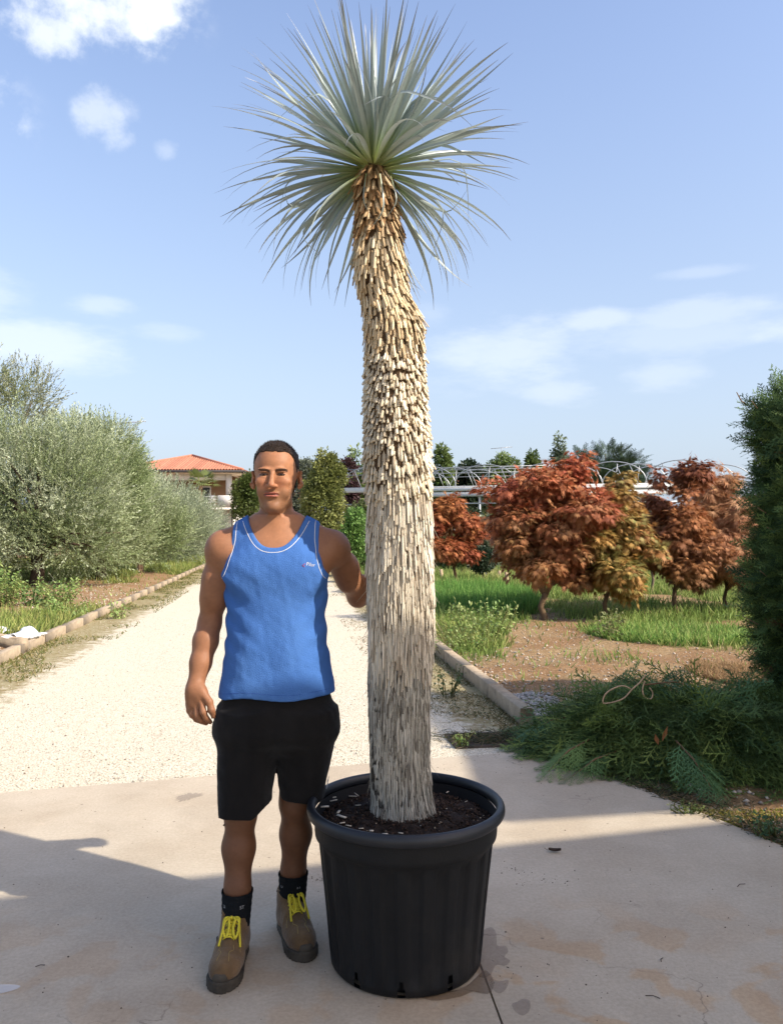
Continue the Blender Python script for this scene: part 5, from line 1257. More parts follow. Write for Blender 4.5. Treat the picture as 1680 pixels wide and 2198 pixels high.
M_BARK = mat('bark', (.17, .125, .085), .95, .4, 20, .8, 60, tint=True, stretch=(1, 1, .3))
def leaf_mat(name, rough=.55, trans=.25, spec=.3): return mat(name, (1, 1, 1), rough, .12, 30, tint=True, trans=trans, spec=spec)
M_OLIVE = leaf_mat('olive_leaf', .5, .18, .4); M_MAPLE = leaf_mat('maple_leaf', .6, .35, .25); M_GREEN = leaf_mat('green_leaf', .5, .28, .35); M_CON = leaf_mat('conifer_leaf', .7, .10, .2); M_GRASS = leaf_mat('grass_leaf', .6, .30, .25)

def lobes_points(g, lobes, n, inner=.55):
    """points through the outer part of a set of ellipsoids, with the outward direction"""
    lobes = np.array(lobes, float); vol = lobes[:, 3] * lobes[:, 4] * lobes[:, 5]; w = vol ** .75; pick = g.choice(len(lobes), n, p=w / w.sum()); l = lobes[pick]
    d = unit(g.normal(size=(n, 3))); r_ = (inner ** 3 + (1 - inner ** 3) * g.random(n)) ** (1 / 3)
    p = l[:, :3] + d * r_[:, None] * l[:, 3:6]
    out = unit(d / l[:, 3:6])
    keep = np.ones(n, bool)
    for q in lobes:                              # drop points deep inside another lobe
        keep &= ~((((p - q[:3]) / q[3:6]) ** 2).sum(1) < (inner * .85) ** 2)
    return p[keep], out[keep], r_[keep]
def branches(mb, g, base, crown_pts, r0, fork, n_main=4, n_sub=3, tint=(1, 1, 1)):
    base = np.array(base, float); top = base + np.array([g.normal() * .03, g.normal() * .03, fork])
    mb.tube([base - (0, 0, .08), base + (0, 0, .04), (base + top) / 2 + np.r_[g.normal(size=2) * .03, 0], top], [r0 * 1.45, r0 * 1.12, r0, r0 * .85], 9, tint)
    idx = g.choice(len(crown_pts), n_main * (n_sub + 1))
    for i in range(n_main):
        e = crown_pts[idx[i * (n_sub + 1)]]; m = top * .45 + e * .55 + np.array([0, 0, .12 * np.linalg.norm(e - top)])
        mb.tube([top - (0, 0, .05), top * .75 + m * .25, m, e], [r0 * .7, r0 * .55, r0 * .38, r0 * .12], 6, tint)
        for k in range(n_sub):
            e2 = crown_pts[idx[i * (n_sub + 1) + 1 + k]]
            mb.tube([m, m * .5 + e2 * .5 + np.array([0, 0, .06]), e2], [r0 * .30, r0 * .2, r0 * .06], 5, tint)
def tree(name, label, cat, base, lobes, kind, n, size, cols, mtl, seed, r0=.06, fork=.6, inner=.5, group=None, up=.5, gap=.35, gf=2.2, out=1.0, n_main=5, bark=(1, 1, 1), colfn=None, trunk=True, hang=0.0, crown='crown'):
    g = np.random.default_rng(seed); base = np.array(base, float)
    L = [(base[0] + a, base[1] + b_, base[2] + c, rx, ry, rz) for a, b_, c, rx, ry, rz in lobes]
    root = empty(name, tuple(base), label, cat, group)
    p, o, r_ = lobes_points(g, L, int(n * 1.7), inner)
    keep = n3(p[:, 0], p[:, 1], p[:, 2], gf, seed) > -1.2 + gap * 1.6
    p, o, r_ = p[keep][:n], o[keep][:n], r_[keep][:n]; n = len(p)
    if trunk:
        mb = MB(); branches(mb, g, base, p, r0, fork, n_main, 3, bark); mb.build('trunk', M_BARK, root, True)
    if kind == 'olive':
        d = unit(o * out + np.array([0, 0, up]) + g.normal(size=(n, 3)) * .38); M = frames(d, roll=g.uniform(0, 6.28, n)); tps = [shoot_template(16, .18, .050, 48, s) for s in range(3)]
    elif kind == 'maple':
        d = unit(o * np.array([1, 1, .25]) * out + g.normal(size=(n, 3)) * .35 + np.array([0, 0, -.12])); upv = unit(np.array([[0, 0, 1.0]]) + g.normal(size=(n, 3)) * .22 + o * np.array([.35, .35, 0])); M = frames(d, upv); tps = [maple_template(8, s) for s in range(4)]
    elif kind == 'lace':
        d = unit(o * np.array([1, 1, .25]) * out + g.normal(size=(n, 3)) * .3 + np.array([0, 0, -.35])); upv = unit(np.array([[0, 0, 1.0]]) + g.normal(size=(n, 3)) * .2); M = frames(d, upv); tps = [maple_template(8, s, 7, .60, .055) for s in range(4)]
    elif kind == 'frond':
        d = unit(o * out + g.normal(size=(n, 3)) * .35 + np.array([0, 0, up])); M = frames(d, unit(np.array([[0, 0, 1.0]]) + g.normal(size=(n, 3)) * .5)); tps = [frond_template(s) for s in range(3)]
    else:
        d = unit(o * out + g.normal(size=(n, 3)) * .45 + np.array([0, 0, up])); M = frames(d, unit(np.array([[0, 0, 1.0]]) + g.normal(size=(n, 3)) * .4)); tps = [tuft_template(9, .5, .26, s) for s in range(4)]
    ids = g.integers(0, len(tps), n); S = size * g.uniform(.7, 1.3, n); cl = np.array(cols, float)
    cn = .5 + .5 * np.clip(n3(p[:, 0], p[:, 1], p[:, 2], gf * 1.3, seed + 1) + .35 * g.normal(size=n), -1, 1)
    x = cn * (len(cl) - 1); i0 = np.clip(x.astype(int), 0, len(cl) - 2) if len(cl) > 1 else np.zeros(n, int)
    T = cl[i0] * (1 - (x - i0))[:, None] + cl[np.minimum(i0 + 1, len(cl) - 1)] * (x - i0)[:, None]
    if colfn is not None: T = colfn(p - base, T)
    T = T * g.uniform(.78, 1.22, (n, 1))
    Vs, Fs, Ts, off = [], [], [], 0
    for k, (tv, tf) in enumerate(tps):
        s = ids == k
        if not s.any(): continue
        lt = np.repeat(g.uniform(.82, 1.2, (len(tv) + 3) // 4), 4)[:len(tv), None] * np.ones((1, 3))
        V, F, TT = scatter(tv, tf, p[s], M[s], S[s], T[s], lt); Vs.append(V); Fs.append(F + off); Ts.append(TT); off += len(V)
    F = np.concatenate(Fs); tri = F[:, 2] == F[:, 3]
    link(crown, make_mesh(crown, np.concatenate(Vs), [F[~tri], F[tri][:, :3]], np.concatenate(Ts)), root, mtl)
    return root

# ---------------------------------------------------------------- olives on the left
OL = [(.19, .245, .095), (.25, .30, .14), (.32, .365, .20), (.42, .46, .31)]
def bz(x, y): return float(h_l(np.array(x), np.array(y)))
def on_l(x, y): return (x, y, bz(x, y))
def on_r(x, y): return (x, y, float(h_r(np.array(x), np.array(y))))
tree('olive_tree', 'big bushy grey-green olive nearest on the left, its forked dark trunk showing below', 'olive tree', on_l(-8.75, 19.9), [(0, 0, 2.0, 2.0, 1.8, 1.75), (-1.6, .3, 2.2, 1.6, 1.6, 1.7), (.9, .2, 2.5, 1.25, 1.3, 1.5), (1.0, 0, 1.10, 1.25, 1.2, .85), (-1.2, -.3, 1.0, 1.5, 1.2, .8), (-.4, 0, 3.2, 1.3, 1.2, 1.15), (-2.6, .2, 1.8, 1.5, 1.4, 1.5)],
     'olive', 11000, .42, OL, M_OLIVE, 11, .16, .75, .35, 'olive trees along the drive', .55, .30, 1.6, bark=(.45, .40, .38))
tree('olive_tree', 'second olive of the row, tall with loose upright shoots on top', 'olive tree', on_l(-8.15, 22.6), [(-.1, 0, 2.3, 1.35, 1.4, 1.7), (.25, 0, 3.4, .75, .9, 1.0), (-.7, 0, 3.5, .9, .9, 1.05), (.4, 0, 1.2, 1.1, 1.1, .85)],
     'olive', 5600, .44, OL, M_OLIVE, 12, .13, .7, .35, 'olive trees along the drive', .75, .34, 1.6, bark=(.4, .36, .33))
tree('olive_tree', 'third olive of the row, pale trunk and wispy top against the sky', 'olive tree', on_l(-8.05, 25.8), [(-.1, 0, 1.8, 1.2, 1.3, 1.3), (-.35, 0, 2.9, .6, .7, .85), (.5, 0, 1.3, 1.05, 1.1, .9)],
     'olive', 4200, .42, OL, M_OLIVE, 13, .10, .9, .3, 'olive trees along the drive', .8, .36, 1.6, bark=(1.5, 1.35, 1.2))
tree('olive_tree', 'fourth olive of the row, rounded and silvery in front of the villa', 'olive tree', on_l(-8.6, 31.0), [(-.2, 0, 1.65, 1.6, 1.5, 1.6), (.45, 0, 1.35, 1.3, 1.3, 1.25)], 'olive', 3300, .44, [(.22, .26, .14), (.28, .32, .19), (.36, .40, .27)], M_OLIVE, 14, .10, .7, .3, 'olive trees along the drive', .7, .30, 1.5)
tree('olive_tree', 'farthest olive of the row, low and rounded beside the bend of the kerb', 'olive tree', on_l(-9.5, 37.5), [(0, 0, 1.55, 1.7, 1.5, 1.6), (.5, 0, 1.2, 1.5, 1.3, 1.1)], 'olive', 2700, .44, [(.23, .265, .15), (.29, .325, .20), (.37, .405, .28)], M_OLIVE, 15, .10, .6, .3, 'olive trees along the drive', .6, .28, 1.5)
tree('tall_shrub_tree', 'tall feathery grey-leaved tree rising behind the nearest olive', 'tree', on_l(-12.6, 26.0), [(0, 0, 4.9, 1.5, 1.3, 1.4), (.8, 0, 5.7, .9, .8, .95), (-.6, 0, 6.1, .9, .8, .9), (0, 0, 3.2, 1.8, 1.5, 1.6)], 'olive', 2300, .55, [(.24, .25, .15), (.30, .31, .21), (.22, .25, .10)], M_OLIVE, 16, .13, 2.0, .2, None, .9, .42, 1.6)

# ---------------------------------------------------------------- maples on the right
def pads(seed, n, z0, z1, prof, thick=.15, cx=0.0):
    g = np.random.default_rng(seed); out = []
    zs, rs = np.array(prof).T
    for i in range(n):
        u = (i + .5) / n; z = z0 + (z1 - z0) * u; R_ = float(np.interp(z, zs, rs)); a = i * 2.4 + g.normal() * .4; r = R_ * g.uniform(.40, .82); w = max(.10, R_ * g.uniform(.30, .56))
        out.append((cx + r * math.cos(a), r * math.sin(a) * .85, z + g.normal() * .03 - .10 * r, w, w * g.uniform(.75, 1.1), thick * g.uniform(.75, 1.35)))
    return out
def mgrad(top, mid, low, z0, z1):
    top, mid, low = (np.array(c) for c in (top, mid, low))
    def f(p, T):
        u = np.clip((p[:, 2] - z0) / (z1 - z0), 0, 1)[:, None]; c = np.where(u > .5, mid + (top - mid) * (u - .5) * 2, low + (mid - low) * u * 2)
        return T * .55 + c * .45
    return f
RED = [(.30, .085, .045), (.40, .14, .06), (.44, .20, .08), (.30, .22, .085), (.36, .12, .055)]; ORG = [(.34, .19, .065), (.46, .25, .075), (.42, .28, .085), (.28, .27, .085), (.40, .20, .07)]; BRN = [(.25, .09, .05), (.36, .14, .065), (.42, .20, .08)]; LAC = [(.42, .21, .11), (.52, .29, .15), (.46, .28, .13)]
tree('maple_tree', 'broad red-topped japanese maple with forked trunk beside the yucca trunk', 'maple', on_r(2.42, 12.75), pads(1, 22, .72, 2.42, [(.6, .55), (.9, .72), (1.3, .82), (1.9, 1.0), (2.2, .85), (2.45, .45)]) + [(.52, -.05, 2.42, .16, .2, .26)],
     'maple', 3300, .20, RED, M_MAPLE, 21, .050, .42, .0, 'japanese maples in the right bed', gap=.62, gf=3.6, colfn=mgrad((.56, .12, .065), (.38, .15, .07), (.44, .25, .10), .5, 2.4), bark=(.9, .8, .65))
tree('maple_tree', 'golden-orange japanese maple between the red-topped and the dark-topped ones', 'maple', on_r(3.44, 12.95), pads(2, 19, .62, 2.32, [(.5, .5), (.85, .78), (1.3, .70), (1.8, .52), (2.1, .36), (2.4, .18)], .16, .05) + [(.2, 0, 2.25, .16, .2, .26)],
     'maple', 2500, .20, ORG, M_MAPLE, 22, .036, .45, .0, 'japanese maples in the right bed', gap=.62, gf=3.6, bark=(.8, .7, .6))
tree('maple_tree', 'tall japanese maple with dark purple crown top and orange flank', 'maple', on_r(4.80, 13.6), pads(3, 19, .62, 2.36, [(.5, .5), (.85, .66), (1.3, .64), (1.8, .55), (2.2, .50), (2.6, .25)], .16, .08) + [(.25, 0, 2.30, .24, .25, .22)],
     'maple', 2500, .20, [(.23, .085, .05), (.38, .15, .065), (.46, .21, .08), (.29, .11, .065)], M_MAPLE, 23, .040, .42, .0, 'japanese maples in the right bed', gap=.62, gf=3.6, colfn=mgrad((.24, .085, .055), (.38, .17, .06), (.33, .21, .085), .5, 2.5), bark=(.8, .7, .6))
tree('maple_tree', 'cut-leaved tan maple with lacy drooping foliage next to the dark hedge', 'maple', on_r(5.85, 14.1), pads(4, 17, .62, 2.35, [(.5, .5), (.85, .68), (1.3, .70), (1.8, .62), (2.1, .5), (2.4, .25)], .17, .05),
     'lace', 3300, .23, LAC, M_MAPLE, 24, .032, .40, .0, 'japanese maples in the right bed', gap=.58, gf=3.6, bark=(.7, .6, .5))
tree('maple_tree', 'rust-red japanese maple half hidden behind the yucca trunk', 'maple', on_r(1.50, 18.6), pads(5, 17, .90, 2.15, [(.8, .5), (1.1, .66), (1.5, .78), (1.9, .6), (2.2, .25)], .16, -.15),
     'maple', 1900, .22, [(.32, .09, .045), (.42, .14, .06), (.46, .20, .07)], M_MAPLE, 25, .036, .55, .0, 'japanese maples in the right bed', gap=.62, gf=3.6, bark=(1.0, .8, .6))
tree('maple_tree', 'small dark maple standing behind the gap left of the dark-topped one', 'maple', on_r(5.9, 18.3), [(0, 0, 1.75, .42, .4, .42), (0, 0, 1.15, .5, .5, .4)], 'maple', 800, .25, BRN, M_MAPLE, 26, .03, .6, .3, 'japanese maples in the right bed', gap=.58, gf=3.6)
# ---------------------------------------------------------------- nursery trees and shrubs behind
GR = [(.08, .13, .035), (.13, .18, .05), (.18, .23, .075)]; YG = [(.15, .17, .05), (.22, .24, .07), (.30, .30, .10)]; BR = [(.13, .24, .055), (.20, .33, .09), (.27, .40, .13)]
tree('leafy_tree', 'dense yellowish-green tree right behind the man\'s shoulder', 'tree', (-2.30, 27, 0), [(0, 0, 2.3, .72, .7, 1.2), (.15, 0, 3.3, .5, .5, .75), (-.1, 0, 1.2, .62, .6, .8), (.1, 0, 3.9, .25, .25, .35), (.45, 0, 3.3, .3, .3, .4)], 'tuft', 2300, .22, YG, M_GREEN, 31, .05, .5, .3, None, .2, .38, 2.4)
tree('poplar_tree', 'blurry grey-green tree peeping out beside the man\'s ear', 'tree', (-4.1, 36, 0), [(0, 0, 3.0, .8, .8, 1.3), (.2, 0, 4.0, .5, .5, .6)], 'tuft', 900, .26, [(.12, .14, .09), (.17, .19, .13)], M_GREEN, 32, .06, .8, .3, None, .3, .40, 2.0)
tree('young_tree', 'bright green young tree on a thin stem left of the yucca trunk', 'tree', (-1.05, 22.5, .03), [(0, 0, 1.25, .36, .35, .42), (.05, 0, 1.72, .22, .22, .3), (-.2, 0, .85, .28, .3, .25), (.2, 0, .9, .3, .3, .25)], 'tuft', 520, .20, BR, M_GREEN, 33, .022, .55, .2, None, .2, .30, 3.0, bark=(1.7, 1.4, 1.0))
tree('leafy_shrub', 'green shrub under the metal gutter left of the trunk', 'shrub', (-1.0, 29.5, 0), [(0, 0, 1.5, .9, .8, 1.0)], 'tuft', 900, .24, [(.10, .125, .04), (.14, .17, .05)], M_GREEN, 34, .04, .4, .3, 'shrubs under the greenhouse frame', .3, .3, 2.2)
tree('round_shrub', 'small round dark-leaved shrub on a stem beside the red maple', 'shrub', on_r(2.35, 21.0), [(0, 0, .62, .32, .32, .33)], 'tuft', 420, .13, [(.025, .045, .022), (.05, .075, .035)], M_GREEN, 35, .02, .3, .3, None, .2, .25, 4.0)
bgt = [  # px, py top, depth, half width, label, colours, kind, slender
    (950, 955, 44, .65, 'slender bright-green tree just right of the yucca trunk', GR, 'tuft', 1), (1005, 988, 47, .95, 'dark round-headed tree behind the frame, second from the yucca trunk', [(.03, .05, .025), (.05, .075, .035)], 'tuft', 0), (1078, 972, 52, 1.15, 'light yellow-green domed tree beyond the greenhouse frame', [(.13, .19, .05), (.18, .24, .08)], 'tuft', 0),
    (1143, 968, 48, .55, 'small upright tree between the domed tree and the spire', GR, 'tuft', 1), (1200, 932, 45, .70, 'pale spire-shaped conifer above the red maple', [(.12, .16, .09), (.17, .21, .13)], 'tuft', 2), (768, 958, 44, .75, 'green tree whose edge shows left of the yucca trunk', GR, 'tuft', 1),
    (748, 985, 40, .45, 'purple-leaved slender tree above the metal gutter', [(.06, .03, .03), (.09, .05, .05)], 'tuft', 1), (535, 1012, 61, 1.1, 'green tree growing at the corner of the villa', [(.09, .13, .03), (.15, .18, .05)], 'tuft', 0)]
for i, (px, py, Y, hw, lab, cols, kd, sl) in enumerate(bgt):
    tp = P(px, py, Y); h = tp.z
    if sl == 2: lobes = [(0, 0, h * .42, hw, hw, h * .30), (0, 0, h * .68, hw * .6, hw * .6, h * .22), (0, 0, h * .86, hw * .28, hw * .28, h * .14)]
    elif sl: lobes = [(0, 0, h * .45, hw * .9, hw, h * .28), (.1, 0, h * .72, hw * .65, hw, h * .2), (-.05, 0, h * .88, hw * .45, hw, h * .12)]
    else: lobes = [(-.1 * hw, 0, h * .55, hw * 1.1, hw, h * .25), (.35 * hw, 0, h * .74, hw * .8, hw, h * .22), (-.45 * hw, 0, h * .72, hw * .7, hw, h * .2), (0, 0, h * .84, hw * .6, hw * .6, h * .16)]
    tree('background_tree', lab, 'tree', (tp.x, Y, -.03), lobes, kd, 900 if sl else 1300, .38, cols, M_GREEN, 50 + i, .07, h * .3, .25, 'trees beyond the nursery', .2, .42, 1.5)
tp = P(1300, 958, 55)
tree('cedar_tree', 'large dark cedar with layered plumes standing behind the arches', 'tree', (tp.x, 55, -.03), [(0, 0, 4.2, 2.2, 1.8, 1.5), (-1.4, 0, 5.6, 1.1, 1.0, .9), (.2, 0, 5.9, 1.3, 1.0, 1.05), (1.4, 0, 5.5, 1.1, 1.0, 1.0), (2.0, 0, 4.0, .9, .9, 1.4), (-1.9, 0, 4.2, .9, .9, 1.0)], 'frond', 2600, .85, [(.028, .055, .032), (.05, .085, .045), (.075, .11, .055)], M_CON, 61, .2, 1.5, .3, None, .05, .40, 1.0)
# mixed shrubs under the frame
sh = [(965, 27, 1.15, .7, 0), (1050, 30, 1.9, .9, 1), (1000, 33, 2.1, .9, 2), (1130, 30, 2.2, 1.0, 0), (1210, 29, 2.0, 1.0, 2), (1290, 30, 2.1, 1.0, 1), (1370, 27, 2.3, .9, 3), (1420, 30, 2.2, 1.0, 0), (1500, 28, 2.0, 1.0, 1), (1570, 27, 2.3, 1.0, 3), (1650, 28, 2.5, 1.1, 0), (1740, 28, 2.4, 1.2, 1), (880, 30, 1.9, 1.0, 1), (830, 28, 1.7, .9, 0), (1035, 25.5, 1.75, .55, 3), (660, 33, 1.3, .9, 0), (610, 36, 1.4, 1.0, 1)]
shl = ['green shrub low behind the rust-red maple, just right of the yucca trunk', 'yellowish shrub between the rust-red and the red-topped maple', 'dark green shrub beside the rust-red maple under the purlins', 'green shrub hidden behind the left flank of the red-topped maple', 'dark green shrub behind the middle of the red-topped maple', 'yellowish shrub behind the right flank of the red-topped maple', 'grey-green shrub behind the gap between golden and dark-topped maple', 'green shrub behind the dark-topped maple', 'yellowish shrub behind the right side of the dark-topped maple', 'grey-green shrub behind the cut-leaved maple', 'green shrub behind the dark hedge', 'yellowish shrub far right behind the dark hedge', 'yellowish shrub directly behind the yucca trunk', 'green shrub left of the yucca trunk behind the white bench', 'small grey-green shrub in the gap left of the red-topped maple', 'green shrub below the yellowish-green tree by the man', 'yellowish shrub in front of the white outbuilding']
shc = [GR, YG, [(.035, .055, .022), (.06, .085, .035)], [(.12, .15, .09), (.17, .20, .13)]]
for i, (px, Y, h, hw, c) in enumerate(sh):
    x = (px - CX_PX) / F_PX * Y
    tree('nursery_shrub', shl[i], 'shrub', (x, Y, -.03), [(0, 0, h * .55, hw, hw * .8, h * .5), (.2, 0, h * .8, hw * .55, hw * .5, h * .25)], 'tuft', 620, .26, shc[c], M_GREEN, 80 + i, .03, h * .25, .3, 'shrubs in the nursery rows', .25, .3, 2.2)
def far_wood():
    g = np.random.default_rng(90); n = 5200; a = g.uniform(-1.15, 1.15, n); Y = g.uniform(82, 100, n); X = a * Y * .9
    top = 3.3 + 1.0 * n3(X, 0 * X, 0 * X, .22, 6) + .5 * n3(X, 0 * X, 0 * X, .9, 7); Z = top * np.sqrt(g.random(n)) 
    tv, tf = tuft_template(9, .5, .3, 3); T = np.array([.07, .10, .04]) * g.uniform(.5, 1.3, (n, 1)) + np.array([.03, .03, .035])
    V, F, TT = scatter(tv, tf, np.stack([X, Y, Z], 1), frames(g.normal(size=(n, 3))), g.uniform(.8, 1.5, n), T)
    tag(link('far_wood', make_mesh('far_wood', V, F, TT), None, M_GREEN), 'far low line of trees closing the view', 'wood', kind='stuff')
far_wood()

# ---------------------------------------------------------------- clipped conifer hedge on the right and the heap of cuttings
def hedge():
    g = np.random.default_rng(40); H = 2.36
    root = empty('conifer_hedge', (3.2, 4.4, 0), 'tall dark clipped cypress hedge at the right edge with bare twigs showing', 'hedge')
    far = np.array([2.76, 5.95]); near = np.array([3.00, 4.50]); ax = unit(near - far); rt = np.array([-ax[1], ax[0]]);
    if rt[0] < 0: rt = -rt
    Ln = np.linalg.norm(near - far); wid = 1.5
    pts, outs = [], []
    def add(p, o): pts.append(p); outs.append(o)
    n1 = 4800
    t = g.random(n1) ** 1.7 * Ln; z = .05 + (H - .05) * g.random(n1); off = np.abs(g.normal(size=n1)) * .13
    q = far + ax * t[:, None]; bul = .07 * n3(t, z, 0 * t, 4.2, 3) + .05 * sstep(1.9, 2.3, z) - .07 * np.exp(-((z - 1.95) / .10) ** 2) - .10 * sstep(1.2, .2, z)
    pp = np.c_[q - rt * bul[:, None] + rt * off[:, None], z]; add(pp, np.c_[np.tile(-rt, (n1, 1)), np.full(n1, .15)])
    n2 = 7600; s = g.random(n2) * wid; z = .05 + (H - .05) * g.random(n2); off = np.abs(g.normal(size=n2)) * .13; bul2 = .08 * n3(s, z, 0 * s, 4.5, 4)
    q = far + rt * s[:, None] + ax * (off - bul2)[:, None]; add(np.c_[q, z], np.c_[np.tile(-ax, (n2, 1)), np.full(n2, .15)])
    n3_ = 3000; s = g.random(n3_) * wid; t = g.random(n3_) * Ln; q = far + rt * s[:, None] + ax * t[:, None]; zt = H + .10 * n3(q[:, 0], q[:, 1], 0 * s, 4, 5) - np.abs(g.normal(size=n3_)) * .1; add(np.c_[q, zt], np.tile([[0, 0, 1.0]], (n3_, 1)))
    n4 = 1200; s = g.random(n4) * wid; z = .05 + (H - .05) * g.random(n4); q = near + rt * s[:, None] - ax * np.abs(g.normal(size=n4) * .12)[:, None]; add(np.c_[q, z], np.c_[np.tile(ax, (n4, 1)), np.full(n4, .15)])
    n5 = 1200; t = g.random(n5) * Ln; z = .05 + (H - .05) * g.random(n5); q = far + rt * (wid - np.abs(g.normal(size=n5)) * .1)[:, None] + ax * t[:, None]; add(np.c_[q, z], np.c_[np.tile(rt, (n5, 1)), np.full(n5, .15)])
    p = np.concatenate(pts); o = np.concatenate(outs); n = len(p)
    d = unit(o + g.normal(size=(n, 3)) * .65 + np.array([0, 0, .25])); T = np.array([[.08, .14, .05], [.12, .19, .065], [.19, .27, .085], [.06, .11, .048]])[g.integers(0, 4, n)] * g.uniform(.7, 1.3, (n, 1)); T[g.random(n) < .012] = (.16, .09, .04)
    M = frames(d, unit(np.array([[0, 0, 1.0]]) + g.normal(size=(n, 3)) * .7)); ids = g.integers(0, 3, n); Vs, Fs, Ts, off = [], [], [], 0
    for k in range(3):
        tv, tf = frond_template(k, 11, True, .15, .034); s = ids == k; V, F, TT = scatter(tv, tf, p[s], M[s], g.uniform(.14, .25, s.sum()), T[s]); Vs.append(V); Fs.append(F + off); Ts.append(TT); off += len(V)
    F = np.concatenate(Fs); tri = F[:, 2] == F[:, 3]; link('foliage', make_mesh('foliage', np.concatenate(Vs), [F[~tri], F[tri][:, :3]], np.concatenate(Ts)), root, M_CON)
    # stems and dark inner sheets added to block light through the hedge
    for t in np.linspace(.25, Ln - .2, 4):
        b_ = far + ax * t + rt * .5; mb = MB(); mb.tube([(b_[0], b_[1], -.05), (b_[0] + .03, b_[1], 1.2), (b_[0], b_[1] + .03, H - .15)], [.06, .045, .02], 7, (.6, .55, .5)); mb.build('trunk', M_BARK, root, True)
    for (px, py, qx, qy, Y) in ((1612, 860, 1655, 905, 5.72), (1625, 1090, 1680, 1112, 5.7), (1645, 1132, 1690, 1140, 5.7), (1592, 1322, 1655, 1345, 5.7), (1580, 842, 1600, 868, 5.75), (1630, 1225, 1670, 1246, 5.7)):
        a, b_ = np.array(P(px, py, Y)), np.array(P(qx, qy, Y + .25)); m = (a + b_) / 2 + (0, 0, -.02); tw = MB(); tw.tube([a, m, b_], [.003, .005, .007], 5, (1.9, 1.7, 1.5)); tw.build('bare_twig', M_BARK, root, True)
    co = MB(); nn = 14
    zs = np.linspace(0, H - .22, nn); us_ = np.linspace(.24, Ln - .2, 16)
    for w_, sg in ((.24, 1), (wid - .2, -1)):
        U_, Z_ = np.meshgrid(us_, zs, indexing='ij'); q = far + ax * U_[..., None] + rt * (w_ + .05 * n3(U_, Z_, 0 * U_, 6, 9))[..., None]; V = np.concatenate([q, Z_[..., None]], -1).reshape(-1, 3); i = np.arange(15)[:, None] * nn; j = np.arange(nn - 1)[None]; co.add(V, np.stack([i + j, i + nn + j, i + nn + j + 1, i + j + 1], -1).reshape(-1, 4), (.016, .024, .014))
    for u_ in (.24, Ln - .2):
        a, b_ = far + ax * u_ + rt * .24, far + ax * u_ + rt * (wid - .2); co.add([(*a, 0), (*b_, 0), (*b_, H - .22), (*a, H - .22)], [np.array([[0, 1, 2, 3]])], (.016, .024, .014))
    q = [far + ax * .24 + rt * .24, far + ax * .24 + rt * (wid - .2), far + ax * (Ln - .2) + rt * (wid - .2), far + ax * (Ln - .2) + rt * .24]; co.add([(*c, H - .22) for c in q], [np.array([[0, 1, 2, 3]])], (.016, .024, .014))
    co.build('light_block', M_CON, root)
hedge()
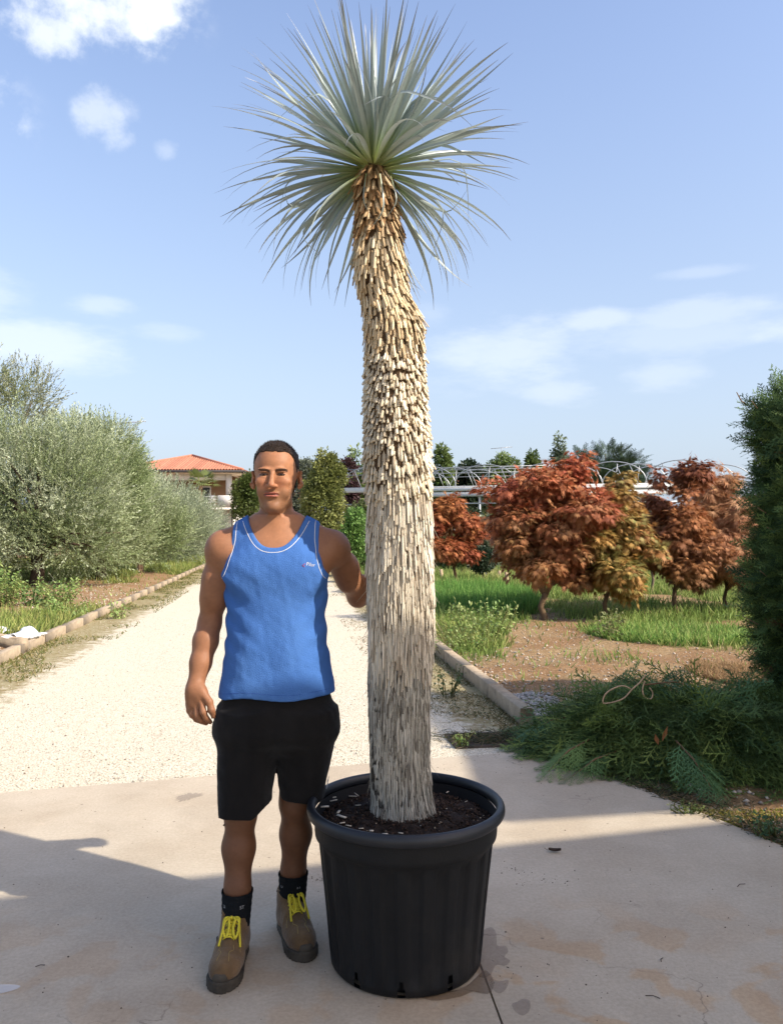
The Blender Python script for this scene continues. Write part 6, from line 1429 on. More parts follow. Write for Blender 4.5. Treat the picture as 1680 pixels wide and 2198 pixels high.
def heap():
    g = np.random.default_rng(41)
    cx, cy = 2.06, 5.34
    def hz(x, y):
        u = (x - cx) / .98; v = (y - cy + .30 * (x - cx)) / .56; d = np.sqrt(u * u + v * v)
        return .44 * np.clip(1 - d ** 2.2, 0, 1) ** .8 * (1 + .20 * n3(x, y, 0 * x, 3.2, 6)) * (1 - .25 * sstep(.4, 1.2, x - cx))
    n = 2900; a = g.uniform(0, 6.283, n); r_ = np.sqrt(g.random(n)) * 1.04; u, v = r_ * np.cos(a), r_ * np.sin(a); x = cx + u * .98; y = cy + v * .56 - .30 * (x - cx)
    h = hz(x, y); z = h * (1 - .30 * g.random(n) ** 2) + .015 + np.maximum(0, h_r(x, y)) * .5
    gr = unit(np.stack([u / 1.02, v / .56 - .1, 0 * u], 1) + 1e-6); rot = g.normal(size=n) * .7; c, s_ = np.cos(rot), np.sin(rot); d = np.stack([gr[:, 0] * c - gr[:, 1] * s_, gr[:, 0] * s_ + gr[:, 1] * c, -.02 - .30 * r_ + .38 * g.normal(size=n)], 1)
    pal = np.array([[.080, .130, .040], [.11, .165, .046], [.155, .215, .055], [.075, .135, .050], [.21, .26, .065]]); pi_ = np.clip(((n3(x, y, z, 4, 12) * .5 + .5) * 5 + g.normal(size=n) * .8).astype(int), 0, 4); T = pal[pi_] * g.uniform(.75, 1.3, (n, 1))
    up = unit(np.stack([gr[:, 0] * .5, gr[:, 1] * .5, np.ones(n)], 1) + g.normal(size=(n, 3)) * .45); M = frames(d, up); ids = g.integers(0, 4, n); Vs, Fs, Ts, off = [], [], [], 0
    for k in range(4):
        tv, tf = frond_template(10 + k, 13, True, .30, .026); s = ids == k; V, F, TT = scatter(tv, tf, np.stack([x, y, z], 1)[s], M[s], g.uniform(.20, .42, s.sum()), T[s]); V[:, 2] = np.maximum(V[:, 2], .006 + .004 * g.random(len(V))); Vs.append(V); Fs.append(F + off); Ts.append(TT); off += len(V)
    F = np.concatenate(Fs); tri = F[:, 2] == F[:, 3]
    tag(link('clippings_heap', make_mesh('clippings_heap', np.concatenate(Vs), [F[~tri], F[tri][:, :3]], np.concatenate(Ts)), None, M_CON), 'heap of freshly cut dark green cypress branches beside the slab', 'clippings', kind='stuff')
    # bigger branches that can be told apart on and around the heap
    def branch(px, py, z, ang, L, col, lab, til=-.12, sc=1.0, seed=0):
        p = G(px, py, z); root = empty('cut_branch', tuple(p), lab, 'branch', 'cut branches lying on the heap'); gg = np.random.default_rng(seed)
        f = np.array([math.cos(R(ang)), math.sin(R(ang)), til]); f /= np.linalg.norm(f); mb = MB(); e = np.array(p) + f * L; m = (np.array(p) + e) / 2 + (0, 0, .03); mb.tube([p, m, e], [.006, .005, .002], 5, (1.0, .8, .6)); mb.build('stem', M_BARK, root, True)
        nn = 15; t = np.linspace(.12, 1, nn); pos = np.array(p) * (1 - t[:, None]) + e * t[:, None] + np.c_[0 * t, 0 * t, .03 * np.sin(t * 3.14)]; sd = np.where(np.arange(nn) % 2, 1, -1); sidev = np.cross([0, 0, 1.0], f); d = unit(f + sidev * (sd * .75)[:, None] + gg.normal(size=(nn, 3)) * .12 - np.array([0, 0, .18])); d[-1] = f
        Vs, Fs, off = [], [], 0; tv, tf = frond_template(20 + seed, 13, True, .25, .028); V, F, TT = scatter(tv, tf, pos, frames(d), sc * .20 * (1.15 - .6 * t) , np.array(col) * gg.uniform(.8, 1.25, (nn, 1))); V[:, 2] = np.maximum(V[:, 2], .005); tri = F[:, 2] == F[:, 3]
        link('foliage', make_mesh('foliage', V, [F[~tri], F[tri][:, :3]], TT), root, M_CON)
    branch(1262, 1588, .16, 222, .44, (.15, .235, .07), 'light green branch trailing onto the slab at the left end of the heap', -.28, 1.0, 1)
    branch(1330, 1610, .12, 214, .46, (.11, .19, .06), 'drooping branch hanging over the slab edge in front of the heap', -.22, .9, 2)
    branch(1545, 1578, .22, -28, .62, (.24, .37, .11), 'yellow-green arching branch at the right front of the heap', -.25, 1.1, 3)
    branch(1450, 1590, .24, -78, .40, (.085, .165, .062), 'fan-shaped branch hanging straight down the front of the heap', -.50, 1.2, 4)
    branch(1240, 1535, .20, 196, .40, (.12, .24, .12), 'dark branch lying over the end of the kerb', -.25, 1.0, 5)
    branch(1380, 1470, .50, 25, .50, (.11, .22, .10), 'dark branch on the very top of the heap', -.12, 1.0, 6)
    tw = MB()
    for pl in ([(1385, 1448), (1372, 1465), (1355, 1480), (1340, 1497), (1316, 1507), (1293, 1508), (1297, 1492), (1315, 1478), (1338, 1472), (1352, 1478)], [(1383, 1462), (1378, 1480), (1382, 1495), (1396, 1500), (1400, 1488), (1393, 1476)]):
        tw.tube(smooth_path([tuple(np.array(P(x, y, 5.12 + .0004 * i))) for i, (x, y) in enumerate(pl)], 30), .0045, 6, (2.6, 2.4, 2.2))
    tag(tw.build('bare_twig', M_BARK, None, True), 'pale looped bare twig on top of the cut branches', 'twig')
    a, b_ = G(1590, 1657, .03), G(1672, 1663, .03); st = MB(); st.tube([a, (a + b_) / 2 + Vector((0, 0, .01)), b_], [.012, .011, .010], 8, (2.4, 2.3, 2.1)); tag(st.build('stick', M_BARK, None, True), 'pale straight stick lying at the right foot of the heap', 'stick')
    for (px, py, qx, qy, w, lab) in ((1420, 1592, 1432, 1558, .012, 'orange-brown dead leaf standing up on the heap, the slim right one'), (1412, 1600, 1405, 1575, .014, 'orange-brown dead leaf on the heap, the broad left one')):
        p, q = np.array(P(px, py, 4.78)), np.array(P(qx, qy, 4.76)); s = np.array([w, .004, 0]); m = (p + q) / 2; mb = MB(); mb.add([p, m + s + (0, -.008, 0), q, m - s + (0, .006, 0), m + (0, .01, 0)], [np.array([[0, 1, 4], [1, 2, 4], [2, 3, 4], [3, 0, 4]])], (.34, .14, .055)); tag(mb.build('dead_leaf', M_MAPLE), lab, 'leaf', 'dead leaves on the heap')
heap()

# ---------------------------------------------------------------- grass, weeds, ground litter
BL_V = np.array([[0, .5, 0], [0, -.5, 0], [.35, -.42, .0], [.35, .42, 0], [.7, .26, -.03], [.7, -.26, -.03], [1, 0, -.10]], float); BL_F = np.array([[0, 1, 2, 3], [3, 2, 5, 4], [4, 5, 6, 6]])
def blades(name, x, y, z, h, w, T, lab, cat, seed, lean=.45, mtl=None):
    g = np.random.default_rng(seed); n = len(x); d = unit(np.stack([g.normal(size=n) * lean, g.normal(size=n) * lean, np.ones(n)], 1)); M = frames(d, unit(g.normal(size=(n, 3)))); lt = np.linspace(.8, 1.15, 7)[:, None] * np.ones((1, 3))
    V, F, TT = scatter(BL_V, BL_F, np.stack([x, y, z], 1), M, np.stack([h, w, h], 1), T, lt); tri = F[:, 2] == F[:, 3]
    return tag(link(name, make_mesh(name, V, [F[~tri], F[tri][:, :3]], TT), None, mtl or M_GRASS), lab, cat, kind='stuff')
def grass():
    g = np.random.default_rng(60)
    pal = np.array([(.17, .25, .055), (.23, .31, .075), (.30, .33, .10), (.36, .33, .13)])
    n = 90000; Y = 5.6 + 24 * g.random(n) ** 1.7; X = bed_r_x(Y) + .03 + 9 * g.random(n) ** 1.15
    c = cover_r(X, Y); ok = (g.random(n) < c * 1.05 - .05 + .03) & (X / Y < .52); X, Y, c = X[ok], Y[ok], c[ok]; n = len(X)
    h = (.05 + .10 * g.random(n)) * (.5 + .9 * c) * (1 + .025 * Y); T = pal[np.clip((n3(X, Y, 0 * X, 1.6, 21) * 1.3 + 1.6 + g.normal(size=n) * .8).astype(int), 0, 3)] * g.uniform(.75, 1.25, (n, 1))
    blades('grass', X, Y, h_r(X, Y), h, .008 + .006 * g.random(n) + .0004 * Y, T, 'green grass between the maples in the right bed', 'grass', 61)
    # tall dark clump beside the trunk
    e = ell(905, 1140, 1268, 1335); n = 9000; a = g.uniform(0, 6.283, n); r_ = np.sqrt(g.random(n)); X = e[0] + r_ * np.cos(a) * e[2] * 1.05; Y = e[1] + r_ * np.sin(a) * e[3] * .9
    blades('tall_grass', X, Y, h_r(X, Y), g.uniform(.18, .42, n), .012 + .006 * g.random(n), np.array([(.09, .21, .04), (.14, .29, .055), (.20, .33, .08)])[g.integers(0, 3, n)] * g.uniform(.8, 1.2, (n, 1)), 'tall dark green grass clump behind the weeds by the trunk', 'grass', 62, .30)
    # bright low row
    e = ell(1270, 1640, 1345, 1400); n = 9000; a = g.uniform(0, 6.283, n); r_ = np.sqrt(g.random(n)); X = e[0] + r_ * np.cos(a) * e[2]; Y = e[1] + r_ * np.sin(a) * e[3] * .8
    blades('tall_grass', X, Y, h_r(X, Y), g.uniform(.06, .17, n), .010 + .008 * g.random(n), np.array([(.14, .27, .055), (.22, .34, .075), (.29, .38, .10)])[g.integers(0, 3, n)] * g.uniform(.8, 1.2, (n, 1)), 'bright green grass strip in front of the maples', 'grass', 63, .5)
    # dry straw by the hedge
    e = ell(1490, 1640, 1430, 1482); n = 6000; a = g.uniform(0, 6.283, n); r_ = np.sqrt(g.random(n)); X = e[0] + r_ * np.cos(a) * e[2]; Y = e[1] + r_ * np.sin(a) * e[3]
    blades('dry_grass', X, Y, h_r(X, Y), g.uniform(.05, .13, n), .006 + .003 * g.random(n), np.array([(.36, .23, .11), (.42, .29, .15), (.28, .18, .09)])[g.integers(0, 3, n)] * g.uniform(.8, 1.2, (n, 1)), 'dry straw-coloured grass behind the heap', 'grass', 64, 1.3)
    # left bed
    n = 70000; Y = 6.5 + 30 * g.random(n) ** 1.5; X = kerb_l(Y) - .13 - 9 * g.random(n) ** 1.25
    c = cover_l(X, Y); ok = (g.random(n) < c * 1.05 - .05 + .03) & (X / Y > -.52); X, Y, c = X[ok], Y[ok], c[ok]; n = len(X)
    pal = np.array([(.21, .26, .06), (.28, .31, .085), (.35, .34, .11), (.17, .23, .055)])
    blades('grass', X, Y, h_l(X, Y), (.06 + .14 * g.random(n)) * (.5 + .8 * c) * (1 + .02 * Y), .009 + .007 * g.random(n) + .0004 * Y, pal[g.integers(0, 4, n)] * g.uniform(.75, 1.25, (n, 1)), 'sunlit grass along the left bed below the olives', 'grass', 65, .5)
    # verges on the gravel: thin grass and dry bits along both kerbs
    n = 15000; Y = 5.5 + 34 * g.random(n) ** 1.7; dl = .02 + 1.15 * g.random(n) ** 1.6; X = kerb_l(Y) + dl; k = (n3(X, Y, 0 * X, 2.5, 22) > -.25 + .5 * dl) & (dl < .85); X, Y = X[k], Y[k]; n = len(X)
    pal = np.array([(.15, .16, .045), (.22, .20, .07), (.32, .26, .12), (.12, .15, .04)])
    blades('verge_grass', X, Y, 0 * X - .015, g.uniform(.015, .06, n) * (1 + .02 * Y), .006 + .005 * g.random(n) + .0003 * Y, pal[g.integers(0, 4, n)] * g.uniform(.75, 1.25, (n, 1)), 'thin yellowish grass on the gravel along the left kerb', 'grass', 66, 1.0)
    n = 9000; Y = 5.9 + 18 * g.random(n) ** 2.0; dl = .01 + .9 * g.random(n) ** 1.5; X = kerb_r(Y) - dl; k = n3(X, Y, 0 * X, 2.5, 23) > -.1 + .4 * dl; X, Y = X[k], Y[k]; n = len(X)
    pal = np.array([(.10, .10, .035), (.17, .14, .06), (.24, .18, .09), (.07, .085, .03)])
    blades('verge_grass', X, Y, 0 * X - .012, g.uniform(.015, .05, n), .005 + .004 * g.random(n), pal[g.integers(0, 4, n)] * g.uniform(.75, 1.25, (n, 1)), 'sparse grass and clippings on the gravel along the right kerb', 'grass', 67, 1.5)
    # clippings strewn at the foot of the heap, on the grate and along the slab edge
    n = 5200; u = g.random(n); Y = 5.45 - 1.9 * u; X = slab_right(Y) + .01 + np.abs(g.normal(size=n)) * .16 - .05 * (g.random(n) < .25); z = np.where(X < slab_right(Y), .003, .004)
    k = g.random(n) < (1.1 - u); X, Y, z = X[k], Y[k], z[k]; m = 1400; X = np.r_[X, .72 + g.normal(size=m) * .2]; Y = np.r_[Y, 5.78 + g.normal(size=m) * .10]; z = np.r_[z, np.full(m, .008)]; n = len(X)
    pal = np.array([(.05, .07, .025), (.09, .085, .035), (.16, .12, .06), (.035, .055, .025), (.22, .17, .10)])
    blades('clippings', X, Y, z, g.uniform(.02, .07, n), .003 + .004 * g.random(n), pal[g.integers(0, 5, n)] * g.uniform(.75, 1.25, (n, 1)), 'scattered clippings and dry needles along the slab edge', 'clippings', 68, 4.0)
    # moss and low green at the right edge of the slab
    n = 9000; Y = 4.35 - 1.3 * g.random(n); X = slab_right(Y) + .02 + .8 * g.random(n) ** 1.2; k = n3(X, Y, 0 * X, 6, 24) > -.1; X, Y = X[k], Y[k]; n = len(X)
    blades('moss', X, Y, h_r(X, Y), g.uniform(.006, .022, n), .006 + .006 * g.random(n), np.array([(.30, .27, .05), (.38, .31, .07), (.20, .22, .045)])[g.integers(0, 3, n)], 'yellow-green moss on the earth at the right edge of the slab', 'moss', 69, .9)
grass()
def weed(name, label, group, base, h, n_st, spread, leaf, cols, seed, w=.30):
    g = np.random.default_rng(seed); root = empty(name, tuple(base), label, 'weed', group); mb = MB(); P_, D_ = [], []
    for k in range(n_st):
        a = g.uniform(0, 6.283); r_ = spread * math.sqrt(g.random()); b_ = np.array(base) + (r_ * math.cos(a) * .6, r_ * math.sin(a) * .6, 0); hh = h * g.uniform(.55, 1.1); e = b_ + np.array([math.cos(a) * r_ * .7 + g.normal() * .03, math.sin(a) * r_ * .7 + g.normal() * .03, hh]); m = (b_ + e) / 2 + np.r_[g.normal(size=2) * .02, 0]
        mb.tube([b_ - (0, 0, .02), m, e], [.005, .004, .002], 4, (.6, .8, .35))
        for t in np.linspace(.15, 1, max(4, int(hh / .055))): P_.append(b_ * (1 - t) ** 2 + 2 * m * t * (1 - t) + e * t * t); D_.append((g.normal(), g.normal(), .5))
    mb.build('stem', M_BARK, root, True); P_, D_ = np.array(P_), unit(np.array(D_)); n = len(P_); tv, tf = tuft_template(5, .6, w, seed, 1.0, .6)
    V, F, TT = scatter(tv, tf, P_, frames(D_), leaf * g.uniform(.7, 1.3, n), np.array(cols)[g.integers(0, len(cols), n)] * g.uniform(.8, 1.2, (n, 1))); link('leaves', make_mesh('leaves', V, F, TT), root, M_GREEN)
WG = [(.19, .30, .075), (.26, .35, .10), (.32, .38, .13)]
def gl(px, py): p = G(px, py, .07); return (p.x, p.y, bz(p.x, p.y))
def gr(px, py): p = G(px, py, .07); return on_r(p.x, p.y)
weed('weed_clump', 'leafy pale-green weed clump in front of the tall grass right of the trunk', 'weeds in the right bed', gr(1035, 1372), .42, 26, .42, .085, WG, 1)
weed('weed_clump', 'low spreading weed next to the trunk above the kerb', 'weeds in the right bed', gr(975, 1392), .24, 22, .45, .07, WG, 2)
weed('weed_clump', 'small leafy weed in front of the golden maple', 'weeds in the right bed', gr(1310, 1372), .34, 8, .28, .10, [(.16, .18, .06), (.20, .20, .08)], 3)
weed('weed_clump', 'dark sprig of weed growing at the face of the right kerb', 'weeds in the right bed', (G(962, 1492, 0).x, G(962, 1492, 0).y, -.01), .26, 8, .10, .05, [(.05, .10, .03), (.08, .13, .04)], 4)
weed('weed_clump', 'small bright weed beside the drain grate', 'weeds in the right bed', (G(988, 1600, 0).x, G(988, 1600, 0).y, -.01), .12, 6, .05, .035, WG, 5)
weed('weed_clump', 'small ferny weed on the slab edge at the far right', 'weeds in the right bed', (G(1660, 1800, 0).x, G(1660, 1800, 0).y, -.005), .10, 14, .09, .04, [(.05, .11, .04), (.08, .14, .05)], 6)
weed('weed_clump', 'pale weed tuft on the slab edge between heap and moss', 'weeds in the right bed', (G(1478, 1742, 0).x, G(1478, 1742, 0).y, -.005), .06, 12, .05, .025, [(.10, .15, .04), (.15, .18, .05)], 7)
lw = [(15, 1305, .65, 'tall leafy weed against the left edge below the olive', 0), (80, 1300, .42, 'bushy weed in front of the dark olive trunk', 1), (125, 1300, .45, 'pale upright weed right of the dark olive trunk', 2), (130, 1325, .25, 'grassy weed right of the white sheet', 4), (255, 1318, .30, 'lone thin weed standing on the bare soil', 5), (-40, 1300, .8, 'weed at the very left edge of the bed', 6)]
for px, py, h, lab, k in lw: weed('weed_clump', lab, 'weeds in the left bed', gl(px, py), h, 5 if k == 5 else 22, .10 if k == 5 else .08 if k == 7 else .36, .11, WG if k != 1 else [(.16, .27, .08), (.22, .32, .11)], 20 + k)
# ---------------------------------------------------------------- buildings and small things
M_WALL = mat('white_render', (.74, .70, .62), .9, .06, 3); M_WALL2 = mat('cream_render', (.66, .55, .42), .9, .08, 3); M_BRN = mat('brown_render', (.24, .14, .075), .9, .12, 2); M_TILE = mat('terracotta', (.42, .175, .105), .85, .22, 6, tint=True); M_DARK = mat('dark_metal', (.05, .045, .045), .6); M_GALV = mat('galvanised', (.42, .43, .43), .42, .10, 20, metal=.55); M_GUT = mat('white_gutter', (.78, .77, .73), .6, .08, 6); M_WOOD = mat('stake_wood', (.42, .31, .19), .9, .2, 20); M_GLASS = mat('window_glass', (.05, .06, .07), .15, spec=.6)
def box_obj(name, x0, x1, y0, y1, z0, z1, m, parent): mb = MB(); mb.box(((x0 + x1) / 2, (y0 + y1) / 2, (z0 + z1) / 2), (x1 - x0, y1 - y0, z1 - z0)); return mb.build(name, m, parent)
def villa():
    Y = 66.0; X = lambda px: (px - CX_PX) / F_PX * Y; Z = lambda py: CAM_Z + (HZ - py) / F_PX * Y
    root = empty('villa', (X(390), Y, 0), 'two-storey white villa with a hipped terracotta roof and corner balcony behind the olives', 'house')
    xl, xr, xc = X(246), X(528.5), X(387); ye, yb = Y - 1.6, Y + 9.4; zr, ze = Z(980) + .35, Z(1012.5)
    # roof: two visible hips of barrel tiles, each course a ridge of its own
    rt = MB(); n = 46; apex = np.array([xc, (ye + yb) / 2, zr])
    def slope(a, b_, cnt):
        a, b_ = np.array(a), np.array(b_); up = apex - (a + b_) / 2; g = np.random.default_rng(2)
        for i in range(cnt):
            t = (i + .5) / cnt; p = a + (b_ - a) * t; f = 1 - abs(t - .5) * 2; e = p + up * f; w = np.linalg.norm(b_ - a) / cnt * .5; along = unit((b_ - a)[None])[0] * w; nrm = np.array([0, 0, w * .9])
            c = np.array([1, 1, 1]) * g.uniform(.82, 1.15)
            rt.add([p - along, p - along * .5 + nrm, p + along * .5 + nrm, p + along, e + along * .9, e + along * .5 + nrm, e - along * .5 + nrm, e - along * .9], [np.array([[0, 1, 6, 7], [1, 2, 5, 6], [2, 3, 4, 5]])], c)
        rt.add([a, b_, apex - (0, 0, .02)], [np.array([[0, 1, 2]])], (.55, .5, .5))
    slope((xl, ye, ze), (xr, ye, ze), n); slope((xr, ye, ze), (xr, yb, ze), 40); slope((xl, yb, ze), (xl, ye, ze), 40); slope((xr, yb, ze), (xl, yb, ze), 40)
    roof = rt.build('roof', M_TILE, root)
    hp = MB()
    for c in ((xl, ye, ze), (xr, ye, ze), (xr, yb, ze), (xl, yb, ze)): hp.tube([np.array(c) + (0, 0, .06), apex + (0, 0, .10)], .13, 6, (1.05, 1, 1))
    hp.build('hip_tiles', M_TILE, roof)
    gt = MB(); gt.tube([(xl, ye - .08, ze - .08), (xr + .08, ye - .08, ze - .08), (xr + .08, yb, ze - .08)], .10, 6); gt.build('gutter', M_DARK, root)
    box_obj('soffit', xl + .15, xr - .1, ye + .05, yb - .2, ze - .22, ze - .12, M_WALL2, root)
    bl = X(351)
    box_obj('upper_wall', xl + 1.2, X(488), Y + 1.1, yb - 1.2, Z(1091), ze - .22, M_BRN, root)
    fs = MB(); fs.box(((xl + 1 + X(497)) / 2, ye + .9, ze - .48), (X(497) - xl - 1, .25, .52)); fs.build('fascia_beam', M_WALL, root)
    for px0, px1, yy in ((489.6, 500.4, ye + .9), (508.5, 515.5, ye + 3.8)): box_obj('column', X(px0), X(px1), yy - .2, yy + .2, Z(1066), ze - .2, M_WALL, root)
    box_obj('side_wall', X(500.8), X(508), ye + 3.6, ye + 3.9, Z(1066), ze - .2, M_WALL2, root)
    box_obj('balcony_floor', xl + 1, X(521), ye + .3, Y + 1.1, Z(1095), Z(1090.5), M_WALL, root)
    box_obj('balcony_parapet', X(475), X(521.6), ye + .3, ye + .45, Z(1090.4), Z(1064.5), M_WALL, root); box_obj('balcony_parapet', X(521.7), X(521.7) + .15, ye + .3, Y + 1.0, Z(1090.4), Z(1064.5), M_WALL, root)
    box_obj('side_balcony', X(522), X(531), ye + 3.0, ye + 5.0, Z(1103), Z(1073), M_WALL2, root)
    rl = MB()
    for z in (1067, 1073, 1079, 1085): rl.tube([(X(380), ye + .38, Z(z)), (X(475), ye + .38, Z(z))], .025, 5)
    for px in np.arange(385, 475, 11): rl.tube([(X(px), ye + .38, Z(1090)), (X(px), ye + .38, Z(1066))], .025, 5)
    rl.build('balcony_railing', M_GALV, root)
    box_obj('lower_wall', xl + 1.2, X(516), ye + 1.6, yb - 1.2, 0, Z(1095) - .01, M_WALL, root)
    box_obj('corner_pillar', X(509), X(515.5), ye + .9, ye + 1.3, 0, Z(1095) - .01, M_WALL, root)
    dp = MB(); dp.tube([(X(499), ye + 1.45, 0), (X(499), ye + 1.45, Z(1095))], .05, 6); dp.tube([(X(528), ye, ze - .1), (X(527.5), ye + .2, Z(1030)), (X(502), ye + 1.0, Z(1040))], .05, 6); dp.tube([(xr + .08, yb - 6, ze - .1), (xr + .05, yb - 6, Z(1040))], .05, 6); dp.build('downpipe', M_DARK, root)
    gd = MB(); gd.box((X(468), ye + 1.55, 1.35), (X(487) - X(449), .08, 2.6)); g_ = gd.build('garage_door', mat('door_white', (.6, .6, .58), .6), root)
    for k in range(4):
        mb = MB(); mb.box((X(468), ye + 1.50, .45 + k * .62), (X(487) - X(449) - .1, .04, .56)); mb.build('door_panel', mat('door_white'), g_)
    wi = MB(); wi.box((X(430), Y + 1.06, Z(1062)), (1.3, .06, 1.5)); w_ = wi.build('window_frame', M_WALL, root); p2 = MB(); p2.box((X(430), Y + 1.02, Z(1062)), (1.1, .04, 1.3)); p2.build('pane', M_GLASS, w_)
    # balcony chair
    ch = empty('balcony_chair', (X(459), ye + .8, Z(1090.4)), 'white plastic chair standing on the villa balcony', 'chair'); m = M_WALL
    z0 = Z(1090.4); x0 = X(459); y0 = ye + .85
    mb = MB(); mb.box((x0, y0, z0 + .45), (.5, .5, .05)); mb.build('seat', m, ch); mb = MB(); mb.box((x0, y0 + .25, z0 + .75), (.5, .05, .55)); mb.build('backrest', m, ch)
    for sx in (-1, 1):
        for sy in (-1, 1): mb = MB(); mb.box((x0 + sx * .22, y0 + sy * .22, z0 + .21), (.05, .05, .42)); mb.build('leg', m, ch)
villa()
def annex():
    Y = 48.0; X = lambda px: (px - CX_PX) / F_PX * Y; Z = lambda py: CAM_Z + (HZ - py) / F_PX * Y
    root = empty('outbuilding', (X(645), Y, 0), 'low white outbuilding with a tiled eave just right of the man\'s neck', 'house')
    box_obj('wall', X(600), X(672), Y, Y + 5, 0, Z(1081), M_WALL, root)
    rt = MB(); w = (X(676) - X(596)) / 22
    for i in range(22):
        x = X(596) + w * (i + .5); rt.add([(x - w / 2, Y - .5, Z(1081)), (x, Y - .5, Z(1081) + .12), (x + w / 2, Y - .5, Z(1081)), (x + w / 2, Y + 3, Z(1081) + .75), (x, Y + 3, Z(1081) + .87), (x - w / 2, Y + 3, Z(1081) + .75)], [np.array([[0, 1, 4, 5], [1, 2, 3, 4]])], (.9 + .2 * (i % 3) / 2, .9, .85))
    rt.build('roof', M_TILE, root); box_obj('chimney', X(627), X(630), Y + 1, Y + 1.4, Z(1078), Z(1062), M_WALL2, root)
annex()
def far_house(px0, px1, py0, py1, Y, lab, wall):
    X = lambda px: (px - CX_PX) / F_PX * Y; Z = lambda py: CAM_Z + (HZ - py) / F_PX * Y
    root = empty('far_house', ((X(px0) + X(px1)) / 2, Y, 0), lab, 'house', 'houses beyond the nursery'); zt, ze = Z(py0), Z(py1); a, b_ = X(px0), X(px1)
    box_obj('wall', a + .6, b_ - .6, Y + .6, Y + 7, 0, ze, wall, root)
    mb = MB(); d = .25 * (b_ - a); mb.add([(a, Y, ze), (b_, Y, ze), (b_ - d, Y + 4, zt), (a + d, Y + 4, zt), (a, Y + 8, ze), (b_, Y + 8, ze)], [np.array([[0, 1, 2, 3], [4, 3, 2, 5]]), np.array([[1, 5, 2], [4, 0, 3]])], (1, 1, 1)); mb.build('roof', M_TILE, root)
    for k in range(3):
        x = a + (b_ - a) * (.25 + .25 * k); mb = MB(); mb.box((x, Y + .57, ze - 1.3), (1.0, .08, 1.3)); f_ = mb.build('window', M_WALL2, root); mb = MB(); mb.box((x, Y + .52, ze - 1.3), (.8, .04, 1.1)); mb.build('pane', M_GLASS, f_)
far_house(925, 1040, 1010, 1048, 78, 'distant house with orange roof right of the yucca trunk behind the arches', M_WALL); far_house(1255, 1400, 1004, 1040, 92, 'distant house with red roof hidden behind the cedar and red maple', M_WALL2)
far_house(715, 800, 1032, 1060, 95, 'distant house with dark roof left of the yucca trunk above the gutter', M_WALL)

def antenna(px, py, Y, h, lab):
    p = P(px, py, Y); mb = MB(); root = empty('tv_antenna', (p.x, Y, p.z - h), lab, 'antenna')
    mb.tube([(p.x, Y, p.z - h), (p.x, Y, p.z)], .03, 5); mb.build('mast', M_GALV, root); mb = MB(); mb.tube([(p.x - 1.0, Y, p.z - .05), (p.x + 1.0, Y, p.z + .12)], .025, 5)
    for q in np.linspace(-.9, .9, 7): mb.tube([(p.x + q, Y - .35, p.z + .03 + q * .085), (p.x + q, Y + .35, p.z + .03 + q * .085)], .015, 4)
    mb.build('boom', M_GALV, root); mb = MB(); mb.tube([(p.x - .8, Y, p.z - 1.1), (p.x + .8, Y, p.z - 1.0)], .03, 5)
    for q in np.linspace(-.7, .7, 5): mb.tube([(p.x + q, Y - .4, p.z - 1.05), (p.x + q, Y + .4, p.z - 1.05)], .018, 4)
    mb.build('boom', M_GALV, root)
antenna(279, 908, 50, 8.0, 'tall tv antenna mast showing above the olives beside the villa'); antenna(1076, 962, 75, 9.0, 'small tv antenna in the sky above the domed tree')

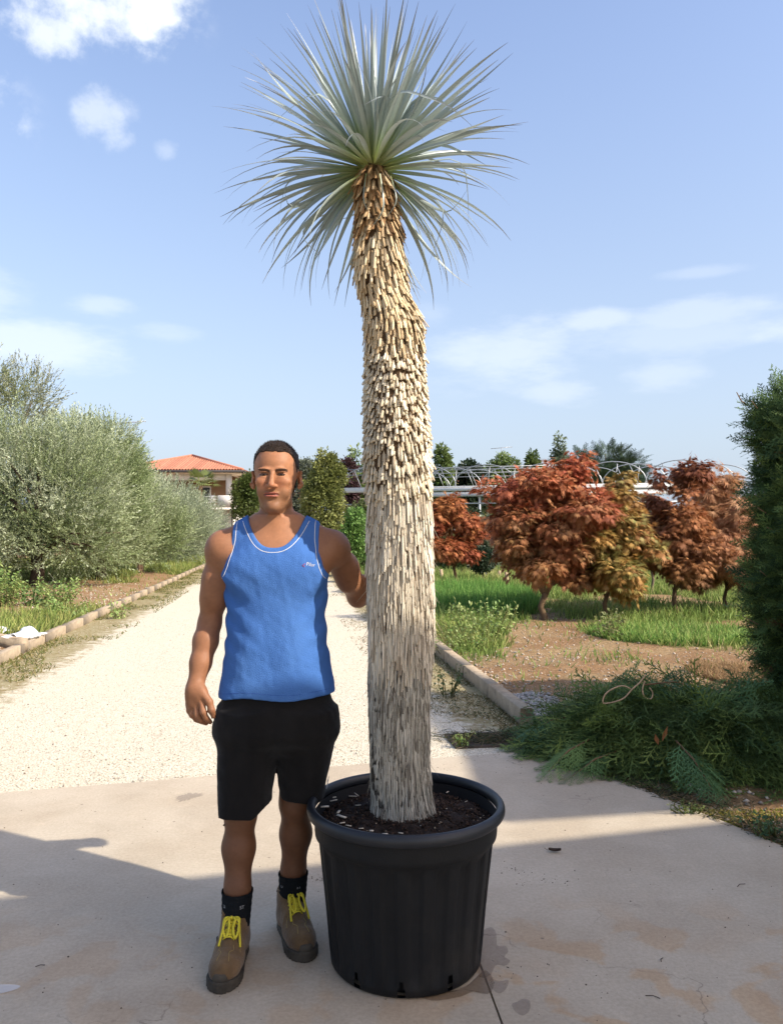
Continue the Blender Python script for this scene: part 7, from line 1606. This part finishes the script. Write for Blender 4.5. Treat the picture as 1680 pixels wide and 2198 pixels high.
def greenhouse():
    A, B = np.array([-1.92, 31.8]), np.array([11.6, 27.6]); d = unit((B - A)[None])[0]; Ln = np.linalg.norm(B - A); nrm = np.array([-d[1], d[0]]); zg = 3.03
    root = empty('greenhouse_frame', (*((A + B) / 2), 0), 'bare galvanised greenhouse frame of arches, braces and white gutter behind the maples', 'greenhouse')
    at = lambda s, b_=0: A + d * s + nrm * b_
    def bar(name, p, q, r_, m=M_GALV): mb = MB(); mb.tube([p, q], r_, 6); return mb.build(name, m, root)
    for b_, zz in ((0, zg), (5.0, zg)):
        p, q = at(-.15, b_), at(Ln + .15, b_); mb = MB()
        ang = math.atan2(d[1], d[0]); Rz = [[math.cos(ang), -math.sin(ang), 0], [math.sin(ang), math.cos(ang), 0], [0, 0, 1]]; c = (p + q) / 2
        mb.box((c[0], c[1], zz + .05), (Ln + .3, .22, .06), Rz); mb.box((c[0] + nrm[0] * -.10, c[1] + nrm[1] * -.10, zz - .03), (Ln + .3, .02, .16), Rz); mb.build('gutter', M_GUT, root)
        for s in np.arange(0, Ln + .1, 4.5): P0 = at(s, b_); bar('post', (*P0, -.05), (*P0, zz), .055)
    p, q = at(0, 0), at(Ln, 0); bar('side_rail', (*p, 2.45), (*q, 2.45), .03)
    # arches standing along the frame, two rows
    for row, b_ in enumerate((0.05, 1.3, 2.6)):
        s0 = -.1 + row * .75
        for s in np.arange(s0, Ln - .5, 2.3):
            t = np.linspace(0, math.pi, 15); w = 1.18; mb = MB(); mb.tube([(*at(s + w - w * math.cos(a), b_), zg + .02 + .86 * math.sin(a) ** .85) for a in t], .019, 6); mb.build('arch', M_GALV, root)
            if row < 2:
                for q_, e in ((s + .55, s + .75), (s + 1.35, s + 1.15), (s + 1.75, s + 1.95)): bar('brace', (*at(q_, b_), zg + .80 if abs(q_ - s - 1.18) < .7 else zg + .55), (*at(e + .12, b_), zg + .04), .015)
    for zz, b_ in ((zg + .80, .05), (zg + .58, .02), (zg + .80, 1.3), (zg + .60, 2.6)): p, q = at(-.1, b_), at(Ln * .64, b_); bar('purlin', (*p, zz), (*q, zz), .015)
    mb = MB(); e = at(-.2, 0); mb.tube([(e[0] - .02, e[1], zg - .15), (e[0] - .08, e[1], zg + .4), (e[0] - .20, e[1] + .05, zg + .75), (e[0] - .36, e[1] + .1, zg + .82)], .05, 7); mb.tube([(e[0] - .1, e[1], zg - .15), (e[0] - .16, e[1], zg + .4), (e[0] - .26, e[1] + .05, zg + .70)], .03, 7); mb.build('end_arch', M_GALV, root, True)
    mb = MB(); mb.tube([(e[0] + .02, e[1] - .05, zg), (e[0] + .02, e[1] - .05, 0)], .045, 7); mb.build('downpipe', M_GALV, root)
greenhouse()

def palm():
    Y = 52.0; p = P(430, 1042, Y); root = empty('fan_palm', (p.x, Y, 0), 'small fan palm growing in front of the villa balcony', 'palm'); g = np.random.default_rng(9)
    mb = MB(); mb.tube([(p.x, Y, -.05), (p.x + .05, Y, p.z * .5), (p.x, Y, p.z)], [.2, .16, .14], 8, (.9, .7, .5)); mb.build('trunk', M_BARK, root, True)
    for k in range(17):
        a = k * 2.4; el = g.uniform(-.35, 1.1); d = np.array([math.cos(a) * math.cos(el), math.sin(a) * math.cos(el), math.sin(el)]); c = np.array(p) + d * .75; s = unit(np.cross(d, [0, 0, 1])[None])[0]; u = np.cross(s, d); V, F = [], []
        for q in range(13):
            b_ = (q - 6) * .22; e = d * math.cos(b_) + s * math.sin(b_); L = .85 * (1 - .25 * abs(b_)); n_ = np.cross(e, u); k0 = len(V); V += [c, c + e * L * .5 + n_ * .04, c + e * L - np.array([0, 0, .22]), c + e * L * .5 - n_ * .04]; F.append((k0, k0 + 1, k0 + 2, k0 + 3))
        mb = MB(); mb.add(V, [np.array(F)], np.array([.17, .20, .06]) * g.uniform(.7, 1.2)); mb.tube([p, c], .02, 4, (.3, .35, .12)); mb.build('frond', M_GREEN, root)
palm()

# stakes between the maples, a white nursery bench behind the sapling
for px, py0, py1, Y, lab in ((1090, 1275, 1228, 19.5, 'wooden stake with a tie left of the red-topped maple, the stoutest of the three'), (1075, 1253, 1225, 23, 'thin leaning wooden stake behind the stout one'), (950, 1262, 1222, 22, 'short wooden stake close to the yucca trunk')):
    a = P(px, py0, Y); b_ = P(px - 4, py1, Y); mb = MB(); mb.tube([(a.x, Y, -.02), (b_.x, Y, b_.z)], .045, 7); tag(mb.build('stake', M_WOOD), lab, 'stake', 'stakes in the right bed')
def bench():
    Y = 25.0; root = empty('nursery_bench', (-.9, Y, 0), 'low white nursery bench behind the young green tree', 'bench'); box_obj('top', -1.75, .55, Y, Y + 1.0, .78, .86, M_GUT, root)
    for x in (-1.65, -.6, .45):
        for y in (Y + .08, Y + .92): box_obj('leg', x - .03, x + .03, y - .03, y + .03, -.03, .78, M_GALV, root)
bench()
# left corner: cross beam against the kerb, crumpled white sheet
def left_bits():
    a, b_ = G(-160, 1338, .12), G(52, 1378, .12); d = unit(np.array([[b_.x - a.x, b_.y - a.y]]))[0]; ang = math.atan2(d[1], d[0]); L = math.hypot(b_.x - a.x, b_.y - a.y); Rz = [[math.cos(ang), -math.sin(ang), 0], [math.sin(ang), math.cos(ang), 0], [0, 0, 1]]
    mb = MB(); mb.box(((a.x + b_.x) / 2, (a.y + b_.y) / 2, .085), (L, .11, .15), Rz); tag(mb.build('concrete_beam', mat('kerb_concrete')), 'short concrete beam lying across the left bed against the kerb', 'beam')
    g = np.random.default_rng(8)
    def sheet(px0, px1, py, w, lab, seed, hgt):
        p, q = np.array(G(px0, py, .12)), np.array(G(px1, py - 8, .12)); n, k = 22, 14; U, Vv = np.meshgrid(np.linspace(0, 1, n), np.linspace(0, 1, k), indexing='ij'); base = p + (q - p) * U[..., None]; base[..., 1] += (Vv - .5) * w * (1 + .3 * np.sin(U * 9 + seed)); base[..., 0] += .06 * n3(U * 3, Vv * 3, 0 * U, 2, seed)
        z = .10 + hgt * .75 * np.abs(n3(U * 1.4, Vv * 1.0, 0 * U, 2.2, seed)) * (.35 + .65 * np.sin(np.pi * np.clip(U * 1.0, 0, 1)) ) + .015 * np.abs(n3(U * 6, Vv * 6, 0 * U, 3, seed + 1)); V = np.stack([base[..., 0], base[..., 1], z], -1); i = np.arange(n - 1)[:, None] * k; j = np.arange(k - 1)[None]
        me = make_mesh('white_sheet', V, np.stack([i + j, i + k + j, i + k + j + 1, i + j + 1], -1).reshape(-1, 4)); tag(link('white_sheet', me, None, mat('white_plastic', (.66, .67, .69), .45, .05, 10)), lab, 'plastic sheet', 'white sheets in the left bed')
    sheet(30, 90, 1372, .40, 'crumpled white plastic sheet in the grass behind the beam end', 3, .22); sheet(-90, 26, 1366, .5, 'crumpled white and grey plastic sheet at the very left edge', 5, .30)
left_bits()
# a curled dead leaf, crumbs and twigs on the slab
def slab_bits():
    p = G(1190, 1828, .004); n, k = 9, 5; U, Vv = np.meshgrid(np.linspace(-1, 1, n), np.linspace(-1, 1, k), indexing='ij'); w = (1 - U ** 2) ** .6; X = U * .030; Y_ = Vv * w * .014; Z = .006 + .010 * Vv ** 2 + .006 * U ** 2 - .003; V = np.stack([p.x + X * .97 + Y_ * .1, p.y + Y_ - X * .12, Z + .002], -1); i = np.arange(n - 1)[:, None] * k; j = np.arange(k - 1)[None]
    root = empty('fallen_leaf', tuple(p), 'curled dark brown leaf lying on the slab right of the pot', 'leaf'); link('blade', make_mesh('blade', V, np.stack([i + j, i + k + j, i + k + j + 1, i + j + 1], -1).reshape(-1, 4), None, True), root, mat('dead_leaf_dark', (.050, .032, .022), .8, .3, 60)); mb = MB(); mb.tube([(p.x - .029, p.y + .004, .008), (p.x - .038, p.y + .008, .012), (p.x - .045, p.y + .016, .014)], .0010, 5); mb.build('stalk', mat('dead_leaf_dark'), root)
    g = np.random.default_rng(12); tv = np.array([[1, 0, 0], [-.5, .85, 0], [-.5, -.85, 0], [0, 0, .8]], float); tf = np.array([[0, 1, 3], [1, 2, 3], [2, 0, 3], [0, 2, 1]])
    n = 520; Y_ = 2.3 + 3.0 * g.random(n) ** 1.1; X = (g.random(n) - .5) * 1.05 * Y_; c = [(1098, 1868, .05, 45), (1190, 1890, .045, 45), (1125, 1900, .03, 12), (680, 1885, .05, 30), (1090, 2080, .10, 30), (930, 1640, .2, 60), (1040, 1640, .25, 60)]
    for px, py, r_, m in c: q = G(px, py); X = np.r_[X, q.x + g.normal(size=m) * r_]; Y_ = np.r_[Y_, q.y + g.normal(size=m) * r_ * .5]
    ok = (X < slab_right(Y_) - .02) & (Y_ < slab_front(X) - .02); X, Y_ = X[ok], Y_[ok]; n = len(X); s = .0012 + .0035 * g.random(n) ** 3; T = np.array([.07, .055, .04]) * g.uniform(.4, 2.2, (n, 1)); T[g.random(n) < .2] = (.5, .46, .4)
    V, F, TT = scatter(tv, tf, np.stack([X, Y_, 0 * X + .0008], 1), frames(np.stack([g.normal(size=n), g.normal(size=n), 0 * X], 1)), s, T); tag(link('crumbs', make_mesh('crumbs', V, F, TT), None, mat('crumb')), 'tiny dark crumbs of earth and grit on the concrete slab', 'grit', kind='stuff')
    for px, py, an, L, lab in ((1590, 1900, 30, .05, 'small bent twig on the slab near the right edge'), (1400, 2140, -20, .045, 'small dark twig on the slab near the bottom right'), (1420, 2060, 60, .03, 'short straw on the slab between the rusty blotches'), (87, 2073, 20, .03, 'thin curled fibre on the slab at the left')):
        q = G(px, py, .003); f = np.array([math.cos(R(an)), math.sin(R(an)), 0]); mb = MB(); mb.tube([np.array(q) - f * L / 2, np.array(q) + np.array([-f[1], f[0], .2]) * L * .15, np.array(q) + f * L / 2], .0013, 5); tag(mb.build('twig', mat('dead_leaf_dark')), lab, 'twig', 'bits lying on the slab')
slab_bits()
